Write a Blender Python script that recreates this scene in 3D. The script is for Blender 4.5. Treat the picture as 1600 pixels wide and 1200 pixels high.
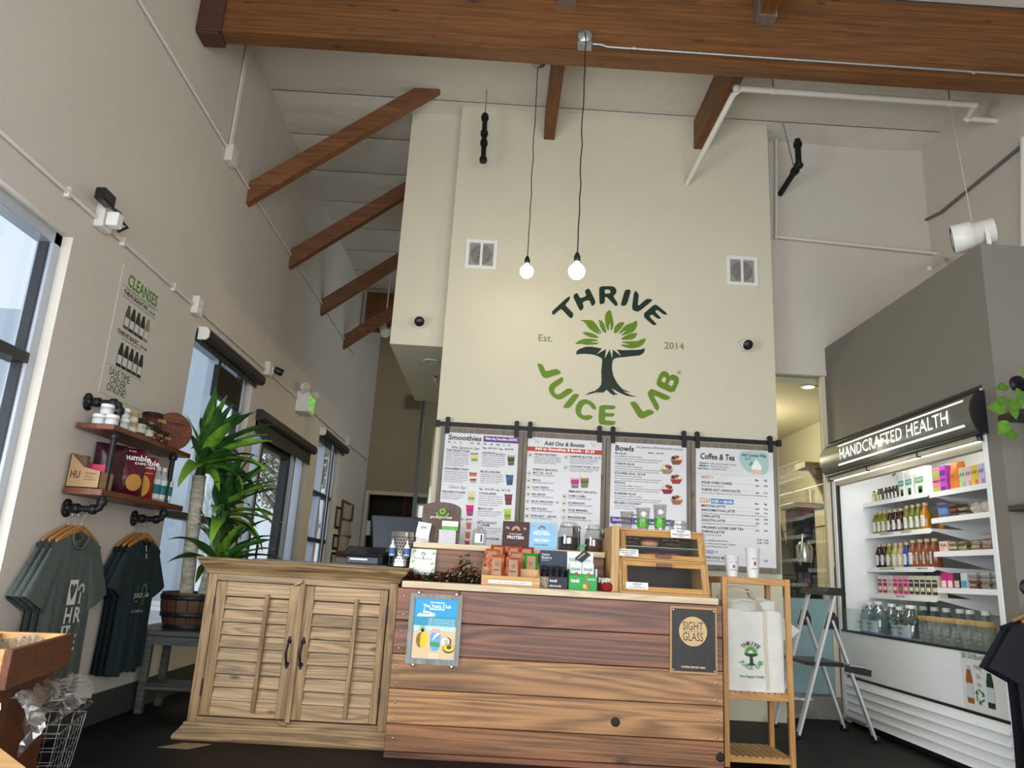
import bpy, math, random
from mathutils import Vector, Matrix, geometry
random.seed(7)
for _o in list(bpy.data.objects): bpy.data.objects.remove(_o)
scene = bpy.context.scene
COL = scene.collection
# ------------------------------------------------------------------ camera
CAM = Vector((0, 0, 1.1))
FPX, PITCH, YAW, ROLL = 1161.0, 0.2499, 0.01143, 0.05675
_f = Vector((math.sin(YAW)*math.cos(PITCH), math.cos(YAW)*math.cos(PITCH), math.sin(PITCH)))
_r = Vector((math.cos(YAW), -math.sin(YAW), 0))
_u = _r.cross(_f)
C_R = _r*math.cos(ROLL) + _u*math.sin(ROLL)
C_U = _u*math.cos(ROLL) - _r*math.sin(ROLL)
C_F = _f
cam_d = bpy.data.cameras.new('camera'); cam_o = bpy.data.objects.new('camera', cam_d); COL.objects.link(cam_o)
cam_d.sensor_width = 36; cam_d.lens = 36*FPX/1600; cam_d.clip_start = .05; cam_d.clip_end = 300
_m = Matrix((C_R, C_U, -C_F)).transposed().to_4x4(); _m.translation = CAM
cam_o.matrix_world = _m
scene.camera = cam_o
scene.view_settings.view_transform = 'Standard'
try: scene.view_settings.look = 'None'
except Exception: pass
scene.view_settings.exposure = 0.13; scene.view_settings.gamma = 1; scene.view_settings.use_curve_mapping = False
# ------------------------------------------------------------------ world and large lights
world = bpy.data.worlds.new('sky'); scene.world = world; world.use_nodes = True
_bg = world.node_tree.nodes['Background']
_bg.inputs[0].default_value = (.82, .91, 1.0, 1); _bg.inputs[1].default_value = 1.0
def area(name, loc, target, sx, sy, power, col=(1, 1, 1)):
    l = bpy.data.lights.new(name, 'AREA'); l.shape = 'RECTANGLE'; l.size = sx; l.size_y = sy; l.energy = power; l.color = col
    o = bpy.data.objects.new(name, l); COL.objects.link(o); o.location = loc
    o.rotation_euler = (Vector(target)-Vector(loc)).to_track_quat('-Z', 'Y').to_euler(); return o
area('storefront_daylight', (.9, -1.62, 1.5), (.9, 6.5, 1.5), 6.0, 2.5, 300, (.95, .97, 1.0))
area('window_daylight', (-2.60, 2.05, 1.7), (3.2, 3.6, 1.2), 2.5, 2.1, 130, (.93, .97, 1.0))
sun_d = bpy.data.lights.new('sun', 'SUN'); sun_d.energy = 3.0; sun_d.angle = .02; sun_d.color = (1, .95, .86)
sun_o = bpy.data.objects.new('sun', sun_d); COL.objects.link(sun_o); sun_o.rotation_euler = Vector((-.80, .12, -.62)).to_track_quat('-Z', 'Y').to_euler()
# ------------------------------------------------------------------ measuring helpers: a point of a known plane
def _ray(px, py): return C_R*((px-800)/FPX) - C_U*((py-600)/FPX) + C_F
def on_y(px, py, Y): d = _ray(px, py); return CAM + d*(Y/d.y)
def on_x(px, py, X): d = _ray(px, py); return CAM + d*(X/d.x)
def on_z(px, py, Z): d = _ray(px, py); return CAM + d*((Z-CAM.z)/d.z)
# ------------------------------------------------------------------ materials
MATS = {}
def _nodes(name):
    m = bpy.data.materials.new(name); m.use_nodes = True
    nt = m.node_tree; b = nt.nodes['Principled BSDF']; MATS[name] = m
    return m, nt, b
def srgb(h):
    c = [int(h[i:i+2], 16)/255 for i in (0, 2, 4)]
    return tuple(((x/12.92) if x <= .04045 else ((x+.055)/1.055)**2.4) for x in c)
def mat(name, col, rough=.5, metal=0., var=.0, vscale=6., bump=0., bscale=40., emit=0., alpha=1., trans=0., ior=1.45, coat=0., rand=0., stretch=None, spec=None):
    if isinstance(col, str): col = srgb(col)
    m, nt, b = _nodes(name)
    b.inputs['Base Color'].default_value = (*col, 1); b.inputs['Roughness'].default_value = rough; b.inputs['Metallic'].default_value = metal
    b.inputs['IOR'].default_value = ior
    if spec is not None: b.inputs['Specular IOR Level'].default_value = spec
    if coat: b.inputs['Coat Weight'].default_value = coat
    if trans: b.inputs['Transmission Weight'].default_value = trans
    if emit:
        b.inputs['Emission Color'].default_value = (*col, 1); b.inputs['Emission Strength'].default_value = emit
    if alpha < 1: b.inputs['Alpha'].default_value = alpha
    if var or bump or rand:
        tc = nt.nodes.new('ShaderNodeTexCoord'); src = tc.outputs['Object']
        if stretch:
            mp = nt.nodes.new('ShaderNodeMapping'); mp.inputs['Scale'].default_value = stretch
            nt.links.new(src, mp.inputs[0]); src = mp.outputs[0]
        if var or rand:
            n = nt.nodes.new('ShaderNodeTexNoise'); n.inputs['Scale'].default_value = vscale; n.inputs['Detail'].default_value = 5
            nt.links.new(src, n.inputs['Vector'])
            mr = nt.nodes.new('ShaderNodeMapRange'); mr.inputs['From Min'].default_value = .3; mr.inputs['From Max'].default_value = .7
            mr.inputs['To Min'].default_value = 1-var; mr.inputs['To Max'].default_value = 1+var
            nt.links.new(n.outputs['Fac'], mr.inputs['Value']); fac = mr.outputs[0]
            if rand:
                oi = nt.nodes.new('ShaderNodeObjectInfo'); r2 = nt.nodes.new('ShaderNodeMapRange')
                r2.inputs['To Min'].default_value = 1-rand; r2.inputs['To Max'].default_value = 1+rand
                nt.links.new(oi.outputs['Random'], r2.inputs['Value'])
                mu = nt.nodes.new('ShaderNodeMath'); mu.operation = 'MULTIPLY'
                nt.links.new(fac, mu.inputs[0]); nt.links.new(r2.outputs[0], mu.inputs[1]); fac = mu.outputs[0]
            hs = nt.nodes.new('ShaderNodeHueSaturation'); hs.inputs['Color'].default_value = (*col, 1)
            nt.links.new(fac, hs.inputs['Value']); nt.links.new(hs.outputs[0], b.inputs['Base Color'])
        if bump:
            n2 = nt.nodes.new('ShaderNodeTexNoise'); n2.inputs['Scale'].default_value = bscale; n2.inputs['Detail'].default_value = 4
            nt.links.new(src, n2.inputs['Vector'])
            bp = nt.nodes.new('ShaderNodeBump'); bp.inputs['Strength'].default_value = bump; bp.inputs['Distance'].default_value = .02
            nt.links.new(n2.outputs['Fac'], bp.inputs['Height']); nt.links.new(bp.outputs[0], b.inputs['Normal'])
    return m
def wood(name, dark, light, axis='x', scale=1., rough=.55, rand=.15, ring=9., detail=8., knots=True, contrast=(.30, .72), cathedral=.28):
    dark = srgb(dark) if isinstance(dark, str) else dark; light = srgb(light) if isinstance(light, str) else light
    m, nt, b = _nodes(name); N = nt.nodes.new; L = nt.links.new
    tc = N('ShaderNodeTexCoord'); oi = N('ShaderNodeObjectInfo')
    sc = N('ShaderNodeVectorMath'); sc.operation = 'SCALE'; sc.inputs[0].default_value = (7.3, 3.1, 5.7)
    L(oi.outputs['Random'], sc.inputs['Scale'])
    ad = N('ShaderNodeVectorMath'); ad.operation = 'ADD'; L(tc.outputs['Object'], ad.inputs[0]); L(sc.outputs[0], ad.inputs[1])
    mp = N('ShaderNodeMapping'); s = [ring*scale]*3; s['xyz'.index(axis)] = .9*scale; mp.inputs['Scale'].default_value = s
    L(ad.outputs[0], mp.inputs[0])
    n1 = N('ShaderNodeTexNoise'); n1.inputs['Scale'].default_value = 1.2; n1.inputs['Detail'].default_value = detail; n1.inputs['Roughness'].default_value = .68; n1.inputs['Distortion'].default_value = .7
    L(mp.outputs[0], n1.inputs['Vector'])
    mp2 = N('ShaderNodeMapping'); s2 = [55*scale]*3; s2['xyz'.index(axis)] = 1.6*scale; mp2.inputs['Scale'].default_value = s2
    L(ad.outputs[0], mp2.inputs[0])
    n2 = N('ShaderNodeTexNoise'); n2.inputs['Scale'].default_value = 1.5; n2.inputs['Detail'].default_value = 3; L(mp2.outputs[0], n2.inputs['Vector'])
    mx0 = N('ShaderNodeMix'); mx0.data_type = 'FLOAT'; mx0.inputs[0].default_value = .38; L(n1.outputs['Fac'], mx0.inputs[2]); L(n2.outputs['Fac'], mx0.inputs[3])
    mp4 = N('ShaderNodeMapping'); s4 = [7.*scale]*3; s4['xyz'.index(axis)] = .42*scale; mp4.inputs['Scale'].default_value = s4; L(ad.outputs[0], mp4.inputs[0])
    n4 = N('ShaderNodeTexNoise'); n4.inputs['Scale'].default_value = 1.; n4.inputs['Detail'].default_value = 2.; n4.inputs['Distortion'].default_value = .6; L(mp4.outputs[0], n4.inputs['Vector'])
    mu4 = N('ShaderNodeMath'); mu4.operation = 'MULTIPLY'; mu4.inputs[1].default_value = 62.; L(n4.outputs['Fac'], mu4.inputs[0])
    si = N('ShaderNodeMath'); si.operation = 'SINE'; L(mu4.outputs[0], si.inputs[0])
    sr = N('ShaderNodeMapRange'); sr.inputs['From Min'].default_value = -1; sr.inputs['To Min'].default_value = .22; sr.inputs['To Max'].default_value = .78; L(si.outputs[0], sr.inputs['Value'])
    mx = N('ShaderNodeMix'); mx.data_type = 'FLOAT'; mx.inputs[0].default_value = cathedral; L(mx0.outputs[0], mx.inputs[2]); L(sr.outputs[0], mx.inputs[3])
    cr = N('ShaderNodeValToRGB'); e = cr.color_ramp.elements
    e[0].position = contrast[0]; e[0].color = (*dark, 1); e[1].position = contrast[1]; e[1].color = (*light, 1)
    L(mx.outputs[0], cr.inputs[0]); out = cr.outputs[0]
    if knots:
        vm = N('ShaderNodeMapping'); s3 = [3.6*scale]*3; s3['xyz'.index(axis)] = 1.5*scale; vm.inputs['Scale'].default_value = s3; L(ad.outputs[0], vm.inputs[0])
        vo = N('ShaderNodeTexVoronoi'); vo.inputs['Scale'].default_value = 1.6; L(vm.outputs[0], vo.inputs['Vector'])
        kr = N('ShaderNodeMapRange'); kr.inputs['From Min'].default_value = .05; kr.inputs['From Max'].default_value = .13; kr.inputs['To Min'].default_value = .35; kr.inputs['To Max'].default_value = 1
        L(vo.outputs['Distance'], kr.inputs['Value'])
        km = N('ShaderNodeHueSaturation'); L(out, km.inputs['Color']); L(kr.outputs[0], km.inputs['Value']); out = km.outputs[0]
    rr = N('ShaderNodeMapRange'); rr.inputs['To Min'].default_value = 1-rand; rr.inputs['To Max'].default_value = 1+rand; L(oi.outputs['Random'], rr.inputs['Value'])
    hs = N('ShaderNodeHueSaturation'); L(out, hs.inputs['Color']); L(rr.outputs[0], hs.inputs['Value']); L(hs.outputs[0], b.inputs['Base Color'])
    bp = N('ShaderNodeBump'); bp.inputs['Strength'].default_value = .4; bp.inputs['Distance'].default_value = .004; L(mx.outputs[0], bp.inputs['Height']); L(bp.outputs[0], b.inputs['Normal'])
    b.inputs['Roughness'].default_value = rough
    return m
def glass(name, tint=(1, 1, 1), mixf=.88, rough=.02):
    """thin pane: mostly clear with a weak mirror coat"""
    m, nt, b = _nodes(name); N = nt.nodes.new; L = nt.links.new
    t = N('ShaderNodeBsdfTransparent'); t.inputs[0].default_value = (*tint, 1)
    g = N('ShaderNodeBsdfGlossy'); g.inputs['Roughness'].default_value = rough
    lw = N('ShaderNodeLayerWeight'); lw.inputs[0].default_value = .35
    pw = N('ShaderNodeMath'); pw.operation = 'POWER'; pw.inputs[1].default_value = 3.; L(lw.outputs['Facing'], pw.inputs[0])
    ma = N('ShaderNodeMath'); ma.operation = 'MULTIPLY_ADD'; ma.inputs[1].default_value = .45; ma.inputs[2].default_value = 1-mixf; ma.use_clamp = True; L(pw.outputs[0], ma.inputs[0])
    mx = N('ShaderNodeMixShader'); L(ma.outputs[0], mx.inputs[0]); L(t.outputs[0], mx.inputs[1]); L(g.outputs[0], mx.inputs[2])
    L(mx.outputs[0], nt.nodes['Material Output'].inputs[0]); return m
_flat = {}
def C(h, rough=.55):
    """plain painted or printed colour"""
    k = h+str(rough)
    if k not in _flat: _flat[k] = mat('print_'+h+('' if rough == .55 else '_%d' % int(rough*100)), h, rough)
    return _flat[k]
# ------------------------------------------------------------------ mesh builder
class MB:
    def __init__(s): s.v = []; s.f = []; s.sm = []
    def add(s, vs, fs, smooth=False):
        n = len(s.v); s.v += [Vector(p) for p in vs]
        for f in fs: s.f.append([i+n for i in f]); s.sm.append(smooth)
        return s
    def box(s, x0, x1, y0, y1, z0, z1):
        return s.add([(x0,y0,z0),(x1,y0,z0),(x1,y1,z0),(x0,y1,z0),(x0,y0,z1),(x1,y0,z1),(x1,y1,z1),(x0,y1,z1)],
                     [(0,3,2,1),(4,5,6,7),(0,1,5,4),(1,2,6,5),(2,3,7,6),(3,0,4,7)])
    def hexa(s, p):
        """eight corners: bottom ring of four then top ring of four"""
        return s.add(p, [(0,3,2,1),(4,5,6,7),(0,1,5,4),(1,2,6,5),(2,3,7,6),(3,0,4,7)])
    def bar(s, p, q, w, h, up=(0, 0, 1)):
        p, q = Vector(p), Vector(q); d = (q-p).normalized(); a = d.cross(Vector(up)); a = a.normalized()*w/2; b = a.cross(d).normalized()*h/2
        return s.hexa([p-a-b, p+a-b, q+a-b, q-a-b, p-a+b, p+a+b, q+a+b, q-a+b])
    def tube(s, pts, r, n=8, caps=True):
        pts = [Vector(p) for p in pts]; R = r if isinstance(r, (list, tuple)) else [r]*len(pts)
        rings = []; up = None
        for i, p in enumerate(pts):
            d = (pts[min(i+1, len(pts)-1)]-pts[max(i-1, 0)]).normalized()
            if up is None: up = Vector((0, 0, 1)) if abs(d.z) < .9 else Vector((1, 0, 0))
            a = d.cross(up).normalized(); up = a.cross(d).normalized()
            rings.append([p+(a*math.cos(t)+up*math.sin(t))*R[i] for t in [2*math.pi*k/n for k in range(n)]])
        vs = [v for rg in rings for v in rg]; fs = []
        for i in range(len(pts)-1):
            for k in range(n): fs.append((i*n+k, i*n+(k+1) % n, (i+1)*n+(k+1) % n, (i+1)*n+k))
        s.add(vs, fs, True)
        if caps:
            s.add(rings[0], [tuple(range(n))[::-1]]); s.add(rings[-1], [tuple(range(n))])
        return s
    def lathe(s, prof, loc=(0, 0, 0), n=16, axis=(0, 0, 1), smooth=True):
        ax = Vector(axis).normalized(); a = ax.orthogonal().normalized(); b = ax.cross(a); loc = Vector(loc)
        vs = []; fs = []
        for r, h in prof:
            for k in range(n):
                t = 2*math.pi*k/n; vs.append(loc+ax*h+(a*math.cos(t)+b*math.sin(t))*r)
        for i in range(len(prof)-1):
            for k in range(n): fs.append((i*n+k, i*n+(k+1) % n, (i+1)*n+(k+1) % n, (i+1)*n+k))
        s.add(vs, fs, smooth)
        m = len(prof)
        if prof[0][0] > 1e-4: s.add(vs[:n], [tuple(range(n))[::-1]])
        if prof[-1][0] > 1e-4: s.add(vs[(m-1)*n:], [tuple(range(n))])
        return s
    def sphere(s, c, rx, ry=None, rz=None, n=12, m=8):
        ry = ry or rx; rz = rz or rx; c = Vector(c); vs = []; fs = []
        for i in range(m+1):
            ph = math.pi*i/m
            for k in range(n):
                t = 2*math.pi*k/n; vs.append(c+Vector((rx*math.sin(ph)*math.cos(t), ry*math.sin(ph)*math.sin(t), -rz*math.cos(ph))))
        for i in range(m):
            for k in range(n): fs.append((i*n+k, i*n+(k+1) % n, (i+1)*n+(k+1) % n, (i+1)*n+k))
        return s.add(vs, fs, True)
    def flat(s, pts, holes=()):
        """filled planar outline (with holes)"""
        loops = [[Vector(p) for p in pts]]+[[Vector(p) for p in h] for h in holes]
        tris = geometry.tessellate_polygon(loops); vs = [p for l in loops for p in l]
        return s.add(vs, [tuple(t) for t in tris])
    def prism(s, pts, d):
        """outline extruded along the vector d"""
        pts = [Vector(p) for p in pts]; d = Vector(d); n = len(pts)
        tris = geometry.tessellate_polygon([pts])
        s.add(pts, [tuple(t) for t in tris]); s.add([p+d for p in pts], [tuple(t)[::-1] for t in tris])
        return s.add(pts+[p+d for p in pts], [(i, (i+1) % n, n+(i+1) % n, n+i) for i in range(n)])
    def grid(s, fn, nu, nv, smooth=True):
        vs = [fn(i/nu, j/nv) for j in range(nv+1) for i in range(nu+1)]; w = nu+1
        return s.add(vs, [(j*w+i, j*w+i+1, (j+1)*w+i+1, (j+1)*w+i) for j in range(nv) for i in range(nu)], smooth)
    def mesh(s, name, material, off=Vector()):
        me = bpy.data.meshes.new(name); me.from_pydata([tuple(v-off) for v in s.v], [], s.f)
        me.polygons.foreach_set('use_smooth', s.sm)
        me.materials.append(MATS[material] if isinstance(material, str) else material); me.update()
        return me
    def build(s, name, material, parent=None, bevel=0., label=None):
        off = Vector()
        p = parent
        while p is not None: off = off+p.location; p = p.parent
        o = bpy.data.objects.new(name, s.mesh(name, material, off)); COL.objects.link(o); o.parent = parent
        if bevel:
            bm = o.modifiers.new('bevel', 'BEVEL'); bm.width = bevel; bm.segments = 1; bm.limit_method = 'ANGLE'
        if label: o['label'] = label
        if name == 'lettering': o['kind'] = 'stuff'      # flat print, many small strokes
        return o
def tag(o, label, cat, group=None, kind=None):
    o['label'] = label; o['category'] = cat
    if group: o['group'] = group
    if kind: o['kind'] = kind
    return o
def thing(name, label, cat, loc=(0, 0, 0), group=None):
    o = bpy.data.objects.new(name, None); COL.objects.link(o); o.location = loc; o.empty_display_size = .05
    return tag(o, label, cat, group)
def solo(mb, name, material, label, cat, group=None, bevel=0.):
    """a thing that is one mesh, origin at the middle of its base"""
    lo = Vector([min(v[i] for v in mb.v) for i in range(3)]); hi = Vector([max(v[i] for v in mb.v) for i in range(3)])
    c = Vector(((lo.x+hi.x)/2, (lo.y+hi.y)/2, lo.z))
    o = bpy.data.objects.new(name, mb.mesh(name, material, c)); o.location = c; COL.objects.link(o)
    if bevel:
        bm = o.modifiers.new('bevel', 'BEVEL'); bm.width = bevel; bm.segments = 1; bm.limit_method = 'ANGLE'
    return tag(o, label, cat, group)
def struct(mb, name, material, parent=None):
    o = mb.build(name, material, parent)
    if parent is None: o['kind'] = 'structure'
    return o
def dup(root, loc, label=None, rotz=None, group=None, rot=None):
    r = root.copy(); COL.objects.link(r); r.location = loc
    if rotz is not None: r.rotation_euler = (0, 0, rotz)
    if rot is not None: r.rotation_euler = rot
    if label: r['label'] = label
    if group: r['group'] = group
    for ch in list(root.children):
        c = ch.copy(); COL.objects.link(c); c.parent = r
        for g in list(ch.children):
            d = g.copy(); COL.objects.link(d); d.parent = c
    return r
B = lambda *a: MB().box(*a)
# ------------------------------------------------------------------ lettering: flat glyph outlines of the built-in font
GLY = {}
def _load_glyphs(chars, key, offset, res):
    tmp = []
    for ch in chars:
        for suffix in ('', '|'):
            cu = bpy.data.curves.new('g', 'FONT'); cu.body = ch+suffix; cu.size = 1; cu.resolution_u = res; cu.offset = offset; cu.fill_mode = 'FRONT'
            o = bpy.data.objects.new('g', cu); COL.objects.link(o); tmp.append((ch, suffix, o, cu))
    bpy.context.view_layer.update(); dg = bpy.context.evaluated_depsgraph_get()
    mx = {}; barw = None
    for ch, suf, o, cu in tmp:
        ev = o.evaluated_get(dg); me = ev.to_mesh()
        vs = [(v.co.x, v.co.y) for v in me.vertices]; fs = [tuple(p.vertices) for p in me.polygons]
        mx[(ch, suf)] = max([v[0] for v in vs], default=0)
        if suf == '': GLY[(key, ch)] = [vs, fs, 0]
        ev.to_mesh_clear()
    cu0 = bpy.data.curves.new('g', 'FONT'); cu0.body = '|'; cu0.offset = offset; o0 = bpy.data.objects.new('g', cu0); COL.objects.link(o0)
    bpy.context.view_layer.update(); dg = bpy.context.evaluated_depsgraph_get()
    me = o0.evaluated_get(dg).to_mesh(); barw = max(v.co.x for v in me.vertices)
    for ch in chars: GLY[(key, ch)][2] = mx[(ch, '|')]-barw
    for ch, suf, o, cu in tmp: bpy.data.objects.remove(o); bpy.data.curves.remove(cu)
    bpy.data.objects.remove(o0); bpy.data.curves.remove(cu0)
_ALL = ''.join(chr(c) for c in range(32, 127) if chr(c) not in '|^`\\{}') + 'çÇ'
_load_glyphs(_ALL, 'r', 0.0, 2)
_load_glyphs(_ALL, 'b', 0.022, 2)
def text_width(t, key='r', sp=0.): return sum(GLY[(key, c)][2]+sp for c in t)
def write(mb, t, o, u, v, h, width=None, key='r', align='l', shear=0., sp=0.):
    """lettering on the plane o + u*x + v*y; h is the capital height, width fits the line"""
    u = Vector(u).normalized(); v = Vector(v).normalized(); o = Vector(o)
    sy = h/.70; w = text_width(t, key, sp) or 1e-6
    sx = sy if width is None else width/w
    x = {'l': 0, 'c': -w*sx/2, 'r': -w*sx}[align]
    for c in t:
        vs, fs, adv = GLY[(key, c)]
        if fs: mb.add([o+u*(x+vx*sx+shear*vy*sy)+v*(vy*sy) for vx, vy in vs], fs)
        x += (adv+sp)*sx
    return mb
# ------------------------------------------------------------------ shared materials
mat('wall_paint', (.63, .595, .455), .85, bump=.12, bscale=120, var=.02, vscale=1.2)
mat('left_wall_paint', (.60, .555, .49), .85, bump=.15, bscale=90, var=.02, vscale=1.2)
mat('upper_wall_paint', (.58, .54, .475), .88, bump=.15, bscale=90, var=.03, vscale=.9)
mat('grey_wall_paint', (.185, .168, .142), .7, bump=.1, bscale=110)
mat('dim_far_wall', (.38, .31, .20), .85)  # dimness and warm light of the far end are put into this wall colour
mat('kitchen_paint', (.62, .56, .42), .7)
mat('insulation_facing', (.66, .62, .55), .5, bump=.9, bscale=5, var=.03, vscale=2.)
mat('concrete_floor', (.012, .011, .010), .5, spec=.10, var=.35, vscale=1.7, bump=.08, bscale=9)
mat('baseboard_paint', (.055, .053, .055), .5)
mat('concrete', (.20, .19, .17), .8, var=.25, vscale=9, bump=.3, bscale=40)
mat('aluminium', (.50, .55, .62), .38, .55, bump=.05, bscale=60)
mat('bright_aluminium', (.72, .73, .74), .42, .35)
mat('dark_aluminium', (.045, .047, .052), .4, .4)
mat('steel', (.62, .62, .60), .28, 1.)
mat('galvanized', (.45, .46, .45), .38, .9, var=.12, vscale=30)
mat('black_iron', (.018, .018, .022), .45, .5, bump=.2, bscale=80)
mat('black_plastic', (.012, .012, .014), .35)
mat('dark_plastic', (.02, .028, .042), .35)
mat('white_plastic', (.78, .77, .73), .4)
mat('white_enamel', (.72, .71, .67), .35)
mat('pipe_white', (.70, .67, .61), .45)
mat('bracket_red', (.075, .030, .022), .5)
mat('white_gloss', (.70, .715, .73), .22)
mat('paper', (.80, .80, .78), .7)
glass('acrylic', (.97, .98, .99), .94)
mat('led', (1.0, .97, .90), .5, emit=9.)
mat('bulb_glow', (1.0, .86, .62), .5, emit=14.)
mat('lamp_glow', (1.0, .80, .45), .5, emit=12.)
mat('exit_green', (.20, .80, .08), .5, emit=.55)
glass('window_glass', (.96, .98, 1.0), .95)
glass('shop_glass', (.93, .97, .95), .93)
mat('frosted_film', (.30, .47, .50), .35, alpha=.72)
wood('glulam', '4a2c11', '88572a', 'x', 1., .5, .10, cathedral=.18)
wood('joist_wood', '54300f', '80501f', 'y', 1., .55, .08)
wood('brace_wood', '5e3a22', '8a5c38', 'x', 1., .55, .10)
wood('reclaimed', '301a0e', 'b47a4c', 'x', .8, .45, .22, ring=8, contrast=(.28, .74))
wood('reclaimed_warm', '46290f', 'cc9660', 'x', .8, .45, .16, ring=7, contrast=(.26, .74), cathedral=.34)
wood('reclaimed_dark', '26130b', '945c40', 'x', .8, .42, .16, ring=8, contrast=(.28, .76), cathedral=.32)
wood('counter_edge', 'b79f7c', 'e2d1b2', 'x', 1.2, .55, .05, knots=False)
wood('shutter_wood', '54402a', 'c2a279', 'x', 1.2, .6, .14, contrast=(.26, .72))
wood('shutter_wood_v', '503c26', 'b8966a', 'z', 1.2, .6, .10, contrast=(.26, .74))
wood('moulding_wood', '46341f', 'b09064', 'x', 1.3, .6, .05, knots=False)
wood('bamboo', '9c6c34', 'c9975a', 'z', 1.5, .45, .06, knots=False)
wood('bamboo_x', 'a0703a', 'cd9b5e', 'x', 1.5, .45, .06, knots=False)
wood('case_wood', 'a8793c', 'd3a768', 'x', 1.5, .45, .06, knots=False)
wood('case_wood_v', 'a07840', 'cba36c', 'z', 1.5, .45, .06, knots=False)
wood('shelf_walnut', '4a2416', '7d442a', 'y', 1.4, .4, .08)
wood('dark_walnut', '20110d', '38201a', 'x', 1.4, .4, .08)
wood('hanger_wood', '9a6636', 'c08a52', 'y', 2., .4, .12, knots=False)
wood('bin_wood', '3e1c0c', '6e381a', 'y', 1.2, .45, .12)
wood('bin_wood_pale', 'a0743f', 'd0a468', 'x', 1.2, .45, .10)
wood('grey_frame', '6a6a66', '9a9890', 'z', 1.8, .6, .12, knots=False)
wood('menu_frame', '5d5448', '8d8375', 'z', 1.2, .6, .10)
wood('stool_wood', '2c3030', '5c605c', 'x', 1.5, .6, .12)
wood('barrel_wood', '3a2416', '5a3a24', 'z', 1.6, .6, .15)
# ------------------------------------------------------------------ room shell
XL, CEIL, YLOGO, YREC, XR, YFAR = -2.56, 5.77, 6.78, 7.05, 4.36, 14.5
floor = struct(B(-2.74, 4.6, -1.55, 16.0, -.15, 0), 'floor', 'concrete_floor')
ceiling = struct(B(-2.74, 4.6, -1.55, 16.0, 5.84, 6.0), 'ceiling', 'upper_wall_paint')
def panel(y0, y1, x0, x1, seed):
    rnd = random.Random(seed); ph = rnd.random()*6
    def fn(u, v):
        x = x0+(x1-x0)*u; y = y0+(y1-y0)*v
        e = (1-(2*v-1)**6)*(1-(2*u-1)**20)
        return Vector((x, y, 5.765+.012*(1-e)-.018*e*(.6+.4*math.sin(x*1.9+ph)+.3*math.sin(x*5+y*3+ph))))
    mb = MB().grid(fn, 28, 6)
    o = mb.build('insulation_panel', 'insulation_facing', ceiling); return o
_k = 0
for y0 in [5.15+.78*i for i in range(9)]:
    panel(y0+.006, y0+.774, XL, XR+.1, _k); _k += 1
for y0 in (4.2, 3.4, 2.6): panel(y0+.006, y0+.79, XL, XR+.1, _k); _k += 1
OPEN = [(1.2, 4.06, .5, 2.86), (5.90, 7.43, .50, 2.93), (7.68, 10.02, .0, 2.57), (10.45, 11.93, .25, 2.86)]
mb = MB(); y = -1.55; XO = XL-.18
for a, b, z0, z1 in OPEN:
    mb.box(XO, XL, y, a, 0, 5.84)
    if z0 > 0: mb.box(XO, XL, a, b, 0, z0)
    mb.box(XO, XL, a, b, z1, 5.84); y = b
mb.box(XO, XL, y, 14.7, 0, 5.84)
struct(mb, 'wall_left', 'left_wall_paint')
mb = MB(); mb.box(XL, XL+.015, 4.0, 5.90, 0, .19); mb.box(XL, XL+.015, 7.43, 7.66, 0, .19); mb.box(XL, XL+.015, 5.90, 7.43, 0, .19)
struct(mb, 'baseboard_left', 'baseboard_paint')
struct(B(-.60, 2.58, YLOGO, 6.95, 0, 5.84), 'wall_back', 'wall_paint')
mb = MB(); mb.box(-1.13, -.60, 6.93, 9.40, 3.20, 5.84)
struct(mb, 'wall_soffit', 'wall_paint')
mb = MB(); mb.box(2.58, XR, YREC, 7.2, 3.22, 5.84); mb.box(2.58, 3.19, YREC-.012, YREC+.09, 3.17, 3.22)
struct(mb, 'wall_recess', 'upper_wall_paint')
struct(B(XR, XR+.15, -1.55, 7.2, 0, 5.84), 'wall_right', 'upper_wall_paint')
mb = MB(); mb.box(-2.74, 4.5, -1.55, -1.40, 2.78, 5.84); mb.box(-2.74, 4.5, -1.55, -1.40, 0, .22); mb.box(-2.74, -2.12, -1.55, -1.40, .22, 2.78); mb.box(3.92, 4.5, -1.55, -1.40, .22, 2.78)
struct(mb, 'wall_front', 'upper_wall_paint')
# grey block that houses the cooler
XG, YG0, YG1, ZG = 3.19, 4.60, 7.24, 3.46
mb = MB()
mb.box(XG, XG+.12, YG0, 4.735, 0, ZG); mb.box(XG, XG+.12, 7.06, YG1, 0, ZG); mb.box(XG, XG+.12, 4.735, 7.06, 2.50, ZG)
mb.box(XG+.12, XR, YG0, YG0+.12, 0, ZG); mb.box(XG+.12, XR, YG0+.12, YG1, ZG-.1, ZG)
struct(mb, 'wall_grey', 'grey_wall_paint')
# far end of the room with a dark doorway
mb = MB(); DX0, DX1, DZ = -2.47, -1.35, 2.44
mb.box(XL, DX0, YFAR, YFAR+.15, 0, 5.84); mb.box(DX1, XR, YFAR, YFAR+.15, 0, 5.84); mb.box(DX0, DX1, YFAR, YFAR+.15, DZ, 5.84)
struct(mb, 'wall_far', 'dim_far_wall')
mb = MB(); mb.box(DX0-.07, DX0, YFAR-.03, YFAR, 0, DZ+.07); mb.box(DX1, DX1+.07, YFAR-.03, YFAR, 0, DZ+.07); mb.box(DX0, DX1, YFAR-.03, YFAR, DZ, DZ+.07)
d2 = struct(mb, 'door_2', 'wall_paint')
_m = B(DX0-.3, DX1+.5, 15.9, 16.0, 0, 3); _m.box(DX0-.3, DX0-.2, 14.65, 15.9, 0, 3); _m.box(DX1+.4, DX1+.5, 14.65, 15.9, 0, 3); _m.box(DX0-.3, DX1+.5, 14.65, 16.0, 3, 3.1); _m.build('back_room_wall', C('3a3128'), d2)
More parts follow.
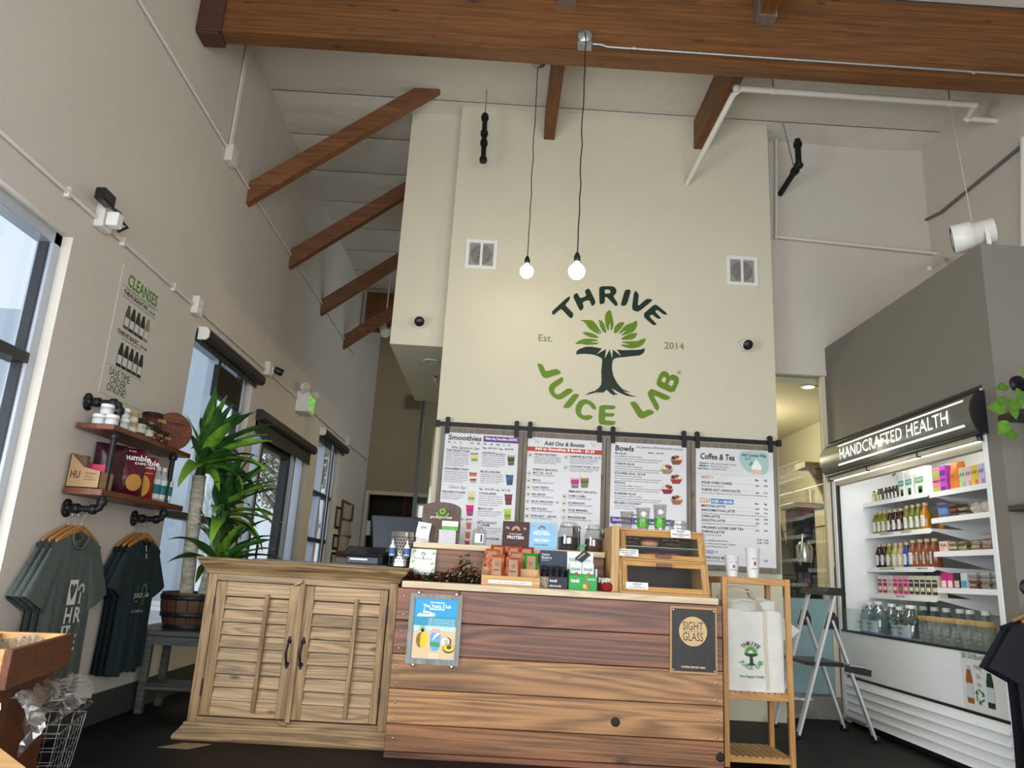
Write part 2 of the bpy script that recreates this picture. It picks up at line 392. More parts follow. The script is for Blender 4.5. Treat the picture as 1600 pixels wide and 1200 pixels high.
B(-1.96, -1.90, 15.85, 15.9, 1.0, 2.6).build('red_strip', C('b02018'), d2, label='red hanging strip')
# kitchen behind the logo wall
mb = MB(); mb.box(-1.02, 3.95, 11.2, 11.3, 0, 3.2); mb.box(3.9, 4.0, 7.24, 11.3, 0, 3.2)
struct(mb, 'wall_kitchen', 'kitchen_paint')
struct(B(-.60, 4.0, 7.2, 11.3, 3.12, 3.2), 'ceiling_kitchen', 'kitchen_paint')
mb = MB()
mb.box(3.88, 3.90, 7.3, 11.2, 1.86, 1.875)
for yy in (8.1, 8.9, 9.7): mb.box(3.893, 3.90, yy, yy+.008, 0, 1.86)
struct(mb, 'trim_1', 'kitchen_paint')
_kl = bpy.data.lights.new('kitchen_lamp', 'POINT'); _kl.energy = 60; _kl.color = (1.0, .86, .60); _kl.shadow_soft_size = .15
_ko = bpy.data.objects.new('kitchen_lamp', _kl); COL.objects.link(_ko); _ko.location = (2.7, 8.6, 2.6)
area('corridor_lamp', (-.3, 10.3, 3.08), (-.6, 10.3, 0), .5, .5, 14, (1.0, .82, .55))
# ------------------------------------------------------------------ windows and storefront door in the left wall
XF0, XF1 = XL-.16, XL-.06
def frame_piece(w, y0, y1, z0, z1, m='aluminium', x0=XF0, x1=XF1, name='frame'):
    return B(x0, x1, y0, y1, z0, z1).build(name, m, w, bevel=.004)
def window(n, a, b, z0, z1, rails, mull=()):
    w = struct(B(XL-.17, XL-.005, a, b, z0-.02, z0), 'window_%d' % n, 'white_enamel')
    frame_piece(w, a, a+.07, z0, z1); frame_piece(w, b-.07, b, z0, z1)
    frame_piece(w, a, b, z1-.07, z1); frame_piece(w, a, b, z0, z0+.07)
    for s0 in (a+.07, b-.085): frame_piece(w, s0, s0+.015, z0, z1, 'dark_aluminium', XF0+.02, XF1-.02, 'gasket')
    for m0 in mull: frame_piece(w, m0-.035, m0+.035, z0, z1, name='mullion')
    for r in rails: frame_piece(w, a+.07, b-.07, r-.03, r+.03, 'dark_aluminium', XF0, XF1+.01, 'rail')
    zs = [z0]+list(rails)+[z1]
    for p, q in zip(zs[:-1], zs[1:]): B(XF0+.045, XF0+.052, a+.07, b-.07, p+.03, q-.03).build('pane', 'window_glass', w)
    return w
window(1, *OPEN[0], (2.10,), (2.6,))
window(2, *OPEN[1], (1.42,), (6.66,))
window(3, *OPEN[3], (2.08, 1.42), (11.15,))
a, b, z0, z1 = OPEN[2]
d1 = struct(B(XL-.17, XL-.01, a, b, 0, .012), 'door_1', 'dark_aluminium')
frame_piece(d1, a, a+.09, 0, z1); frame_piece(d1, b-.09, b, 0, z1); frame_piece(d1, a, b, z1-.12, z1, 'dark_aluminium')
frame_piece(d1, 8.12, 8.17, 0, z1, 'aluminium'); frame_piece(d1, 9.25, 9.36, 0, z1, 'dark_aluminium', name='stile'); frame_piece(d1, 8.17, 8.24, 0, z1-.12, 'dark_aluminium', name='stile')
frame_piece(d1, 9.50, 9.60, 0, z1, 'aluminium'); frame_piece(d1, 8.24, 9.25, z1-.26, z1-.12, 'dark_aluminium', name='rail'); frame_piece(d1, 8.24, 9.25, .02, .27, 'dark_aluminium', name='rail')
B(XF0+.04, XF0+.047, 8.24, 9.25, .27, z1-.26).build('pane', 'window_glass', d1)
B(XF0+.04, XF0+.047, a+.09, 8.12, .02, z1-.12).build('pane', 'window_glass', d1); B(XF0+.04, XF0+.047, 9.36, b-.09, .02, z1-.12).build('pane', 'window_glass', d1)
MB().tube([(XF1, 8.30, .9), (XF1+.06, 8.30, .92), (XF1+.06, 8.30, 1.28), (XF1, 8.30, 1.30)], .013, 8).build('pull_handle', 'black_iron', d1)
# glass partitions of the kitchen
def partition(n, x0, x1, y, z1, film, curb, post):
    w = struct(B(x0, x1, y-.03, y+.05, 0, curb), 'window_%d' % n, 'concrete')
    B(x0, x1, y, y+.01, curb, z1).build('pane', 'shop_glass', w)
    if film: B(x0, x1, y-.006, y-.002, curb+.02, film).build('frosted_film', 'frosted_film', w)
    for p in post: B(p, p+.045, y-.02, y+.03, 0, z1).build('post', 'kitchen_paint' if n == 4 else 'dark_aluminium', w)
    return w
partition(4, 2.58, 3.19, 7.10, 3.17, 1.03, .19, (3.145,))
partition(5, -1.02, -.05, 9.35, 3.19, 0, .05, (-1.04,))
# ------------------------------------------------------------------ roof timbers
beam = thing('glulam_beam', 'big laminated timber beam across the top of the picture', 'beam', (.9, 5.075, 5.08))
for i in range(17):
    B(-2.46, XR, 5.0+(.0 if i % 2 else .0015), 5.15, 5.08+.0405*i, 5.08+.0405*(i+1)-.0012).build('lamination', 'glulam', beam)
sad = MB(); sad.box(XL+.002, -2.38, 4.985, 5.165, 5.045, 5.08); sad.box(XL+.002, -2.36, 4.975, 4.998, 5.06, 5.76); sad.box(XL+.002, -2.38, 5.152, 5.165, 5.06, 5.76); sad.box(XL+.002, -2.462, 4.99, 5.16, 5.08, 5.76)
sad.build('saddle_bracket', 'bracket_red', beam, bevel=.006, label='dark red steel saddle at the wall end')
for q, (zz, xx) in enumerate([(5.2, -2.42), (5.42, -2.42), (5.63, -2.42)]): MB().lathe([(.014, 0), (.014, .012), (.006, .016)], (xx, 4.976, zz), 8, (0, -1, 0)).build('bolt', 'bracket_red', beam)
for i, (x0, x1, lab) in enumerate([(.26, .37, 'brown ceiling joist just right of the left pendant cord'), (1.81, 1.95, 'brown ceiling joist beside the white sprinkler pipe')]):
    solo(B(x0, x1, 5.152, 6.778, 5.44, 5.765), 'ceiling_joist', 'joist_wood', lab, 'joist', 'joists between beam and logo wall', .004)
for i, (px, lab) in enumerate([(1193, 'near ceiling joist in a steel hanger at the top right'), (885, 'near ceiling joist in a steel hanger at the top edge, middle')]):
    p = on_y(px, 36 if i == 0 else 6, 5.0); x = p.x
    t = thing('hung_joist', lab, 'joist', (x, 4.0, 5.4), 'joists on the near side of the beam')
    zb = p.z if i == 0 else p.z
    B(x-.055, x+.055, 2.6, 4.99, zb, 5.765).build('joist', 'joist_wood', t)
    h = MB(); h.box(x-.075, x+.075, 4.90, 4.998, zb-.02, zb); h.box(x-.075, x-.056, 4.90, 4.998, zb, zb+.2); h.box(x+.056, x+.075, 4.90, 4.998, zb, zb+.2)
    h.build('hanger', 'galvanized', t)
outl = [on_y(388, 321, 6.55), on_y(394, 288, 6.55), on_y(650, 136, 6.55), on_y(688, 142, 6.55)]
xs = outl[0].x
for p in outl[:2]: p.x = XL+.002
for p in outl[2:]: p.z = 5.762
for i, yb in enumerate([6.55, 8.08, 9.70, 11.28]):
    pts = [Vector((p.x, yb-.045, p.z)) for p in outl]
    if i == 1:                                     # runs into the side of the soffit box
        f = [(-1.135-pts[0].x)/(pts[3].x-pts[0].x), (-1.135-pts[1].x)/(pts[2].x-pts[1].x)]
        pts = [pts[0], pts[1], pts[1].lerp(pts[2], f[1]), pts[0].lerp(pts[3], f[0])]
    lab = ['nearest and longest diagonal brace on the left wall', 'second diagonal brace from the beam on the left wall', 'third diagonal brace from the beam on the left wall', 'farthest diagonal brace low beside the soffit box'][i]
    solo(MB().prism(pts, (0, .09, 0)), 'diagonal_brace', 'brace_wood', lab, 'brace', 'diagonal braces along the left wall')
# ------------------------------------------------------------------ painted logo on the back wall
YP = YLOGO-.004
def z1(pts): return [on_y(830+x/9.2308, 435+y/9.2308, YP) for x, y in pts]
def z2(pts): return [on_y(940+x/9.2286, 435+y/9.2308, YP) for x, y in pts]
def z3(pts): return [on_y(830+x/9.2308, 545+y/9.2308, YP) for x, y in pts]
def z4(pts): return [on_y(940+x/9.2286, 545+y/9.2308, YP) for x, y in pts]
mat('logo_dark', (.006, .022, .012), .45); mat('logo_green', (.115, .22, .006), .5)
logo = thing('wall_logo', 'round tree emblem with green and black letters painted on the back wall', 'logo', (.97, YP, 2.55))
def smooth_loop(pts, n=2):
    for _ in range(n):
        q = []
        for i in range(len(pts)):
            a, b = pts[i], pts[(i+1) % len(pts)]
            q += [a*.8+b*.2, a*.2+b*.8]
        pts = q
    return pts
def letter(pts, m, holes=(), name='letter', sm=1):
    MB().flat(smooth_loop(pts, sm) if sm else pts, [smooth_loop(h, sm) for h in holes]).build(name, m, logo)
D, G = 'logo_dark', 'logo_green'
letter(z1([(297,490),(310,465),(545,250),(562,280),(545,320),(495,375),(500,395),(605,500),(608,530),(578,590),(440,445),(420,445),(318,533),(298,500)]), D)
letter(z1([(610,265),(615,235),(662,203),(707,290),(797,250),(775,190),(785,165),(835,138),(925,325),(925,360),(878,407),(835,305),(735,345),(757,400),(750,435),(707,477),(612,280)]), D)
letter(z2([(-30,375),(-37,160),(-30,130),(0,112),(150,112),(195,130),(215,170),(210,215),(165,255),(225,345),(232,378),(205,407),(75,268),(48,268),(45,340),(30,362),(0,372)]), D, [z2([(45,160),(45,220),(105,220),(128,205),(128,180),(105,160)])])
letter(z2([(270,397),(330,190),(345,168),(375,160),(425,165),(375,345),(360,375),(335,392)]), D)
letter(z2([(472,170),(520,205),(537,240),(517,410),(635,305),(660,295),(710,297),(740,315),(560,462),(520,480),(490,475),(433,445)]), D)
letter(z2([(582,530),(740,390),(770,377),(800,385),(952,512),(920,525),(885,515),(800,450),(768,478),(865,577),(830,583),(790,570),(728,517),(685,547),(797,660),(770,675),(735,670)]), D)
letter(z3([(85,222),(105,212),(140,215),(175,245),(208,330),(335,292),(375,292),(410,315),(435,355),(230,422),(190,422),(155,390),(130,340)]), G)
letter(z3([(445,398),(462,430),(460,465),(440,490),(345,560),(330,600),(345,645),(385,660),(420,645),(510,578),(550,570),(585,582),(610,610),(460,715),(410,732),(360,725),(300,680),(260,620),(252,560),(275,510)]), G)
letter(z3([(452,840),(590,670),(620,648),(655,648),(702,665),(575,830),(545,853),(500,857)]), G)
letter(z3([(935,877),(895,872),(870,850),(845,810),(800,792),(760,805),(725,860),(715,920),(740,955),(780,962),(830,952),(865,960),(892,982),(850,1018),(800,1030),(730,1015),(665,970),(637,900),(645,830),(680,765),(730,732),(790,727),(860,755),(915,800),(933,840)]), G)
letter(z4([(-45,1088),(-38,860),(-30,830),(0,812),(60,810),(205,822),(190,865),(160,875),(48,870),(48,922),(190,930),(175,970),(150,980),(48,977),(45,1032),(203,1045),(190,1085),(150,1105),(60,1098)]), G)
letter(z4([(405,775),(440,762),(480,762),(515,790),(595,912),(665,878),(710,878),(745,900),(765,925),(610,1000),(570,1005),(530,985),(510,950)]), G)
letter(z4([(720,572),(1005,695),(965,728),(925,740),(885,730),(740,660),(828,820),(828,860),(795,910),(670,680),(668,630),(690,600)]), G)
letter(z4([(1033,648),(815,545),(793,510),(795,470),(835,370),(865,330),(905,320),(950,335),(972,370),(975,395),(1010,372),(1055,375),(1100,400),(1117,440),(1110,490)]), G,
       [z4([(858,465),(880,415),(900,403),(925,412),(933,440),(910,492)]), z4([(958,515),(985,460),(1005,447),(1035,455),(1043,485),(1018,545)])])
for lf in [z1([(705,602),(740,600),(860,600),(905,620),(950,680),(1015,785),(1010,795),(935,735),(990,800),(1000,815),(900,770),(830,720),(795,660),(760,625)]),
           z1([(965,592),(1020,610),(1060,670),(1082,760),(1078,795),(1030,760),(990,690),(985,640)]),
           z2([(125,450),(150,530),(175,660),(160,720),(133,765),(128,650),(115,640),(100,755),(92,757),(60,680),(47,580),(55,510),(85,475)]),
           z1([(730,777),(800,773),(880,790),(940,820),(985,860),(900,857),(820,838),(775,810)]),
           z1([(625,950),(680,900),(750,872),(830,867),(910,877),(985,900),(865,912),(865,920),(985,930),(950,950),(860,958),(790,957),(730,943),(670,945)]),
           z2([(333,632),(310,680),(260,745),(220,785),(178,795),(178,720),(215,665),(260,635),(300,630)]),
           z2([(505,600),(517,660),(490,730),(445,780),(360,805),(265,830),(355,755),(345,750),(232,812),(270,760),(330,690),(385,655),(450,640)]),
           z2([(517,783),(500,830),(465,870),(400,885),(268,885),(320,840),(400,800),(470,790)]),
           z2([(637,862),(630,905),(590,960),(530,995),(440,1010),(360,1000),(300,975),(275,950),(395,960),(390,950),(270,917),(400,905),(520,905),(580,875)])]:
    letter(lf, G, name='leaf', sm=1)
letter(z1([(647,1097),(655,1050),(700,1015),(790,985),(880,985),(960,1000),(1020,1010),(945,1095),(1080,1018),(1060,1158),(1132,1025),(1170,1160)]) +
       z2([(160,1025),(285,1122),(218,1025),(300,1035),(400,1033),(530,1030),(585,1020),(617,1000),(620,1045),(600,1080),(545,1112),(430,1122),(320,1135),(220,1145),(180,1160),(160,1190)]) +
       z4([(150,240),(150,300),(170,390),(215,480),(265,545),(310,585),(430,635),(310,612),(400,660),(515,695),(370,680),(270,640),(190,595),(145,568),(190,630),(240,660),(175,660),(190,680),(130,645),(72,590)]) +
       z3([(1040,632),(970,630),(940,662),(968,620),(880,645),(768,670),(840,630),(920,605),(975,565),(1010,515),(1015,440),(1010,320),(1025,180),(1020,140),(950,100),(880,80),(780,72),(700,75),(647,82)]), D, name='tree_trunk', sm=0)
RX, UZ = (1, 0, 0), (0, 0, 1)
p = on_y(840, 532.5, YP); q = on_y(864, 536, YP); write(MB(), 'Est.', p, RX, UZ, .068, q.x-p.x).build('lettering', G, logo)
p = on_y(1037.5, 544.5, YP); q = on_y(1069, 548, YP); write(MB(), '2014', p, RX, UZ, .068, q.x-p.x).build('lettering', G, logo)
p = on_y(1061, 582, YP); rg = MB()
_c = [(math.cos(2*math.pi*k/20), math.sin(2*math.pi*k/20)) for k in range(20)]
rg.flat([p+Vector((a*.017, 0, b*.017)) for a, b in _c], [[p+Vector((a*.014, 0, b*.014)) for a, b in _c]]); write(rg, 'R', p-Vector((.005, 0, .007)), RX, UZ, .014)
rg.build('registered_mark', D, logo)
# ------------------------------------------------------------------ sliding rail and menu boards
YM = 6.735
rail = thing('barn_door_rail', 'long black sliding rail above the four menu boards', 'rail', (1.0, 6.74, 2.38))
B(-.60, 2.595, 6.735, 6.745, 2.385, 2.425).build('track', 'black_iron', rail)
for x in (-.20, .59, 1.36, 2.15): MB().lathe([(.014, 0), (.014, .034)], (x, YLOGO, 2.405), 8, (0, -1, 0)).build('standoff', 'black_iron', rail)
for x in (-.585, 2.575): B(x-.02, x+.02, 6.72, 6.76, 2.376, 2.435).build('end_stop', 'black_iron', rail)
BX = [(-.548, .208), (.212, .973), (.977, 1.753), (1.757, 2.553)]; BZ0, BZ1 = 1.232, 2.372
def mp(px, py): return on_y(px, py, YM-.0065)
def board(i, label):
    x0, x1 = BX[i]; t = thing('menu_board', label, 'menu', ((x0+x1)/2, YM, BZ0), 'menu boards hanging from the rail')
    w = .040
    for a, b, c, d in ((x0, x0+w, BZ0, BZ1), (x1-w, x1, BZ0, BZ1)): B(a, b, YM-.012, YM+.02, c, d).build('frame_stile', 'menu_frame', t, .002)
    for c, d in ((BZ0, BZ0+.045), (BZ1-.045, BZ1)): B(x0+w, x1-w, YM-.011, YM+.02, c, d).build('frame_rail', 'menu_frame', t, .002)
    B(x0+w, x1-w, YM-.005, YM+.012, BZ0+.045, BZ1-.045).build('panel', 'white_gloss', t)
    for x in (x0+.055, x1-.065):
        B(x-.02, x+.02, YM-.025, YM-.012, BZ1-.06, BZ1+.09).build('hanger_strap', 'black_iron', t)
        MB().lathe([(.022, 0), (.022, .02)], (x, YM-.0115, 2.449), 14, (0, 1, 0)).build('roller', 'black_iron', t)
    return t
class Page:
    """collects lettering and print of one board, by colour"""
    def __init__(s, t, ox, oy, k): s.t = t; s.ox, s.oy, s.k = ox, oy, k; s.c = {}
    def P(s, x, y, d=0.): p = mp(s.ox+x/s.k, s.oy+y/s.k); p.y -= d; return p
    def mb(s, c): return s.c.setdefault(c, MB())
    def T(s, t, x0, y0, x1, h, key='b', col='14161a', shear=0., sp=0.):
        p = s.P(x0, y0, .0012); q = s.P(x1, y0, .0012)
        write(s.mb(col), t, p, RX, UZ, h/s.k/171., abs(q.x-p.x)*.995, key, 'l', shear, sp)
    def rect(s, x0, y0, x1, y1, col, d=.0006):
        a = s.P(x0, y0, d); b = s.P(x1, y0, d); c = s.P(x0, y1, d)
        s.mb(col).flat([a, (b.x, a.y, a.z), (b.x, a.y, c.z), (a.x, a.y, c.z)])
    def poly(s, pts, col, d=.0006): s.mb(col).flat([s.P(x, y, d) for x, y in pts])
    def disc(s, x, y, rx, ry, col, d=.0006, n=14):
        c = s.P(x, y, d); rx /= s.k*171; ry /= s.k*171
        s.mb(col).flat([c+Vector((rx*math.cos(2*math.pi*i/n), 0, ry*math.sin(2*math.pi*i/n))) for i in range(n)])
    def ring(s, x, y, r, col):
        c = s.P(x, y, .0006); r /= s.k*171
        s.mb(col).flat([c+Vector((r*a, 0, r*b)) for a, b in _c], [[c+Vector((r*.86*a, 0, r*.86*b)) for a, b in _c]])
    def cup(s, x, y, w, h, cols):
        """printed drink: stacked colour bands of a tapering cup"""
        n = len(cols)
        for i, c in enumerate(cols):
            a, b = i/n, (i+1)/n; wa, wb = w*(.5-.14*a), w*(.5-.14*b)
            s.poly([(x-wa, y+h*a), (x+wa, y+h*a), (x+wb, y+h*b), (x-wb, y+h*b)], c)
        s.disc(x, y, w*.54, h*.06, 'd8d4cc', .0009)
    def done(s):
        for c, m in s.c.items(): m.build('lettering' if c in ('14161a', '3a3c40', 'fdfdfd') else 'print', C(c), s.t)['kind'] = 'stuff'
K = '3a3c40'
m1 = board(0, 'menu board headed Smoothies, leftmost on the rail'); g = Page(m1, 680, 660, 6.)
g.T('Smoothies', 120, 158, 435, 46, shear=.12); g.rect(455, 127, 788, 180, '5a2a80'); g.T('Make Any Smoothie a BOWL!', 470, 160, 775, 24, col='fdfdfd')
g.T('ALL ORGANIC', 118, 190, 748, 17, sp=.9); g.T('Elite Signature Sips', 150, 242, 415, 24, 'r', shear=.25); g.T('Rg - $12.95 | Lg - $13.95'.replace('|', '/'), 445, 245, 735, 15)
def para(g, x, y, x1, dy, h, lines, key='r'):
    for i, l in enumerate(lines): g.T(l, x-i*1.2, y+i*dy, x1 if i < len(lines)-1 else x+(x1-x)*.8, h, key, K)
g.T('THE YACHT CLUB', 103, 268, 322, 19); para(g, 101, 288, 315, 19, 11, ['CELLULAR REPAIR, DETOX,', 'CLARITY, LONGEVITY/ENERGY', 'pineapple, banana, coconut, avocado,', 'cashew butter, bluemajik mushroom, MCT,', 'coconut flakes, vanilla protein, blue spirulina,', 'almond milk, vanilla, topped w/ coconut', 'whip and pineapple chunks'])
g.T('STRAWBERRY SWAY', 86, 440, 316, 19); para(g, 84, 464, 305, 18, 11, ['HORMONE BALANCE, PROBIOTIC,', 'strawberry, banana, avocado, dates,', 'cashews, house-made berry base, vanilla', 'protein, vanilla, house-made sprouted', 'almond milk, layered w/ coconut cream and', 'house-made strawberry puree'])
g.T('LAUNCH', 440, 292, 560, 19); g.T('(na, df, gf, v)', 565, 300, 662, 14); para(g, 440, 310, 655, 20, 11, ['ENERGY, STAMINA, ENDURANCE', 'banana, dates, cold brew coffee, cacao,', 'maca, almond butter, mushroom matcha,', 'cardamom, vanilla, house-made oat', 'milk, chocolate protein, salt, topped', 'w/ house-made vanilla whip & coffee dust'])
g.T('BLUE LAGUNA', 425, 468, 612, 19); para(g, 425, 490, 640, 19, 11, ['WORKOUT RECOVERY,', 'HEART HEALTH, IMMUNITY', 'pineapple, banana, dates, greek yogurt,', 'spirulina, house-made sprouted almond', 'milk, coconut milk'])
g.rect(72, 582, 720, 584, 'b8bac0'); g.T('Classic Sips', 125, 615, 290, 24, 'r', shear=.25); g.T('Rg - $10.95 / Lg - $11.95', 412, 630, 706, 16)
g.T('PROTEIN POWER', 66, 657, 286, 19); para(g, 64, 678, 265, 18, 11, ['ENERGY, MUSCLE HEALTH', 'peanut butter, banana, vegan protein,', 'almond milk, cinnamon'])
g.T('CONQUERER', 410, 672, 573, 19); para(g, 408, 695, 635, 20, 11, ['VITALITY, STAMINA, HEALTH', 'strawberries, blueberries, house-made', 'almond butter, spinach, house-made almond', 'butter vanilla protein, maple syrup, MAQUI,', 'cinnamon, oat milk'])
g.T('MACA LUV', 402, 815, 538, 19); para(g, 398, 836, 625, 19, 11, ['ENDURANCE & LIBIDO', 'banana, cashew, dates, almonds,', 'maca, cacao and lunar chocolate whipped'])
g.T('ANTIOXIDANT', 388, 945, 580, 19); g.T('PRIME', 440, 972, 512, 19); para(g, 396, 994, 622, 21, 11, ['IMMUNITY, CANCER FIGHTER', 'blueberries, cherries, bananas, dates,', 'flaxseed, house-made coconut milk'])
g.T('WONDER', 470, 1098, 600, 19); g.T('Rg - $8.95', 235, 912, 345, 15)
for x, y, w, h, cs in [(368, 282, 74, 100, ['8e7f74', 'd9cf9a', 'c9cf6a', '6f9a4a', 'cfd8d6']), (355, 466, 74, 102, ['c0343a', 'd86a6a', 'eedcd6', '7c5a48', 'c4a8a0']), (711, 304, 74, 98, ['b8a892', '6a5646', '2e2822', '6d6a3c', '5a4a3a']), (698, 488, 74, 100, ['2a4f7c', '31628e', '2a4f78', '28506a']), (338, 650, 76, 102, ['e4d8b0', 'e0d0a0', '9aa65c', 'dcd4b0']), (325, 772, 76, 105, ['c81a74', 'd81e80', 'a81a66', '7e6a76', 'cc2078']), (687, 670, 76, 104, ['6e2a34', '8a3a48', '6c2a36', '5c4a3a', '7a2c3a']), (678, 812, 74, 102, ['c8d64a', 'bccc3a', '8aa038', 'aabc40']), (315, 935, 52, 66, ['e07a66', 'd86a58', 'd86a58']), (305, 1022, 52, 66, ['d88a60', 'c8744a', 'c8744a']), (300, 1108, 52, 40, ['d83a6a', 'c82a5a'])]:
    g.cup(x, y, w, h, cs)
g.done()
m2 = board(1, 'menu board headed Add Ons and Boosts with a red banner'); g = Page(m2, 820, 670, 6.316)
g.T('Add Ons & Boosts', 192, 160, 590, 40, shear=.15); g.rect(27, 172, 762, 216, 'b8392c'); g.T('Add to Smoothies & Bowls - $1.50', 100, 206, 692, 28, col='fdfdfd')
for x in (95, 655):
    for j, (a, b) in enumerate([(0, 0), (18, 12), (35, 4), (10, 26), (30, 30), (48, 22)]): g.disc(x+a, 105+b+(x > 400)*38, 6, 4, '8a9a3c' if j % 2 else '4a5a28')
L_ = [(92, 258, 315, 'VEGAN PROTEIN', ['VANILLA OR CHOCOLATE (BULK)', 'BARS-BASED, WHITE BEAN', 'CONTAINS ALL ESSENTIAL AMINOS', 'NO SOY, NO DAIRY, NO PEA']), (80, 440, 270, 'MCT OIL - $1.75', ['FAT BURNING, FOCUS, DIGESTION']), (76, 512, 155, 'MACA', ['LIBIDO, SEXUAL HEALTH, MOOD']), (72, 582, 236, 'CHIA SEEDS', ['OMEGA 3s, FIBER, PROTEIN']), (68, 652, 205, 'SEA MOSS', ['MINERALS, SKIN HEALTH']), (64, 722, 340, 'BLUE SPIRULINA - $1', ['WORKOUT RECOVERY, DETOX']), (62, 792, 215, 'BEE POLEN', ['ALLERGY SUPPORT, ANTIOXIDANT']), (58, 864, 310, 'SHILAJIT - $4.50', ['FULVIC ACID, COGNITIVE HEALTH'])]
R_ = [(446, 280, 752, 'ALMOND BUTTER - $1.75', ['HOUSE-MADE', 'BLOOD SUGAR CONTROL,', 'HEART HEALTH, VITAMIN E']), (443, 378, 735, 'COCONUT WHIP - $1.75', ['HOUSE-MADE', 'SKIN HEALTH, ELECTROLYTES, JOY']), (430, 668, 604, 'CAMU CAMU', ['VITAMIN C, MICRONUTRIENT HEALTH']), (428, 738, 594, 'ECHINACEA', ['RESPIRATORY HEALTH, RECOVERY']), (426, 808, 620, 'GOJI BERRIES', ['POTENT ANTIOXIDANT, EYE HEALTH']), (424, 880, 598, 'MAGNESIUM', ['SLEEP SUPPORT, HYDRATION, CALM'])]
for x, y, x1, h, ls in L_: g.T(h, x, y, x1, 18); para(g, x, y+21, min(x+265, 358), 20, 12, ls)
for x, y, x1, h, ls in R_: g.T(h, x, y, x1, 18); para(g, x, y+21, min(x+295, 730), 20, 12, ls)
g.T('ENERGY BOOSTS:', 80, 408, 326, 19); g.T('IMMUNITY BOOSTS:', 432, 625, 712, 19)
for x, y, c in [(44, 440, '8a7a3c'), (38, 510, '8a8a3c'), (35, 578, '6a6a5a'), (33, 646, '5a6a70'), (26, 716, '8a7a3c'), (22, 790, 'a07a2c'), (20, 860, '3c5a3c'), (52, 258, '6a5a3c'), (408, 280, 'a8683c'), (403, 382, '8a8a4a'), (391, 668, 'b0482c'), (388, 736, 'b07a3c'), (386, 806, 'b0684c'), (384, 876, '9a9a6a')]:
    g.ring(x, y, 24, 'b8a878'); g.disc(x, y, 11, 9, c)
g.cup(495, 480, 90, 105, ['e8a8d0', 'c02a90', 'a82a84', '8a9a5a', 'b83a90']); g.disc(490, 460, 42, 26, 'ecd8e4', .001); g.cup(590, 465, 92, 118, ['d8ccb8', '8a7a5c', '6a5a3c', '7a8a4a', '8a7450']); g.disc(595, 462, 40, 20, 'e8e0d0', .001)
g.done()
m3 = board(2, 'menu board headed Bowls with five round food pictures'); g = Page(m3, 950, 680, 6.664)
g.T('Bowls', 70, 158, 270, 56, shear=.1); g.T('Our granola is GF & baked fresh in house!', 290, 132, 780, 24, 'r', shear=.3); g.T('$8oz - $13.95', 418, 190, 582, 14)
for x, y, x1, h, ls in [(72, 196, 190, 'PB AÇAI', ['ANTIOXIDANTS, PROTEIN, ENERGY', 'blended açai, peanut butter, berry mix, banana, sprouted almond milk', 'topped w/ granola, banana, seasonal berries, cacao nibs, honey']), (70, 302, 276, 'THRIVE AÇAI', ['SUPER ANTIOXIDANT, IMMUNITY, METABOLIC BOOST', 'blended açai, berry mix, banana, spinach, sprouted almond milk', 'topped w/ granola, banana, seasonal berries, cacao nibs, honey']), (68, 402, 392, 'SCOOPED AÇAI - $12.95', ['RADIANCE, VITALITY, RECOVERY', 'hand scooped açai topped w/ granola, banana, seasonal berries,', 'toasted almonds, shaved coconut, honey']), (68, 502, 180, 'PITAYA', ['ANTIOXIDANTS, FIBER, OMEGA 3-6', 'blended pitaya, pineapple, strawberry, banana, coconut milk', 'topped w/ granola, banana, seasonal berries, coconut flakes, honey']), (66, 612, 290, 'SUNRISE AÇAI', ['HEALTHY DIGESTION, VITAMIN C, B VITAMINS', 'blended açai, mango, pineapple, banana, coconut milk', 'topped w/ granola, banana, seasonal berries, coconut flakes']), (65, 712, 345, 'FROZEN COCONUT', ['TROPICAL CREAMY TREAT', 'blended coconut, dates, vanilla'])]:
    g.T(h, x, y, x1, 20)
    for i, l in enumerate(ls): g.T(l, x-1, y+26+i*23, [x+290, x+490, x+460][i] if len(ls) > 2 else x+230, 13, 'r', K)
g.rect(24, 846, 690, 912, '5a4a98'); g.T('Smoothies', 45, 890, 170, 30, col='fdfdfd', shear=.12); g.T('Rg - $9.95 / Lg - $10.95', 180, 900, 660, 18, col='fdfdfd')
g.T('~ VEGAN JOY -', 215, 838, 330, 20); g.T('MILK:', 46, 925, 95, 17); g.T('oat, almond, coconut', 105, 930, 330, 13, 'r', K); g.T('PROTEIN', 44, 962, 130, 17)
for i, (x, y) in enumerate([(712, 255), (614, 352), (710, 455), (618, 560), (716, 672)]):
    g.disc(x, y, 64, 50, 'c9a08a', .0006); g.disc(x, y-14, 60, 34, 'd8c8b0', .0009); g.disc(x-30+(i % 2)*55, y-18, 24, 20, '35303c', .0012); g.disc(x+4, y-26, 28, 18, '9c4030', .0013); g.disc(x+34-(i % 2)*60, y-10, 18, 14, 'e6d8b0', .0014)
    g.poly([(x-60, y+4), (x+60, y+4), (x+38, y+52), (x-38, y+52)], ['8a4a34', 'a08474', '9a3a34', '8a2048', '9a6a4a'][i], .0011)
g.done()
m4 = board(3, 'menu board headed Coffee and Tea with a pale green blob'); g = Page(m4, 1080, 690, 5.714)
g.T('Coffee & Tea', 78, 152, 388, 52, shear=.1)
g.mb('a9c8c6').flat([g.P(x, y, .0004) for x, y in [(425, 150), (428, 110), (450, 88), (500, 84), (600, 86), (665, 92), (690, 120), (692, 240), (670, 285), (640, 298), (560, 290), (500, 265), (450, 215)]])
g.T('Add Coconut Whip', 448, 130, 668, 28, shear=.2); g.T('- $1.75', 470, 160, 532, 18)
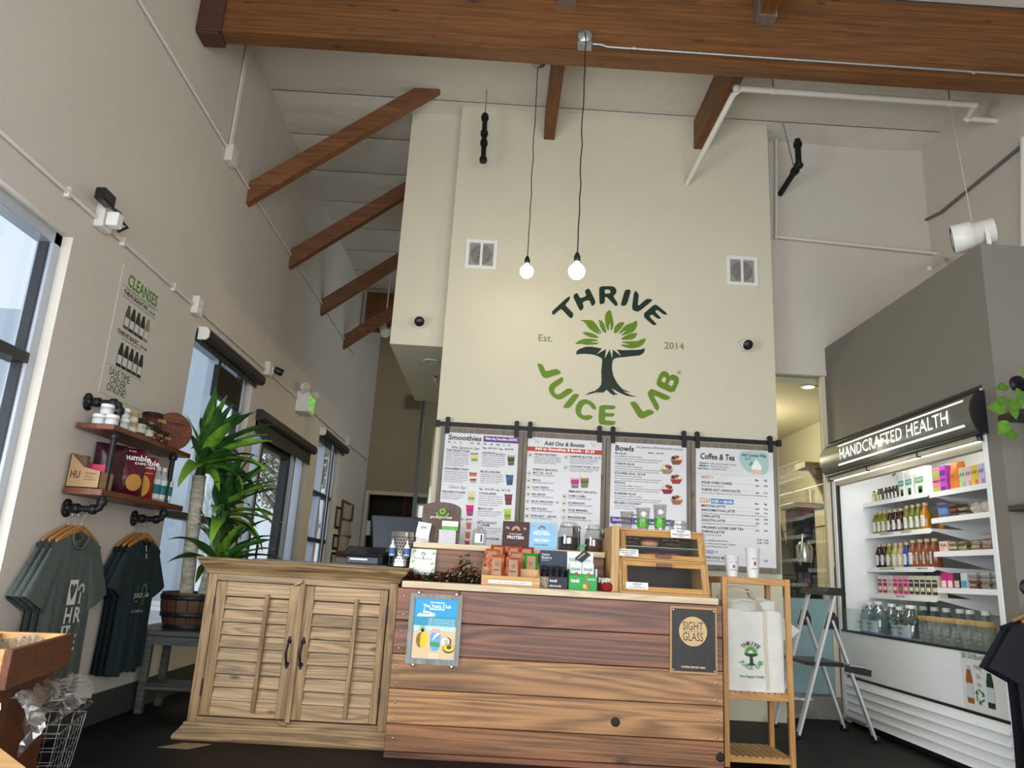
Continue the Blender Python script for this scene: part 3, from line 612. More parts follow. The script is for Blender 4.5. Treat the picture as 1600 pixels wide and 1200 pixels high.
g.poly([(538, 220), (580, 155), (632, 225), (625, 255), (545, 250)], 'eef2ee', .0008); g.poly([(540, 250), (630, 255), (624, 296), (546, 292)], 'd8c4a8', .0008); g.poly([(512, 215), (545, 168), (548, 208)], '4a9a4a', .0009)
for y, a, b, c in [(196, 'Flavors:', 'Vanilla, Coconut, Lavender, Chocolate', 400), (220, 'Milks:', 'Almond, Oat, Soy, Coconut', 336), (244, 'Add Shot:', 'Cold Brew Shot - $1.50', 314)]: g.T(a, 72 if a[0] != 'A' else 58, y, 158, 15); g.T(b, 170, y+6, c, 15, 'r', K)
for y0 in (278, 478): g.rect(45 if y0 < 400 else 50, y0, 690, y0+1.6, 'aab0b0')
g.T('HOT +', 90, 328, 195, 28, col='d08a3c'); g.rect(78, 502, 146, 540, 'd09a50'); g.T('HOT', 84, 532, 140, 22, col='fdfdfd'); g.T('/', 154, 534, 168, 24); g.rect(177, 508, 378, 552, '2f78b4'); g.T('ICED + ($0.50)', 184, 542, 372, 22, col='fdfdfd'); g.T('COLD +', 104, 995, 238, 30, col='2f78b4')
for y, h, x1, pr, sub, sx in [(372, 'POUR OVER COFFEE', 366, ('5.00', '6.00'), '(Allow 5-10 minutes brewing time)', 292), (436, 'THRIVE HOT CHOCOLATE', 440, ('4.50', '5.75'), 'An ultra smooth rich delight made with organic, heirloom Peruvian cacao & Colombian dark sugar', 682), (580, 'MATCHA LATTE', 305, ('5.50', '7.50'), '', 0), (618, 'SHROOMATCHA LATTE', 392, ('6.25', '7.75'), 'Functional mushrooms, ceremonial grade matcha with activators reishi, cordyceps, and lions mane', 680), (672, 'CHAI LATTE', 258, ('5.50', '7.00'), '', 0), (708, 'GOLDYN LATTE', 306, ('5.50', '7.50'), 'A golden delight with turmeric, raw honey and house-made sprouted almond milk', 590), (772, 'ORGANIC LOOSE LEAF TEA', 468, ('3.95', '4.95'), '', 0), (810, 'THRIVE LATTE', 298, (), 'Cold brewed coffee and milk', 270), (1040, 'THRIVE COLD BREW', 340, ('5.95', '7.20'), 'Naturally cold brewed coffee', 300)]:
    g.T(h, 90, y, x1, 21)
    if pr: g.T(pr[0], 572, y+30, 606, 15); g.T(pr[1], 648, y+32, 682, 15); g.rect(x1+10, y+2, 560, y+3.4, '8a8c90')
    if sub: g.T(sub, 90, y+24, sx, 12, 'r', K)
for y in (345, 556): g.T('Rm', 570, y+8, 600, 19); g.T('Lg', 648, y+8, 674, 19)
for i, (a, x1, b) in enumerate([('HOT', 130, '5.50  7.50'), ('ICED or BLENDED (WITH FLAVOR)', 328, '6.25  7.75'), ('Flavors: Vanilla, Caramel, Lavender, Chocolate', 395, ''), ('Add Shot: Cold Brew Shot - $1.50', 325, '')]):
    g.T(a, 98, 860+i*26, x1, 15, 'r', K)
    if b: g.T(b, 588, 884+i*26, 690, 14)
g.done()
# ------------------------------------------------------------------ wall vents, cameras
def vent(px, py, lab, n=17):
    c = on_y(px, py, YLOGO); w = .155; t = thing('wall_vent', lab, 'vent', (c.x, YLOGO, c.z-w), 'square vents on the back wall')
    y = YLOGO
    for a, b, e, f in ((-w, -w+.035, -w, w), (w-.035, w, -w, w), (-w+.035, w-.035, -w, -w+.035), (-w+.035, w-.035, w-.035, w), (-.012, .012, -w+.035, w-.035)):
        B(c.x+a, c.x+b, y-.014, y-.002, c.z+e, c.z+f).build('frame', 'white_plastic', t)
    B(c.x-w+.03, c.x+w-.03, y-.003, y-.001, c.z-w+.03, c.z+w-.03).build('dark_back', C('6d6a64'), t)
    MB().lathe([(.105, 0), (.105, .0015)], (c.x, y-.003, c.z), 24, (0, -1, 0)).build('duct', C('15161a'), t)
    for k in range(n):
        z = c.z-w+.042+k*(2*w-.084)/(n-1)
        for a, b in ((-w+.035, -.012), (.012, w-.035)):
            MB().hexa([(c.x+a, y-.010, z-.002), (c.x+b, y-.010, z-.002), (c.x+b, y-.006, z-.002), (c.x+a, y-.006, z-.002), (c.x+a, y-.010, z+.001), (c.x+b, y-.010, z+.001), (c.x+b, y-.006, z+.001), (c.x+a, y-.006, z+.001)]).build('slat', 'white_plastic', t)
vent(752, 398, 'square white vent left of the pendant bulbs'); vent(1159, 424, 'square white vent at the right edge of the logo wall')
def dome(c, lab, r=.052):
    t = thing('security_camera', lab, 'camera', c, 'white security cameras facing the room')
    MB().lathe([(r*.9, 0), (r, .01), (r, .02)], c, 16, (0, -1, 0)).build('base', 'white_plastic', t)
    MB().tube([c+Vector((0, -.02, 0)), c+Vector((0, -.05, 0)), c+Vector((.005, -.075, -.004))], .02, 8).build('neck', 'white_plastic', t)
    d = Vector((.12, -.9, -.45)).normalized(); h = c+Vector((.005, -.09, -.006))
    MB().lathe([(r*.5, -.03), (r*.98, -.015), (r*1.05, .02), (r*1.05, .045)], h, 16, d).build('housing', 'white_plastic', t)
    MB().lathe([(r*.97, .046), (r*.9, .052), (r*.5, .062), (0.001, .066)], h, 16, d).build('lens_face', 'black_plastic', t)
dome(on_y(1160, 541, YLOGO), 'white security camera beside the year on the logo wall'); dome(on_y(656, 505, 6.93), 'white security camera on the soffit box')
# ------------------------------------------------------------------ pendant bulbs
def pendant(top, bx, bz, lab, can_axis, cable):
    t = thing('pendant_lamp', lab, 'lamp', (bx, top.y, bz), 'bare bulb pendants')
    bl = Vector((bx, cable[-1].y, bz))
    MB().lathe([(.062, 0), (.062, .012), (.05, .018), (.03, .034), (.008, .037)], top, 20, can_axis).build('canopy', 'galvanized', t)
    MB().tube(cable, .0045, 6).build('cord', 'black_plastic', t)
    MB().lathe([(.012, .115), (.017, .10), (.024, .085), (.024, .05), (.02, .045)], bl, 14).build('socket', 'black_plastic', t)
    MB().lathe([(.017, .05), (.017, .034), (.026, .024)]+[(.059*math.sin(a), -.028+.059*math.cos(a)) for a in [.5+2.64*k/9 for k in range(10)]], bl, 22).build('bulb', 'bulb_glow', t)
    l = bpy.data.lights.new('bulb_light', 'POINT'); l.energy = 4; l.color = (1, .82, .58); l.shadow_soft_size = .06
    o = bpy.data.objects.new('bulb_light', l); COL.objects.link(o); o.location = bl+Vector((0, 0, -.2))
def cord(a, b, n=16, amp=.006):
    r = random.Random(3); return [a.lerp(b, i/n)+Vector((r.uniform(-amp, amp) if 0 < i < n else 0, 0, 0)) for i in range(n+1)]
ca = on_y(914, 57, 4.992); b1 = on_y(902, 398, 4.90)
pendant(ca, b1.x, b1.z-.10, 'bare globe bulb on a black cord hung from the beam face', (0, -1, 0), [ca+Vector((0, -.03, 0)), ca+Vector((-.004, -.07, -.02)), ca+Vector((0, -.088, -.10))]+cord(Vector((ca.x, 4.9, ca.z-.14)), Vector((b1.x, 4.9, b1.z))))
ca = on_z(841, 99, 5.745); b2 = on_y(824, 403, ca.y)
pendant(ca, b2.x, b2.z-.10, 'bare globe bulb on a black cord hung from the ceiling, left of the other', (0, 0, -1), cord(ca+Vector((0, 0, -.03)), Vector((b2.x, ca.y, b2.z))))
# ------------------------------------------------------------------ pipes and conduits overhead
t = thing('beam_conduit', 'thin grey metal conduit running along the beam', 'conduit', (2.2, 4.97, 5.3))
pa, pb = on_y(926, 69, 4.975), on_y(1600, 118, 4.975)
B(on_y(914, 60, 4.99).x-.055, on_y(914, 60, 4.99).x+.055, 4.993, 4.999, pa.z-.05, pa.z+.06).build('box', 'galvanized', t)
MB().tube([pa, pa+Vector((.06, 0, .0)), Vector((pa.x+.12, 4.985, pa.z-.01)), pb, Vector((4.3, 4.985, pb.z-.01))], .011, 8).build('pipe', 'galvanized', t)
for px, py in ((990, 76), (1520, 114)): c = on_y(px, py, 4.975); MB().lathe([(.016, -.012), (.016, .012)], c, 8, (1, 0, 0)).build('strap', 'galvanized', t)
t = thing('sprinkler_pipe', 'white sprinkler pipe with hangers below the ceiling at upper right', 'pipe', (2.6, 5.6, 5.2))
ZP = 5.36
q = [on_y(1073, 288, 6.775), on_z(1151, 138, ZP), on_z(1523, 164, ZP), on_z(1512, 185, ZP), on_z(1600, 193, ZP)]
q[0].z = max(q[0].z, 4.7)
e = on_y(1073, 288, 6.775); q0 = Vector((q[1].x-.03, 6.775, ZP)); 
pts = [e, q[1]+(e-q[1])*.06, q[1]+Vector((.04, 0, .0)), q[2]]
MB().tube(pts, .028, 10).build('pipe', 'pipe_white', t); MB().tube([q[2], q[3]], .026, 10).build('pipe', 'pipe_white', t); MB().tube([q[3], q[4], q[4]+Vector((.6, 0, 0))], .026, 10).build('pipe', 'pipe_white', t)
for c in (q[1], q[2], q[3]): MB().sphere(c, .036, n=10, m=6).build('elbow', 'pipe_white', t)
for px in (1208, 1484):
    f = (px-1151)/(1523-1151); c = q[1].lerp(q[2], f)
    MB().tube([c, c+Vector((0, 0, .38))], .006, 6).build('hanger_rod', 'galvanized', t); MB().lathe([(.034, -.012), (.034, .012)], c, 12, (1, 0, 0)).build('hanger_ring', 'pipe_white', t)
    B(c.x-.04, c.x+.04, c.y-.02, c.y+.02, ZP+.28, ZP+.30).build('clamp', 'black_iron', t)
t = thing('black_pipe_drop', 'black pipe stub with fittings hanging left of the pendants', 'pipe', (-.36, 6.6, 4.9), 'black pipe drops')
def drop(t, pts, r, joints, rod):
    MB().tube(pts, r, 10).build('pipe', 'black_iron', t)
    for c, d in joints: MB().lathe([(r*1.35, -.025), (r*1.5, 0), (r*1.35, .025)], c, 10, d).build('fitting', 'black_iron', t)
    MB().tube(rod, .006, 6).build('rod', 'galvanized', t)
a, b = on_y(758, 178, 6.45), on_y(755, 252, 6.45)
drop(t, [a, b], .026, [(a.lerp(b, k), (b-a)) for k in (.08, .42, .62, .97)], [Vector((a.x, 6.45, 5.75)), a])
t = thing('black_pipe_drop', 'bent black pipe stub on a rod at upper right', 'pipe', (2.9, 6.6, 4.6), 'black pipe drops')
a, m, b = on_y(1246, 218, 6.6), on_y(1248, 258, 6.6), on_y(1219, 303, 7.02)
drop(t, [a, a.lerp(m, .8), m, m.lerp(b, .25), b], .03, [(a.lerp(m, .2), m-a), (m, b-a), (m.lerp(b, .2), b-m)], [Vector((on_y(1229, 180, 6.6).x, 6.7, 5.76)), m.lerp(b, .2)])
t = thing('white_corner_conduit', 'thin white pipe down the recess wall and along it', 'conduit', (3.2, 6.9, 4.4))
a, b, c2, d = on_y(1213, 183, 7.0), on_y(1213, 370, 7.0), on_y(1483, 398, 6.96), on_y(1452, 419, 6.4)
MB().tube([a, b], .016, 8).build('pipe', 'pipe_white', t); MB().tube([b, c2], .016, 8).build('pipe', 'pipe_white', t); MB().tube([c2, d], .02, 8).build('pipe', 'pipe_white', t)
MB().sphere(b, .024, n=8, m=6).build('elbow', 'pipe_white', t); MB().sphere(c2, .024, n=8, m=6).build('elbow', 'pipe_white', t)
t = thing('grey_wall_conduit', 'dark grey conduit slanting across the right wall', 'conduit', (4.33, 6.0, 4.4))
MB().tube([on_x(1442, 346, XR-.02), on_x(1470, 332, XR-.02), on_x(1600, 225, XR-.02)], .016, 8).build('pipe', C('6a645c'), t)
MB().tube([on_x(1600, 215, XR-.04), on_x(1600, 390, XR-.04)], .03, 8).build('riser', 'pipe_white', t)
# white can spotlight on top of the grey block with its cable
c = on_y(1527, 366, 4.75); t = thing('spot_lamp', 'white cylinder spotlight on top of the grey wall', 'lamp', (c.x, c.y, 3.46))
d = Vector((-.83, .50, -.10)).normalized()
MB().lathe([(.075, -.11), (.09, -.105), (.09, .03), (.105, .03), (.105, .15), (.10, .155)], c, 20, d).build('can', 'white_enamel', t); MB().lathe([(.102, .152), (.09, .158), (.001, .150)], c, 20, d).build('lens', C('2a2c30'), t)
br = MB(); br.bar(c+Vector((.0, -.10, .02)), Vector((c.x+.01, c.y-.10, 3.47)), .03, .006, (0, 1, 0)); br.bar(c+Vector((.0, .10, .02)), Vector((c.x+.01, c.y+.10, 3.47)), .03, .006, (0, 1, 0)); br.box(c.x-.02, c.x+.04, c.y-.11, c.y+.11, 3.461, 3.468)
br.build('yoke', 'white_enamel', t)
MB().tube([c+Vector((-.03, 0, .10)), (c+Vector((-.03, 0, .10))).lerp(q[1].lerp(q[2], (1484-1151)/372), .5), q[1].lerp(q[2], (1484-1151)/372)+Vector((0, 0, -.036))], .003, 6).build('cable', 'pipe_white', t)
# ------------------------------------------------------------------ left wall: conduits, boxes, poster
XW = XL+.0165
def lw(px, py, d=.012): return on_x(px, py, XL+d)
t = thing('wall_conduit', 'white conduit with outlet boxes along the left wall above the windows', 'conduit', (XL, 6, 3.07))
ZC = 3.065
MB().tube([(XW, 1.0, ZC), (XW, 12.6, ZC), (XW, 14.45, ZC+.02)], .013, 8).build('pipe', 'pipe_white', t)
for y, z in ((4.27, 3.09), (5.78, 3.07), (7.75, 3.08), (12.2, 3.07)):
    B(XL+.001, XL+.06, y-.06, y+.06, z-.075, z+.075).build('outlet_box', 'pipe_white', t, .006)
    MB().lathe([(.02, 0), (.02, .004)], (XL+.06, y, z+.03), 10, (1, 0, 0)).build('socket', 'white_plastic', t); MB().lathe([(.02, 0), (.02, .004)], (XL+.06, y, z-.03), 10, (1, 0, 0)).build('socket', 'white_plastic', t)
for y in (4.55, 5.35, 3.9): B(XL+.001, XL+.03, y-.012, y+.012, ZC-.03, ZC+.03).build('strap', 'pipe_white', t)
t = thing('upper_conduit', 'thin white conduit high on the left wall under the braces', 'conduit', (XL, 6, 4.6))
MB().tube([(XW, 2.0, 4.66), (XW, 5.88, 4.58)], .013, 8).build('pipe', 'pipe_white', t); [MB().tube([(XW, a_, 4.53), (XW, b_, 4.53)], .011, 8).build('pipe', 'pipe_white', t) for a_, b_ in ((6.0, 6.495), (6.605, 8.025), (8.135, 9.645), (9.755, 11.225), (11.335, 12.0))]
MB().tube([(XW, 5.91, 4.6), (XW, 5.93, 5.76)], .013, 8).build('pipe', 'pipe_white', t); MB().tube([(XW, 5.955, 4.6), (XW, 5.975, 5.76)], .009, 8).build('pipe', 'pipe_white', t)
B(XL+.001, XL+.07, 5.86, 6.0, 4.46, 4.62).build('junction_box', 'pipe_white', t, .006)
t = thing('wall_adapter', 'black plug adapter with cable on the outlet box near the first window', 'adapter', (XL+.06, 4.2, 3.14))
B(XL+.062, XL+.13, 4.06, 4.19, 3.12, 3.20).build('body', 'black_plastic', t, .01)
MB().tube([(XL+.1, 4.18, 3.13), (XL+.12, 4.27, 3.13), (XL+.11, 4.34, 3.10), (XL+.10, 4.42, 3.11), (XL+.08, 4.36, 3.05)], .01, 6).build('cable', 'black_plastic', t)
B(XL+.066, XL+.14, 4.22, 4.29, 3.03, 3.12).build('plug', 'white_plastic', t, .006)
t = thing('small_camera', 'small black camera on the conduit above the second window', 'camera', (XL+.06, 7.85, 3.05))
MB().lathe([(.035, 0), (.04, .02), (.04, .09), (.03, .1)], (XL+.07, 7.82, 3.10), 12, (.6, .2, -.2)).build('housing', 'black_plastic', t)
B(XL+.061, XL+.075, 7.80, 7.84, 3.05, 3.12).build('mount', 'white_plastic', t)
# cleanse poster, a flat sheet on the wall
U_, V_ = (0, 1, 0), (0, 0, 1)
PY0, PY1, PZ0, PZ1 = 4.635, 5.235, 2.075, 2.945
t = thing('cleanse_poster', 'tall white poster headed Cleanses on the left wall', 'poster', (XL, 4.93, PZ0))
B(XL+.001, XL+.005, PY0, PY1, PZ0, PZ1).build('sheet', C('c9c4ba'), t)
XP = XL+.0062
def pp(u, v): return Vector((XP, PY0+u*(PY1-PY0), PZ1-v*(PZ1-PZ0)))
pw = PY1-PY0
def PT(mb, s, u, v, u1, h, key='b', shear=0.): write(mb, s, pp(u, v), U_, V_, h, (u1-u)*pw, key, 'l', shear)
m = MB(); PT(m, 'CLEANSES', .14, .13, .88, .082); m.build('heading', C('4a8a2a'), t)
m = MB(); PT(m, 'THRIVE SIGNATURE', .10, .21, .68, .03); PT(m, '1-DAY $74', .71, .212, .88, .018); PT(m, 'THRIVE BASIC', .12, .52, .62, .03); PT(m, '1-DAY $62', .65, .522, .84, .018)
PT(m, 'SAVE TIME', .12, .845, .58, .05, 'r'); PT(m, 'ORDER', .16, .905, .52, .05, 'r'); PT(m, 'ONLINE!', .12, .965, .56, .05, 'r')
PT(m, 'Organic - Gluten Free - Dairy Free - Locally Sourced', .14, .165, .86, .014, 'r'); PT(m, 'for those new to cleansing or looking for a reset', .1, .235, .9, .011, 'r'); PT(m, 'for those who like savory nuts', .24, .545, .7, .011, 'r')
m.flat([pp(.06, .147), pp(.94, .147), pp(.94, .149), pp(.06, .149)]); m.flat([pp(.06, .775), pp(.94, .775), pp(.94, .777), pp(.06, .777)])
o = m.build('lettering', C('1a1a1a'), t); o['kind'] = 'stuff'
for row, (v0, cols) in enumerate([(.27, ['4c5a2a', '22301f', '2c3d22', '1f2c22', '8f7f68']), (.57, ['1d2a1c', '222a20', '1f2a1c', '3a2a20', '1c2a24'])]):
    for i, c in enumerate(cols):
        u = .22+i*.12; m = MB()
        m.flat([pp(u, v0+.19), pp(u, v0+.07), pp(u+.02, v0+.03), pp(u+.03, v0), pp(u+.08, v0), pp(u+.09, v0+.03), pp(u+.11, v0+.07), pp(u+.11, v0+.19)]); b_ = m.build('printed_bottle', C(c), t)
        m = MB(); q_ = [pp(u+.008, v0+.10), pp(u+.102, v0+.10), pp(u+.102, v0+.165), pp(u+.008, v0+.165)]; m.flat([p+Vector((.0006, 0, 0)) for p in q_]); m.build('printed_label', C('cfd0cc'), b_)
# roller shades
def shade(y0, y1, z, lab, drop):
    t = thing('roller_shade', lab, 'shade', (XL+.05, (y0+y1)/2, z-.1), 'dark roller shades over the openings')
    pr = [(XL+.002, z), (XL+.07, z), (XL+.095, z-.03), (XL+.095, z-.085), (XL+.07, z-.11), (XL+.002, z-.11)]
    MB().prism([(x, y0, zz) for x, zz in pr], (0, y1-y0, 0)).build('cassette', C('2b2d2f', .4), t)
    MB().prism([(x, y0-.012, zz) for x, zz in pr], (0, .012, 0)).build('end_cap', C('2b2d2f', .4) if drop > .1 else 'white_plastic', t); MB().prism([(x, y1, zz) for x, zz in pr], (0, .012, 0)).build('end_cap', C('2b2d2f', .4), t)
    B(XL+.02, XL+.024, y0+.03, y1-.03, z-.11-drop, z-.10).build('fabric', C('3a3833', .8), t)
    B(XL+.016, XL+.028, y0+.03, y1-.03, z-.13-drop, z-.11-drop).build('hem_bar', C('2b2d2f', .4), t)
shade(5.95, 7.50, 2.95, 'dark roller shade above the window behind the plant', .02)
shade(7.66, 10.02, 2.62, 'dark roller shade above the glass door', .13)
shade(10.42, 12.15, 2.96, 'dark roller shade above the farthest window', .02)
for (y, z) in ((12.0, 2.8),): solo(MB().tube([(XL+.03, 11.2, 2.84), (XL+.03, 11.2, .9), (XL+.03, 11.22, .88), (XL+.03, 11.24, .9), (XL+.03, 11.24, 2.84)], .004, 6), 'shade_chain', 'white_plastic', 'thin looped shade chain in the farthest window', 'chain')
t = thing('hanging_screen', 'black flat screen hanging in the window behind the plant', 'screen', (XL-.02, 6.85, 2.48))
B(XL-.05, XL+.0, 6.50, 7.14, 2.49, 2.78).build('panel', 'black_plastic', t, .006); B(XL+.0, XL+.002, 6.53, 7.11, 2.52, 2.75).build('display', C('0a0c0e', .15), t)
for y in (6.65, 7.0): MB().tube([(XL-.02, y, 2.78), (XL-.02, y, 2.93)], .004, 6).build('wire', 'steel', t)
# exit sign
y = 9.2; t = thing('exit_sign', 'white exit sign with green letters and two emergency lamp heads', 'sign', (XL+.05, y, 2.84))
B(XL+.001, XL+.16, y-.17, y+.17, 2.90, 3.16).build('housing', 'white_plastic', t, .008)
s = MB(); write(s, 'EXIT', (XL+.1615, y-.15, 2.94), U_, V_, .17, .30, 'b'); s.build('lettering', 'exit_green', t)
for dy in (-.24, .24):
    MB().tube([(XL+.08, y+dy*.7, 3.12), (XL+.09, y+dy*.95, 3.17)], .018, 8).build('arm', 'white_plastic', t)
    h_ = MB().lathe([(.03, -.05), (.062, -.03), (.068, .02), (.06, .035)], (XL+.11, y+dy, 3.19), 14, (.7, -.5, -.25)).build('lamp_head', 'white_plastic', t)
    MB().lathe([(.058, .034), (.05, .04), (.001, .045)], (XL+.11, y+dy, 3.19), 14, (.7, -.5, -.25)).build('lens', C('c9c2a8', .2), h_)
# notice board by the far corner
t = thing('notice_board', 'cork notice board with pinned papers beyond the farthest window', 'board', (XL, 12.9, 1.25))
B(XL+.001, XL+.02, 12.45, 13.5, 1.22, 2.14).build('cork', C('6a4a30'), t)
r = random.Random(5)
for i in range(14):
    yy = 12.48+(i % 5)*.19+r.uniform(0, .04); zz = 1.28+(i//5)*.28+r.uniform(0, .04)
    MB().add([(XL+.022+.001*i, yy, zz), (XL+.022+.001*i, yy+.17, zz), (XL+.03+.001*i, yy+.17, zz+.24), (XL+.022+.001*i, yy, zz+.24)], [(0, 1, 2, 3)]).build('paper', C(['c2a98c', 'b9b3a4', 'c8a890', 'a8a090', 'cbb89c'][i % 5]), t)
for i, (z0, z1) in enumerate(((1.65, 2.0), (1.32, 1.56), (1.0, 1.28))):
    tt = thing('framed_notice', ['upper', 'middle', 'lower'][i]+' small black framed notice beside the cork board', 'frame', (XL, 12.25, z0), 'small framed notices by the far window')
    B(XL+.001, XL+.02, 12.08, 12.40, z0, z1).build('frame', 'black_plastic', tt, .004); B(XL+.02, XL+.022, 12.12, 12.36, z0+.04, z1-.04).build('sheet', C('a8a49a'), tt)
# vent and things at the far wall
c = Vector((-1.78, YFAR, 4.30)); t = thing('far_vent', 'grey return vent high on the far wall', 'vent', (c.x, YFAR, 4.16))
B(c.x-.17, c.x+.17, YFAR-.02, YFAR-.002, 4.15, 4.45).build('frame', C('8a7c66'), t)
for k in range(9): B(c.x-.14, c.x+.14, YFAR-.026, YFAR-.02, 4.18+k*.029, 4.195+k*.029).build('slat', C('5a5040'), t)
w_ = thing('wreath', 'dark green wreath in the far doorway', 'wreath', (-1.9, 15.0, 1.6)); m = MB(); rr = random.Random(4)
for i in range(260):
    a = rr.uniform(0, 6.283); p0 = Vector((-1.55+.55*math.cos(a), 15.0, 1.55+.55*math.sin(a))); d_ = Vector((rr.uniform(-1, 1), rr.uniform(-1, .3), rr.uniform(-1, 1)))*.13
    s_ = d_.cross(Vector((0, 1, .3))).normalized()*.018; m.add([p0-s_, p0+s_, p0+d_], [(0, 1, 2)])
o = m.build('greenery', C('10160c'), w_); o['kind'] = 'stuff'
MB().tube([(-1.55+.55*math.cos(k*.3927), 15.0, 1.55+.55*math.sin(k*.3927)) for k in range(17)], .03, 6, False).build('ring', C('1c1410'), w_)
t = thing('track_spotlight', 'white track spotlight low behind the soffit box', 'lamp', (-1.2, 11.6, 4.6))
c = on_y(601, 517, 11.6)
MB().lathe([(.07, -.1), (.08, .1)], c, 12, (.3, -.7, -.6)).build('can', 'white_enamel', t); MB().lathe([(.07, -.1), (.08, .1)], c+Vector((.17, 0, .03)), 12, (-.3, -.7, -.6)).build('can', 'white_enamel', t)
MB().tube([c, Vector((c.x, 11.6, 5.76))], .012, 6).build('stem', 'white_enamel', t)
solo(B(on_y(572, 475, 12.3).x, -.2, 12.3, 12.42, 5.05, 5.75), 'far_beam', 'joist_wood', 'dark brown far beam end beside the soffit box', 'beam')
# soffit underside: downlight ring and sprinkler
c = on_z(673, 564, 3.198); t = thing('recessed_light', 'round recessed light under the soffit box', 'lamp', c)
MB().lathe([(.075, 0), (.085, -.006), (.06, -.010), (.055, -.002)], c, 20).build('trim_ring', 'white_enamel', t); MB().lathe([(.054, -.0105), (.001, -.013)], c, 20).build('lens', C('c8c2b4', .3), t)
c = on_z(680, 588, 3.198); t = thing('fire_sprinkler', 'chrome fire sprinkler under the soffit box', 'sprinkler', c-Vector((0, 0, .11)))
MB().lathe([(.05, 0), (.045, -.012), (.02, -.02), (.018, -.05), (.03, -.055)], c, 14).build('body', 'steel', t); MB().lathe([(.006, -.055), (.006, -.09), (.028, -.092), (.028, -.096), (.004, -.11)], c, 12).build('deflector', 'steel', t)
# ------------------------------------------------------------------ pipe shelf on the left wall
SY0, SY1, XSF = 4.44, 5.62, -2.315
t = thing('pipe_shelf', 'two tier walnut wall shelf on black iron pipes', 'shelf', (-2.44, 5.0, 1.3))
B(XL+.015, XSF, SY0, SY1, 1.412, 1.452).build('shelf_board', 'shelf_walnut', t, .003); B(XL+.015, XSF, SY0, SY1-.02, 1.805, 1.838).build('shelf_board', 'shelf_walnut', t, .003)
for y in (4.54, 5.40):
    xp = XL+.205
    def fit(c, d, r=.027): MB().lathe([(r, -.018), (r*1.12, -.012), (r*1.12, .012), (r, .018)], c, 10, d).build('fitting', 'black_iron', t)
    for z, up in (((1.335, 1), (1.985, -1)) if y < 5 else ((1.335, 1),)):
        MB().lathe([(.055, 0), (.055, .008), (.05, .012), (.026, .014), (.026, .03)], (XL+.001, y, z), 16, (1, 0, 0)).build('flange', 'black_iron', t)
        for a in range(4): MB().lathe([(.006, 0), (.006, .004)], (XL+.012, y+.038*math.cos(a*1.57+.78), z+.038*math.sin(a*1.57+.78)), 6, (1, 0, 0)).build('screw', 'steel', t)
        MB().tube([(XL+.02, y, z), (xp-.03, y, z), (xp-.008, y, z+.008*up), (xp, y, z+.03*up), (xp, y, z+.075*up)], .019, 10).build('pipe', 'black_iron', t)
        fit((xp-.045, y, z), (1, 0, 0)); fit((xp, y, z+.045*up), (0, 0, 1)); fit((XL+.06, y, z), (1, 0, 0))
    MB().tube([(xp, y, 1.452), (xp, y, 1.805)], .017, 10).build('pipe', 'black_iron', t); fit((xp, y, 1.78), (0, 0, 1))
    if y < 5: MB().tube([(xp, y, 1.838), (xp, y, 1.93)], .017, 10).build('pipe', 'black_iron', t)
# goods on the shelf
def jar(name, lab, grp, x, y, z, r, h, body, lid, label_c, lid_h=.02, gold=None):
    t = thing(name, lab, 'jar', (x, y, z), grp)
    MB().lathe([(r*.9, 0), (r, .006), (r, h-.012), (r*.92, h-lid_h)], (x, y, z), 16).build('body', C(body, .25), t)
    MB().lathe([(r*1.03, h-lid_h), (r*1.03, h-.002), (r*.98, h)], (x, y, z), 16).build('lid', C(lid, .35), t)
    if label_c: MB().lathe([(r*1.012, h*.16), (r*1.012, h-lid_h-.016)], (x, y, z), 16).build('wrap_label', C(label_c), t)
    if gold:
        s = MB(); write(s, gold, (x+r*1.02*.85, y-r*.55, z+h*.42), Vector((.45, .9, 0)), V_, r*.3, r*1.1, 'b'); s.build('lettering', C('8a8a80' if label_c else 'c8a060'), t)
UZ0, LZ0 = 1.839, 1.453
r_, h_ = .038, .062
for i, (x, y, z, lab) in enumerate([(-2.440, 4.49, 0, 'bottom row, nearest the shelf end'), (-2.362, 4.49, 0, 'bottom row, middle'), (-2.354, 4.605, 0, 'bottom row, beside the tan jars'), (-2.402, 4.49, 1, 'upper row, left'), (-2.356, 4.60, 1, 'upper row, right')]):
    jar('white_jar', 'small white lidded jar on the top shelf, '+lab, 'white cosmetic jars on the top shelf', x, y, UZ0+z*(h_+.001), r_, h_, 'c9c9c6', 'd8d8d4', 'bfc3c8', gold='CREAM')
for k in range(2): jar('tan_jar', 'small cream jar with a tan lid, %s of two stacked' % ['lower', 'upper'][k], 'tan lidded jars on the top shelf', -2.365, 4.72, UZ0+k*.063, .042, .062, 'd2cbb8', 'a88a5c', None, .024)
jar('large_cream_jar', 'big cream labelled jar with black lid on the top shelf', 'black lidded jars on the top shelf', -2.385, 4.845, UZ0, .06, .11, '4a4a30', '141416', 'c9c6b0', .02, 'BUTTER')
jar('small_cream_jar', 'smaller cream labelled jar with black lid, beside the big one', 'black lidded jars on the top shelf', -2.365, 4.96, UZ0, .042, .09, '4a4a30', '141416', 'c9c6b0', .018, 'NUT')
for x, y, z, r, h, lab in [(-2.40, 5.075, .0905, .066, .105, 'big brown jar on top of the stacked brown jars'), (-2.36, 5.06, 0, .040, .09, 'small brown jar with black lid under the big brown one'), (-2.36, 5.175, 0, .044, .088, 'small brown jar with black lid nearest the round sign'), (-2.45, 5.10, 0, .040, .09, 'small brown jar at the back beneath the big brown one')]:
    jar('brown_jar', lab, 'brown nut butter jars on the top shelf', x, y, UZ0+z, r, h, '4a281a', '121012', None, .018, 'HAZEL')
t = thing('round_wood_sign', 'round brown wooden plaque at the end of the top shelf', 'sign', (-2.42, 5.5, UZ0))
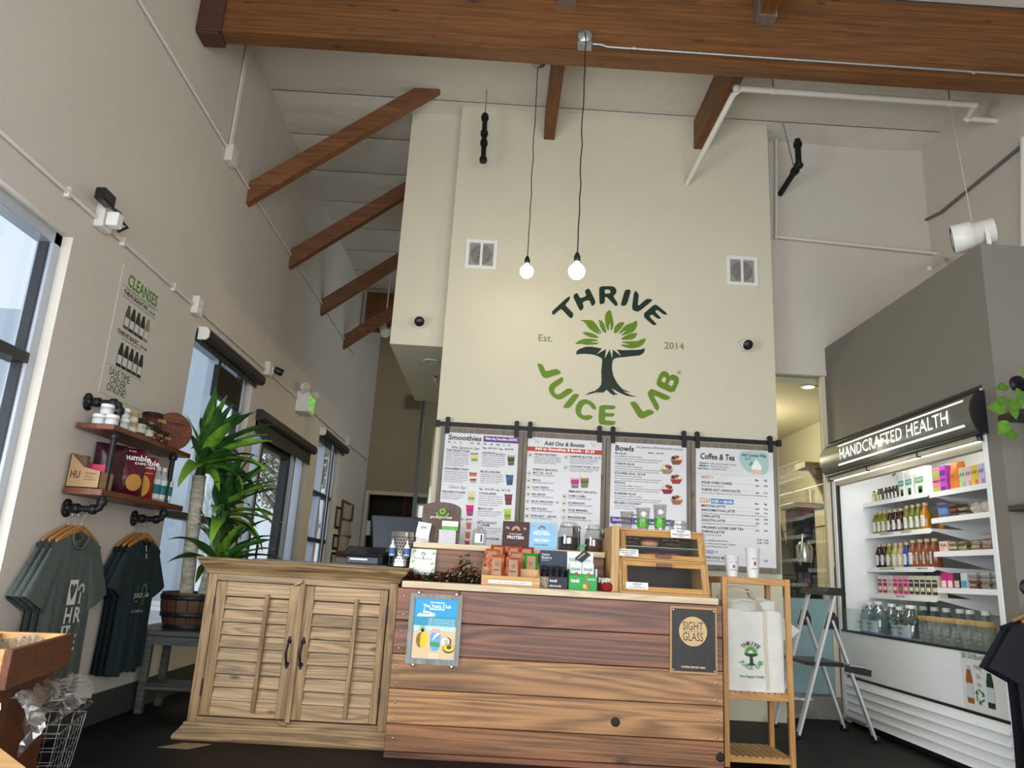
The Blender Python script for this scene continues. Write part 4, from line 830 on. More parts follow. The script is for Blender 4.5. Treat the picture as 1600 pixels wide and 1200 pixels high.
c = Vector((-2.42, 5.47, UZ0+.142)); MB().lathe([(.135, 0), (.14, .004), (.14, .014), (.135, .018)], c, 28, (.75, -.66, .05)).build('disc', 'shelf_walnut', t)
s = MB(); write(s, 'UNCOMMON CO.', c+Vector((.75, -.66, .05)).normalized()*.020+Vector((0, 0, .045)), (.66, .75, 0), V_, .02, .17, 'r', 'c'); s.build('lettering', C('2a120a'), t)
# cardboard display of chocolate bars
t = thing('bar_carton', 'open brown cardboard carton of chocolate bars on the lower shelf', 'box', (-2.42, 4.56, LZ0))
y0, y1, x0, x1 = 4.445, 4.60, -2.538, -2.345
s = MB(); s.box(x0, x1, y0, y1, LZ0, LZ0+.004); s.box(x1-.004, x1, y0, y1, LZ0, LZ0+.10); s.box(x0, x0+.004, y0, y1, LZ0, LZ0+.2); s.prism([(x0, y0, LZ0), (x1, y0, LZ0), (x1, y0, LZ0+.10), (x0+.09, y0, LZ0+.12), (x0, y0, LZ0+.2)], (0, .004, 0)); s.prism([(x0, y1, LZ0), (x1, y1, LZ0), (x1, y1, LZ0+.10), (x0+.09, y1, LZ0+.12), (x0, y1, LZ0+.2)], (0, -.004, 0))
s.build('carton', C('9c7d58'), t)
s = MB(); write(s, 'HU', (x0+.015, y0-.001, LZ0+.055), (1, 0, 0), V_, .042, .06, 'b'); write(s, 'ORGANIC', (x0+.10, y0-.001, LZ0+.078), (1, 0, 0), V_, .013, .07); write(s, 'PALEO', (x0+.105, y0-.001, LZ0+.06), (1, 0, 0), V_, .011, .05); write(s, 'CHOCOLATE', (x0+.10, y0-.001, LZ0+.044), (1, 0, 0), V_, .009, .065); s.build('lettering', C('3a2c1e'), t)
for i in range(6):
    tt = thing('chocolate_bar', ['nearest tall brown bar', 'second tall brown bar', 'first dark pink bar', 'second dark pink bar', 'third dark pink bar', 'rearmost salmon bar'][i]+' standing in the cardboard carton', 'bar', (x0+.03, y0+.02+i*.021, LZ0+.005), 'chocolate bars in the carton')
    B(x0+.012, x0+.09 if i < 3 else x1-.02, y0+.012+i*.021, y0+.030+i*.021, LZ0+.005, LZ0+(.19 if i < 2 else .15)).build('wrapper', C(['5a4632', '5a4632', 'a82a4a', 'b03050', 'a82a4a', 'b86a6a'][i], .35), tt, .003)
def bag(name, lab, grp, c, w, h, dirn, col, parts):
    """pillow bag standing on its base; dirn is the outward normal of its face"""
    n = Vector(dirn).normalized(); u = Vector((-n.y, n.x, 0)); t = thing(name, lab, 'bag', c, grp); c = Vector(c)
    def face(sgn):
        def fn(a, b):
            e = max(0, (1-(2*a-1)**4))*max(0, 1-(2*b-1)**6)
            return c+u*((a-.5)*w*(1-.05*math.sin(b*3.14)))+Vector((0, 0, b*h))+n*sgn*(.003+.042*e*(1+.25*math.sin(a*9+b*7)*.5))
        return fn
    MB().grid(face(1), 12, 14).grid(lambda a, b: face(-1)(1-a, b), 12, 14).build('pouch', mat('foil_'+name+str(len(MATS)), col, .32, .1, bump=.35, bscale=22), t)
    for kind, args in parts:
        m = MB()
        if kind == 'text':
            s_, a, b, hh, ww, cc, key = args; write(m, s_, c+u*((a-.5)*w)+Vector((0, 0, b*h))+n*.054, u, V_, hh, ww, key); m.build('lettering', C(cc), t)
        else:
            a, b, ra, rb, cc, nm = args; pc = c+u*((a-.5)*w)+Vector((0, 0, b*h))+n*.053
            m.lathe([(1, 0), (.9, .002), (.001, .004)], (0, 0, 0), 14, (0, 0, 1)); m.v = [pc+u*(v.x*ra)+Vector((0, 0, v.y*rb))+n*v.z for v in m.v]; m.build(nm, C(cc), t)
    return t
n_ = (.72, -.69, 0)
bag('chip_bag', 'dark maroon chip bag on the lower shelf, half hidden by the pipe', 'chip bags on the lower shelf', (-2.47, 4.76, LZ0), .19, .31, n_, '3a1420', [('disc', (.25, .30, .02, .05, 'b8a8a8', 'printed_panel'))])
bag('chip_bag', 'maroon chip bag with white lettering in the middle of the lower shelf', 'chip bags on the lower shelf', (-2.425, 4.90, LZ0), .24, .31, n_, '541424', [('text', ('O NO.', .40, .90, .012, .05, 'd8c8c8', 'r')), ('text', ('humble', .30, .74, .036, .17, 'e8e4e4', 'b')), ('text', ('CHIPS', .60, .66, .014, .07, 'e8e4e4', 'b')), ('disc', (.66, .28, .05, .055, 'b07c34', 'printed_chip'))])
bag('chip_bag', 'red chip bag with a big yellow chip printed on it', 'chip bags on the lower shelf', (-2.405, 5.06, LZ0), .20, .28, n_, '8c2018', [('text', ('umble', .26, .78, .036, .14, 'f0ece8', 'b')), ('text', ('CHIPS', .45, .70, .014, .08, 'f0ece8', 'b')), ('text', ('SEA SALT', .30, .58, .008, .10, 'f0d8d0', 'r')), ('disc', (.50, .28, .052, .075, 'b88a3c', 'printed_chip'))])
for i in range(4):
    x, y = -2.40+.012*i, 5.20+i*.072; t = thing('water_bottle', ['leftmost', 'second', 'third', 'rightmost'][i]+' of four clear bottles with teal labels on the lower shelf', 'bottle', (x, y, LZ0), 'teal labelled bottles on the lower shelf')
    MB().lathe([(.03, 0), (.033, .006), (.033, .15), (.026, .18), (.016, .20), (.015, .215)], (x, y, LZ0), 16).build('bottle', mat('clear_pet_%d' % i, (.75, .8, .82), .08, alpha=.35), t)
    MB().lathe([(.018, .213), (.018, .24), (.016, .242)], (x, y, LZ0), 14).build('cap', 'white_plastic', t)
    MB().lathe([(.0335, .02), (.0335, .15)], (x, y, LZ0), 16).build('wrap_label', C('d5d8d6'), t); MB().lathe([(.034, .05), (.034, .115)], (x, y, LZ0), 16).build('label_band', C('1f6c74'), t)
# ------------------------------------------------------------------ shirts on hangers
def shirt(root_name, lab, grp, c, mshirt, scale=1., normal='x', prints=None, wid=.275, length=.70, sub='shirt', seed=0, sleeve_len=.21):
    """tee on a wooden hanger: c is the hook point, cloth spreads along Y (normal='x') or X (normal='y')"""
    rnd = random.Random(seed); ph = rnd.uniform(0, 6)
    def W(u, v, d):                       # u across, v down from the hook, d outward
        return Vector((c[0]+d, c[1]+u, c[2]-v)) if normal == 'x' else Vector((c[0]+u, c[1]-d, c[2]-v))
    hg = thing('coat_hanger', 'wooden hanger of the '+lab.split(' with ')[0].split(',')[0]+(', front one' if ' with ' in lab else ''), 'hanger', W(0, .2, 0), grp+' (hangers)')
    MB().tube([W(.0, .10, 0), W(.0, .055, 0), W(.022, .03, 0), W(.018, .005, 0), W(0, -.006, 0), W(-.016, .004, 0)], .003, 6).build('hook', 'steel', hg)
    for s_ in (-1, 1):
        o = MB(); n = 8
        pr = [W(s_*(.22*k/n), .10+.085*(k/n)**1.25, 0) for k in range(n+1)]
        for k in range(n): o.bar(pr[k], pr[k+1], .014, .034-.012*k/n, (0, 0, 1))
        o.build('arm', 'hanger_wood', hg)
    t = thing(root_name, lab, 'shirt', W(0, .15+length, 0), grp)
    nk = .085
    def top(u):                            # upper outline: neck scoop then shoulder slope
        a = abs(u)
        return .135+(.035*(1-(a/nk)**2) if a < nk else .0)+max(0, a-nk)*.36
    def hem(u): return .15+length+.012*math.sin(u*26+ph)
    def fold(u, f): return .011*f*math.sin(u*30+ph)*f+.006*f*math.sin(u*71+ph*2)
    for s_ in (1, -1):
        def fn(a, b):
            u = (2*a-1)*wid; v0 = top(u)+(.0 if s_ < 0 or abs(u) > nk else .045*(1-(u/nk)**2)); f = b
            v = v0+(hem(u)-v0)*b
            e = 1-(abs(2*a-1))**5
            return W(u*(1-.04*math.sin(b*3.14)), v, s_*(.005+.011*e*(.35+.65*math.sin(min(1, b*1.6)*1.57)))+fold(u, f))
        MB().grid(fn, 26, 16).build('front' if s_ > 0 else 'back', mshirt, t)
    for s_ in (-1, 1):
        def fs(a, b):                      # flattened tube along the arm
            ang = a*6.2832; L = sleeve_len; cu = s_*(wid-.065+b*L*.42); cv = top(wid)+.055+b*L*.88
            hw = .075+.040*b; px_, pv_ = -.90*s_, .44
            return W(cu-px_*hw*math.cos(ang), cv-pv_*hw*math.cos(ang), math.sin(ang)*(.010+.018*b)+.004*math.sin(a*19+ph))
        MB().grid(fs, 18, 7).build('sleeve', mshirt, t)
    cl = MB(); n = 14
    cl.tube([W(nk*1.04*math.cos(math.pi*k/n), top(nk)-.002+.085*math.sin(math.pi*k/n), .014+.004*math.sin(math.pi*k/n)) for k in range(n+1)], .007, 6); cl.build('collar', mshirt, t)
    if prints: prints(t, W)
    return t
mat('sage_cloth', (.085, .108, .098), .9, bump=.35, bscale=180, var=.15, vscale=60)
mat('teal_cloth', (.012, .026, .028), .9, bump=.3, bscale=180, var=.15, vscale=60)
mat('navy_cloth', (.006, .008, .012), .9, bump=.3, bscale=180, var=.1, vscale=60)
def sage_print(t, W):
    wm, d = MB(), .031
    def Q(u0, v0, u1, v1): return [W(u0, v0, d), W(u1, v0, d), W(u1, v1, d), W(u0, v1, d)]
    cc = [(-.055, .40), (.035, .40), (.035, .53), (-.055, .53)]
    heart = [(-.010, .435), (.002, .418), (.018, .418), (.024, .438), (.010, .475), (-.010, .512), (-.030, .475), (-.044, .438), (-.038, .418), (-.022, .418)]
    m = MB(); m.flat(Q(-.055, .395, .035, .535), [[W(a, b, d) for a, b in heart]]); m.build('heart_block', C('d2d4d2'), t)
    m = MB(); write(m, 'H', W(-.055, .635, d), (0, 1, 0), V_, .085, .085, 'b'); m.build('letter', C('d2d4d2'), t)
    m = MB(); vv = [(-.035, .66), (-.005, .66), (.0, .72), (.025, .66), (.035, .68), (.01, .77), (-.02, .77)]; m.flat(Q(-.055, .65, .035, .80), [[W(a, b, d) for a, b in vv]]); m.build('letter_block', C('d2d4d2'), t)
    write(MB(), 'R', W(.045, .635, d), (0, 1, 0), V_, .085, .075, 'b').build('letter', C('d2d4d2'), t); write(MB(), 'E', W(.045, .79, d), (0, 1, 0), V_, .085, .07, 'b').build('letter', C('d2d4d2'), t)
    m = MB(); tree(m, W, .08, .53, .12, d); m.build('printed_tree', C('d2d4d2'), t)
def tree(m, W, u, v, h, d):
    m.flat([W(u-.006*h/.12, v-.55*h, d), W(u+.006*h/.12, v-.55*h, d), W(u+.008*h/.12, v-.05*h, d), W(u+.022*h/.12, v, d), W(u-.022*h/.12, v, d), W(u-.008*h/.12, v-.05*h, d)])
    for k in range(9):
        a = math.pi*(k-1)/7; du, dv = math.cos(a), math.sin(a); b0 = .12*h; b1 = .34*h
        m.flat([W(u+du*b0, v-.66*h-dv*b0, d), W(u+du*b1*.7-dv*.05*h, v-.66*h-dv*b1*.7-du*.05*h, d), W(u+du*b1, v-.66*h-dv*b1, d), W(u+du*b1*.7+dv*.05*h, v-.66*h-dv*b1*.7+du*.05*h, d)])
def teal_print(t, W):
    d = .031; m = MB(); write(m, 'JUICE LAB', W(-.09, .52, d), (0, 1, 0), V_, .028, .22, 'b'); write(m, 'in California', W(-.10, .62, d), (0, 1, 0), V_, .022, .18, 'r', shear=.25); write(m, '- est -', W(-.08, .55, d), (0, 1, 0), V_, .012, .06); m.build('lettering', C('c9ccca'), t)
    m = MB(); tree(m, W, .05, .57, .15, d); tree(m, W, -.05, .49, .05, d); m.build('printed_tree', C('3f8a4a'), t)
    m = MB(); m.box(0, .001, 0, .001, 0, .001); m = MB(); m.flat([W(.005, .17, .008), W(.022, .17, .008), W(.026, .26, .022), W(.009, .26, .022)]); m.build('price_tag', C('c9c4b8'), t)
for i, x in enumerate((-2.527, -2.492, -2.455)):
    shirt('sage_shirt', ['sage green tee nearest the wall on the left bracket', 'sage green tee in the middle of the left bracket', 'sage green tee with a white heart and letters, front of the left bracket'][i], 'sage tees on the left bracket', (x, 4.54+.004*i, 1.322), 'sage_cloth', prints=sage_print if i == 2 else None, seed=1, length=.92, wid=.265, sleeve_len=.31)
for i, x in enumerate((-2.527, -2.492, -2.455)):
    shirt('teal_shirt', ['dark teal tee nearest the wall on the right bracket', 'dark teal tee in the middle of the right bracket', 'dark teal tee with a green palm print, front of the right bracket'][i], 'dark teal tees on the right bracket', (x, 5.40+.004*i, 1.322), 'teal_cloth', prints=teal_print if i == 2 else None, seed=6, length=.86, wid=.265, sleeve_len=.27)
# ------------------------------------------------------------------ shuttered cabinet
def mould(x0, x1, y0, y1, prof):
    """rectangular rings lofted from (outward offset, z) pairs"""
    m = MB(); vs = []
    for o, z in prof: vs += [(x0-o, y0-o, z), (x1+o, y0-o, z), (x1+o, y1+o*.3, z), (x0-o, y1+o*.3, z)]
    fs = []
    for i in range(len(prof)-1):
        for k in range(4): fs.append((i*4+k, i*4+(k+1) % 4, i*4+4+(k+1) % 4, i*4+4+k))
    fs += [(3, 2, 1, 0), tuple(len(vs)-4+k for k in range(4))]
    return m.add(vs, fs)
CX0, CX1, CY0, CY1 = -1.858, -.612, 5.08, 5.66
t = thing('shutter_cabinet', 'weathered pine cabinet with two louvred shutter doors left of the counter', 'cabinet', ((CX0+CX1)/2, 5.35, 0))
B(CX0, -1.796, CY0, CY1, .085, 1.0).build('side_post', 'shutter_wood_v', t, .003); B(-.668, CX1, CY0, CY1, .085, 1.0).build('side_post', 'shutter_wood_v', t, .003)
b_ = MB(); b_.box(-1.796, -.668, CY0, CY1, .957, 1.0); b_.box(-1.796, -.668, CY0, CY1, .085, .128); b_.box(-1.796, -.668, CY0+.06, CY1, .128, .957); b_.build('carcass', 'shutter_wood', t)
mould(CX0, CX1, CY0, CY1, [(.0, .0), (.055, .0), (.06, .012), (.055, .03), (.03, .06), (.016, .082), (.012, .095), (.0, .098)]).build('base_moulding', 'moulding_wood', t)
mould(CX0, CX1, CY0, CY1, [(.0, .995), (.008, .998), (.012, 1.012), (.022, 1.03), (.045, 1.052), (.054, 1.062), (.058, 1.078), (.068, 1.084), (.07, 1.096), (.066, 1.10), (0, 1.10)]).build('crown_moulding', 'moulding_wood', t)
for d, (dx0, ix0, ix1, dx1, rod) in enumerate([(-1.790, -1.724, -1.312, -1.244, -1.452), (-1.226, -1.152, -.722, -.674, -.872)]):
    dr = B(ix0, ix1, CY0+.034, CY0+.05, .20, .88).build('door', C('20160e'), t)  # dark backing paints in the unlit cabinet interior between the louvres
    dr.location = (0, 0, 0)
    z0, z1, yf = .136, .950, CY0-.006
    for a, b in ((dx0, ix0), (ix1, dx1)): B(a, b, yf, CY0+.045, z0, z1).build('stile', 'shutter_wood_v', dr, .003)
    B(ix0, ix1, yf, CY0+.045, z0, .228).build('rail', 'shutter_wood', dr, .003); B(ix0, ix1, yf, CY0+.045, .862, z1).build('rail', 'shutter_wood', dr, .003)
    for k in range(8):
        zz = .231+k*.0786; h = .0715
        MB().hexa([(ix0, CY0-.004, zz), (ix1, CY0-.004, zz), (ix1, CY0+.006, zz), (ix0, CY0+.006, zz), (ix0, CY0+.018, zz+h), (ix1, CY0+.018, zz+h), (ix1, CY0+.026, zz+h), (ix0, CY0+.026, zz+h)]).build('louvre', 'shutter_wood', dr)
    B(rod-.014, rod+.014, CY0-.022, CY0+.006, .17 if d == 0 else .165, .885).build('tilt_rod', 'shutter_wood_v', dr, .003)
    hx = -1.277 if d == 0 else -1.188
    h = MB(); h.tube([(hx, yf, .60), (hx+.002, yf-.03, .595), (hx-.004, yf-.038, .535), (hx+.002, yf-.03, .477), (hx, yf, .47)], [.008, .007, .009, .007, .008], 8)
    for zz in (.605, .465): h.lathe([(.016, 0), (.014, .004), (.005, .007)], (hx, yf, zz), 8, (0, -1, 0)); h.lathe([(.010, 0), (.009, .004)], (hx, yf, zz+(.02 if zz > .5 else -.02)), 8, (0, -1, 0))
    h.build('handle', 'black_iron', dr)
    for zz in (.30, .80): B((dx0-.006) if d == 0 else dx1-.004, (dx0+.004) if d == 0 else dx1+.006, yf-.006, yf+.01, zz-.05, zz+.05).build('hinge', 'black_iron', dr)
B(-1.247, -1.212, CY0-.024, CY0-.007, .12, .962).build('astragal', 'shutter_wood_v', t, .004)
for x, z, a in ((-1.262, .966, .6), (-1.262, .116, -.3)):
    MB().bar((x-.03*math.cos(a), CY0-.016, z-.03*math.sin(a)), (x+.03*math.cos(a), CY0-.016, z+.03*math.sin(a)), .014, .02, (0, 0, 1)).build('turn_button', 'shutter_wood', t, .003)
solo(B(-1.60, -.72, 5.12, 5.5, 1.101, 1.108), 'cabinet_mat', 'dark_plastic', 'thin dark mat lying on top of the cabinet', 'mat')
solo(MB().add([(-1.90, 4.80, .003), (-1.72, 4.80, .003), (-1.64, 4.93, .006), (-1.80, 4.93, .006), (-1.90, 4.80, .001), (-1.72, 4.80, .001), (-1.64, 4.93, .001), (-1.80, 4.93, .001)], [(0, 1, 2, 3), (7, 6, 5, 4), (0, 4, 5, 1), (1, 5, 6, 2), (2, 6, 7, 3), (3, 7, 4, 0)]), 'cardboard_scrap', C('8a7858'), 'flat piece of cardboard on the floor by the cabinet foot', 'cardboard')
# ------------------------------------------------------------------ plank counter
KX0, KX1, KY, KT = -.585, 1.457, 4.85, 1.022
t = thing('plank_counter', 'service counter faced with wide reclaimed brown planks', 'counter', (.45, 5.3, 0))
B(-.53, KX1-.01, KY+.03, 5.62, 0, .98).build('body', C('241a14'), t)
zs = [.980, .785, .587, .388, .189, .036, -.01]
for i in range(6):
    pm = ['reclaimed_dark', 'reclaimed_dark', 'reclaimed_warm', 'reclaimed_warm', 'reclaimed', 'reclaimed_dark'][i]
    hi, lo = zs[i]-.002, max(0, zs[i+1]+.002)
    if i in (0, 1):       # butt joint near the left end
        B(KX0, -.20-.04*i, KY+.004*(i % 2), KY+.03, lo, hi).build('plank', pm, t, .003); B(-.197-.04*i, KX1, KY+.002*(i % 2), KY+.03, lo, hi).build('plank', pm, t, .003)
    else: B(KX0, KX1, KY+.004*(i % 2), KY+.03, lo, hi).build('plank', pm, t, .003)
for px, py in ((962, 1128), (1126, 1183)): c = on_y(px, py, KY); MB().lathe([(.027, 0), (.027, .003), (.02, .004)], (c.x-.002, KY-.0005, c.z), 14, (0, -1, 0)).build('knot_hole', C('050302'), t)
for z in (.93, .82, .72, .62, .52, .42, .31, .21, .11):
    for x in (KX0+.045, KX1-.04): MB().lathe([(.007, 0), (.006, .003), (.001, .004)], (x+random.uniform(-.01, .01), KY, z), 8, (0, -1, 0)).build('screw_head', 'steel', t)
B(KX0+.025, KX1-.03, KY-.03, 5.0, .982, KT).build('top_board', 'counter_edge', t, .003); B(-.532, KX1-.03, 5.0, 5.34, .982, KT).build('top_board', 'counter_edge', t)
B(-.532, KX1-.035, 5.34, 5.62, .982, KT).build('top_board', 'counter_edge', t, .003)
t = thing('counter_riser', 'raised brown board with a pale ledge along the back of the counter', 'shelf', (.17, 5.5, KT))
B(-.534, .775, 5.34, 5.365, KT+.0005, 1.243).build('riser_board', 'reclaimed', t); B(-.56, .775, 5.28, 5.62, 1.243, 1.280).build('upper_board', 'counter_edge', t, .003)
B(-.534, .775, 5.59, 5.615, KT+.0005, 1.243).build('back_board', C('2a1c14'), t)
# smoothie poster in a grey frame
YS = KY-.022; t = thing('smoothie_poster', 'grey framed beach poster for a smoothie screwed to the counter', 'sign', (-.34, YS, .53))
x0, x1, z0, z1 = -.5005, -.1756, .5355, .9526
for a, b, c, d in ((x0, x0+.03, z0, z1), (x1-.03, x1, z0, z1), (x0+.03, x1-.03, z0, z0+.03), (x0+.03, x1-.03, z1-.03, z1)): B(a, b, YS, KY-.001, c, d).build('frame', 'grey_frame', t)
B(x0+.03, x1-.03, YS+.006, KY-.002, z0+.03, z1-.03).build('backing', C('3a8ec8'), t)
for x, z in ((x0+.05, z1+.004), (x1-.04, z1+.004), (x0+.05, z0-.004), (x1-.04, z0-.004)): MB().lathe([(.012, 0), (.012, .004), (.006, .007)], (x, YS+.004, z), 10, (0, -1, 0)).build('screw', 'steel', t)
class Flat:
    """flat print placed by outline on a plane y = const"""
    def __init__(s, t, ox, oy, k, Y): s.t, s.ox, s.oy, s.k, s.Y = t, ox, oy, k, Y
    def P(s, x, y, d): p = on_y(s.ox+x/s.k, s.oy+y/s.k, s.Y); p.y -= d; return p
    def poly(s, pts, c, d=.0005, name='print', sm=0):
        q = [s.P(x, y, d) for x, y in pts]; return MB().flat(smooth_loop(q, sm) if sm else q).build(name, C(c), s.t)
    def disc(s, x, y, rx, ry, c, d=.0008, name='print', n=18):
        o = s.P(x, y, d); e = s.P(x+rx, y, d); f = s.P(x, y-ry, d); rx, ry = (e-o).length, (f-o).length
        return MB().flat([o+Vector((rx*math.cos(2*math.pi*i/n), 0, ry*math.sin(2*math.pi*i/n))) for i in range(n)]).build(name, C(c), s.t)
    def text(s, tx, x0, y0, x1, h, c, key='b', d=.0012):
        p = s.P(x0, y0, d); q = s.P(x1, y0, d); hh = (s.P(x0, y0-h, d)-p).length
        o = write(MB(), tx, p, RX, UZ, hh, abs(q.x-p.x), key).build('lettering', C(c), s.t); o['kind'] = 'stuff'; return o
g = Flat(t, 620, 920, 9.233, YS+.0055)
g.poly([(283, 130), (895, 163), (880, 420), (258, 380)], '2f9bd8', name='printed_sky'); g.poly([(258, 380), (880, 415), (868, 560), (245, 535)], '2f93b0', .0007, 'printed_sea'); g.poly([(245, 520), (868, 560), (862, 620), (240, 590)], 'b9d4da', .0009, 'printed_surf'); g.poly([(240, 585), (862, 615), (832, 1030), (205, 995)], 'd8bc92', .0008, 'printed_sand')
g.text('Introducing', 482, 205, 690, 26, 'f4f6f6'); g.text('The Yacht Club', 380, 262, 785, 44, 'f4f6f6'); g.text('Smoothie', 470, 302, 690, 34, 'f4f6f6')
for i in range(5): g.text(['Made with pineapple, coconut, cashew', 'butter, avocado, vanilla protein, house', 'made coconut milk, blue spirulina, banana,', 'dates and topped with coconut whip', 'cream and bee pollen for a boost'][i], 462-i*5, 440+i*27, 845-i*2, 12, 'eef4f4')
g.poly([(290, 385), (320, 350), (375, 345), (385, 315), (470, 330), (555, 362), (540, 400), (300, 395)], 'f0f2f4', .001, 'printed_yacht'); g.poly([(350, 355), (480, 360), (470, 350), (360, 345)], '2a3a50', .0014, 'printed_yacht_window'); g.poly([(385, 315), (395, 275), (402, 275), (405, 318)], 'e4e8ec', .001, 'printed_mast')
g.disc(345, 735, 70, 112, '8a6420', .001, 'printed_pineapple'); g.poly([(345, 625), (440, 640), (445, 740), (400, 840), (330, 845)], 'e8c020', .0014, 'printed_pineapple_flesh', 1)
for k in range(7): a = -1.2+k*.4; g.poly([(365, 620), (365+90*math.sin(a), 620-150*math.cos(a)*.95), (385, 620)], ['3c6a34', '4f7a3c'][k % 2], .0012, 'printed_crown')
g.poly([(480, 615), (645, 620), (610, 900), (475, 890)], '6aa2e0', .001, 'printed_cup', 1); g.poly([(480, 760), (620, 780), (612, 845), (474, 825)], '3f9a4c', .0013, 'printed_cup_band'); g.disc(560, 605, 70, 30, 'd8a890', .0013, 'printed_topping'); g.poly([(500, 760), (560, 640), (640, 640), (560, 700)], 'dceaf0', .0014, 'printed_swirl', 1)
g.disc(712, 765, 76, 68, '5a3a22', .001, 'printed_coconut'); g.disc(700, 765, 62, 62, 'f0f0ea', .0012, 'printed_coconut_flesh'); g.disc(712, 765, 30, 40, 'b9b8a4', .0014, 'printed_coconut_well')
g.disc(745, 865, 86, 66, '2c3a14', .0012, 'printed_avocado'); g.disc(748, 858, 78, 50, 'd8cc3a', .0014, 'printed_avocado_flesh'); g.disc(752, 845, 36, 30, '6a3a1c', .0016, 'printed_stone'); g.text('Rg $12.95', 460, 955, 590, 24, 'f6f2ea'); g.text('Lg $13.95', 465, 995, 590, 24, 'f6f2ea')
# coffee plaque
YS = KY-.014; t = thing('coffee_plaque', 'black wooden coffee plaque with a pale disc at the right of the counter', 'sign', (1.31, YS, .55))
B(1.125, 1.419, YS, KY-.001, .568, .961).build('border_board', C('b08a58'), t); B(1.137, 1.407, YS-.003, YS, .580, .949).build('black_face', wood('black_ply', '141010', '221c1a', 'z', 1., .5, 0, knots=False), t)
c = on_y(600+1404/2.909, 900+252/2.909, YS); MB().lathe([(.088, 0), (.088, .001)], (c.x, YS-.003, c.z), 32, (0, -1, 0)).build('disc', C('c8a878'), t)
s = MB(); write(s, 'SIGHT', (c.x-.066, YS-.0045, c.z+.008), RX, UZ, .05, .13, 'r'); write(s, 'GLASS', (c.x-.066, YS-.0045, c.z-.056), RX, UZ, .05, .13, 'r'); s.box(c.x-.066, c.x+.066, YS-.0045, YS-.0042, c.z-.0015, c.z+.0005); s.build('lettering', C('2a2018'), t)
s = MB(); write(s, 'COFFEE SERVED HERE', (c.x, YS-.0045, .60), RX, UZ, .011, .15, 'b', 'c'); s.build('lettering', C('d8c8a8'), t)
for x in (1.145, 1.399):
    for z in (.588, .941): MB().lathe([(.004, 0), (.003, .002)], (x, YS-.003, z), 8, (0, -1, 0)).build('screw', 'steel', t)
# ------------------------------------------------------------------ on the cabinet: tablet, steel canister, register screen
t = thing('tablet_register', 'slanted black tablet stand with a white card slot on the cabinet', 'tablet', (-.895, 5.3, 1.109))
MB().hexa([(-1.0, 5.22, 1.109), (-.78, 5.22, 1.109), (-.78, 5.42, 1.109), (-1.0, 5.42, 1.109), (-1.0, 5.22, 1.16), (-.78, 5.22, 1.16), (-.78, 5.42, 1.21), (-1.0, 5.42, 1.21)]).build('stand', 'dark_plastic', t, .006)
MB().hexa([(-1.03, 5.19, 1.162), (-.755, 5.19, 1.162), (-.755, 5.44, 1.222), (-1.03, 5.44, 1.222), (-1.03, 5.187, 1.172), (-.755, 5.187, 1.172), (-.755, 5.437, 1.232), (-1.03, 5.437, 1.232)]).build('tablet', 'black_plastic', t, .003)
MB().add([(-1.01, 5.20, 1.1756), (-.775, 5.20, 1.1756), (-.775, 5.42, 1.2285), (-1.01, 5.42, 1.2285)], [(0, 1, 2, 3)]).build('screen', C('1a1c30', .08), t)
B(-.975, -.855, 5.214, 5.22, 1.135, 1.146).build('card_slot', 'white_plastic', t)
t = thing('steel_canister', 'perforated steel canister with two small blue bottles at the cabinet end', 'canister', (-.64, 5.36, 1.109))
cx, cy, r = -.652, 5.38, .078; MB().lathe([(r, 0), (r, .235), (r*.97, .236), (r*.97, .01)], (cx, cy, 1.109), 28).build('cylinder', 'steel', t)
hol = MB()
for i in range(9):
    for k in range(11):
        a = math.pi*1.0+(k+.5*(i % 2))*math.pi/11.5+.1; p0 = Vector((cx+math.cos(a)*(r+.0006), cy+math.sin(a)*(r+.0006), 1.109+.03+i*.021)); n = Vector((math.cos(a), math.sin(a), 0)); u = Vector((-n.y, n.x, 0))
        hol.flat([p0+(u*math.cos(q*.785)+Vector((0, 0, 1))*math.sin(q*.785))*.0055 for q in range(8)])
o = hol.build('perforations', C('0c0c0c'), t); o['kind'] = 'stuff'
for j, x in enumerate((-.70, -.60)):
    tt = thing('dropper_bottle', ['left', 'right'][j]+' small blue bottle clipped to the steel canister', 'bottle', (x, 5.285, 1.125), 'small blue bottles on the canister')
    MB().lathe([(.018, 0), (.02, .005), (.02, .06), (.01, .075), (.006, .085)], (x, 5.275, 1.18), 12).build('bottle', C('dfe4e8', .2), tt); MB().lathe([(.0205, .008), (.0205, .05)], (x, 5.275, 1.18), 12).build('wrap_label', C('3a6a98'), tt); MB().lathe([(.007, .083), (.007, .1), (.002, .108)], (x, 5.275, 1.18), 8).build('nozzle', 'white_plastic', tt)
    B(x-.018, x+.018, 5.255, 5.298, 1.172, 1.18).build('clip', 'black_plastic', tt)
t = thing('register_monitor', 'dark blue register screen tilted behind the cabinet', 'monitor', (-.77, 6.0, 0.95))
MB().hexa([(-.93, 5.88, 1.20), (-.60, 5.88, 1.20), (-.60, 5.93, 1.18), (-.93, 5.93, 1.18), (-.975, 5.92, 1.49), (-.57, 5.92, 1.49), (-.57, 5.97, 1.48), (-.975, 5.97, 1.48)]).build('back_shell', 'dark_plastic', t, .01)
MB().tube([(-.77, 5.95, 1.3), (-.77, 6.02, 1.15), (-.77, 6.02, .965)], [.04, .04, .06], 10).build('stand', 'dark_plastic', t); B(-1.0, -.97, 5.9, 5.95, 1.33, 1.44).build('side_reader', 'black_plastic', t)
t = thing('work_table', 'steel work table behind the counter under the register', 'table', (-.3, 6.2, 0)); B(-1.3, .7, 5.90, 6.45, .92, .95).build('table_top', 'steel', t)
for x in (-1.27, .63):
    for y in (5.93, 6.38): B(x, x+.04, y, y+.04, 0, .92).build('leg', 'steel', t)
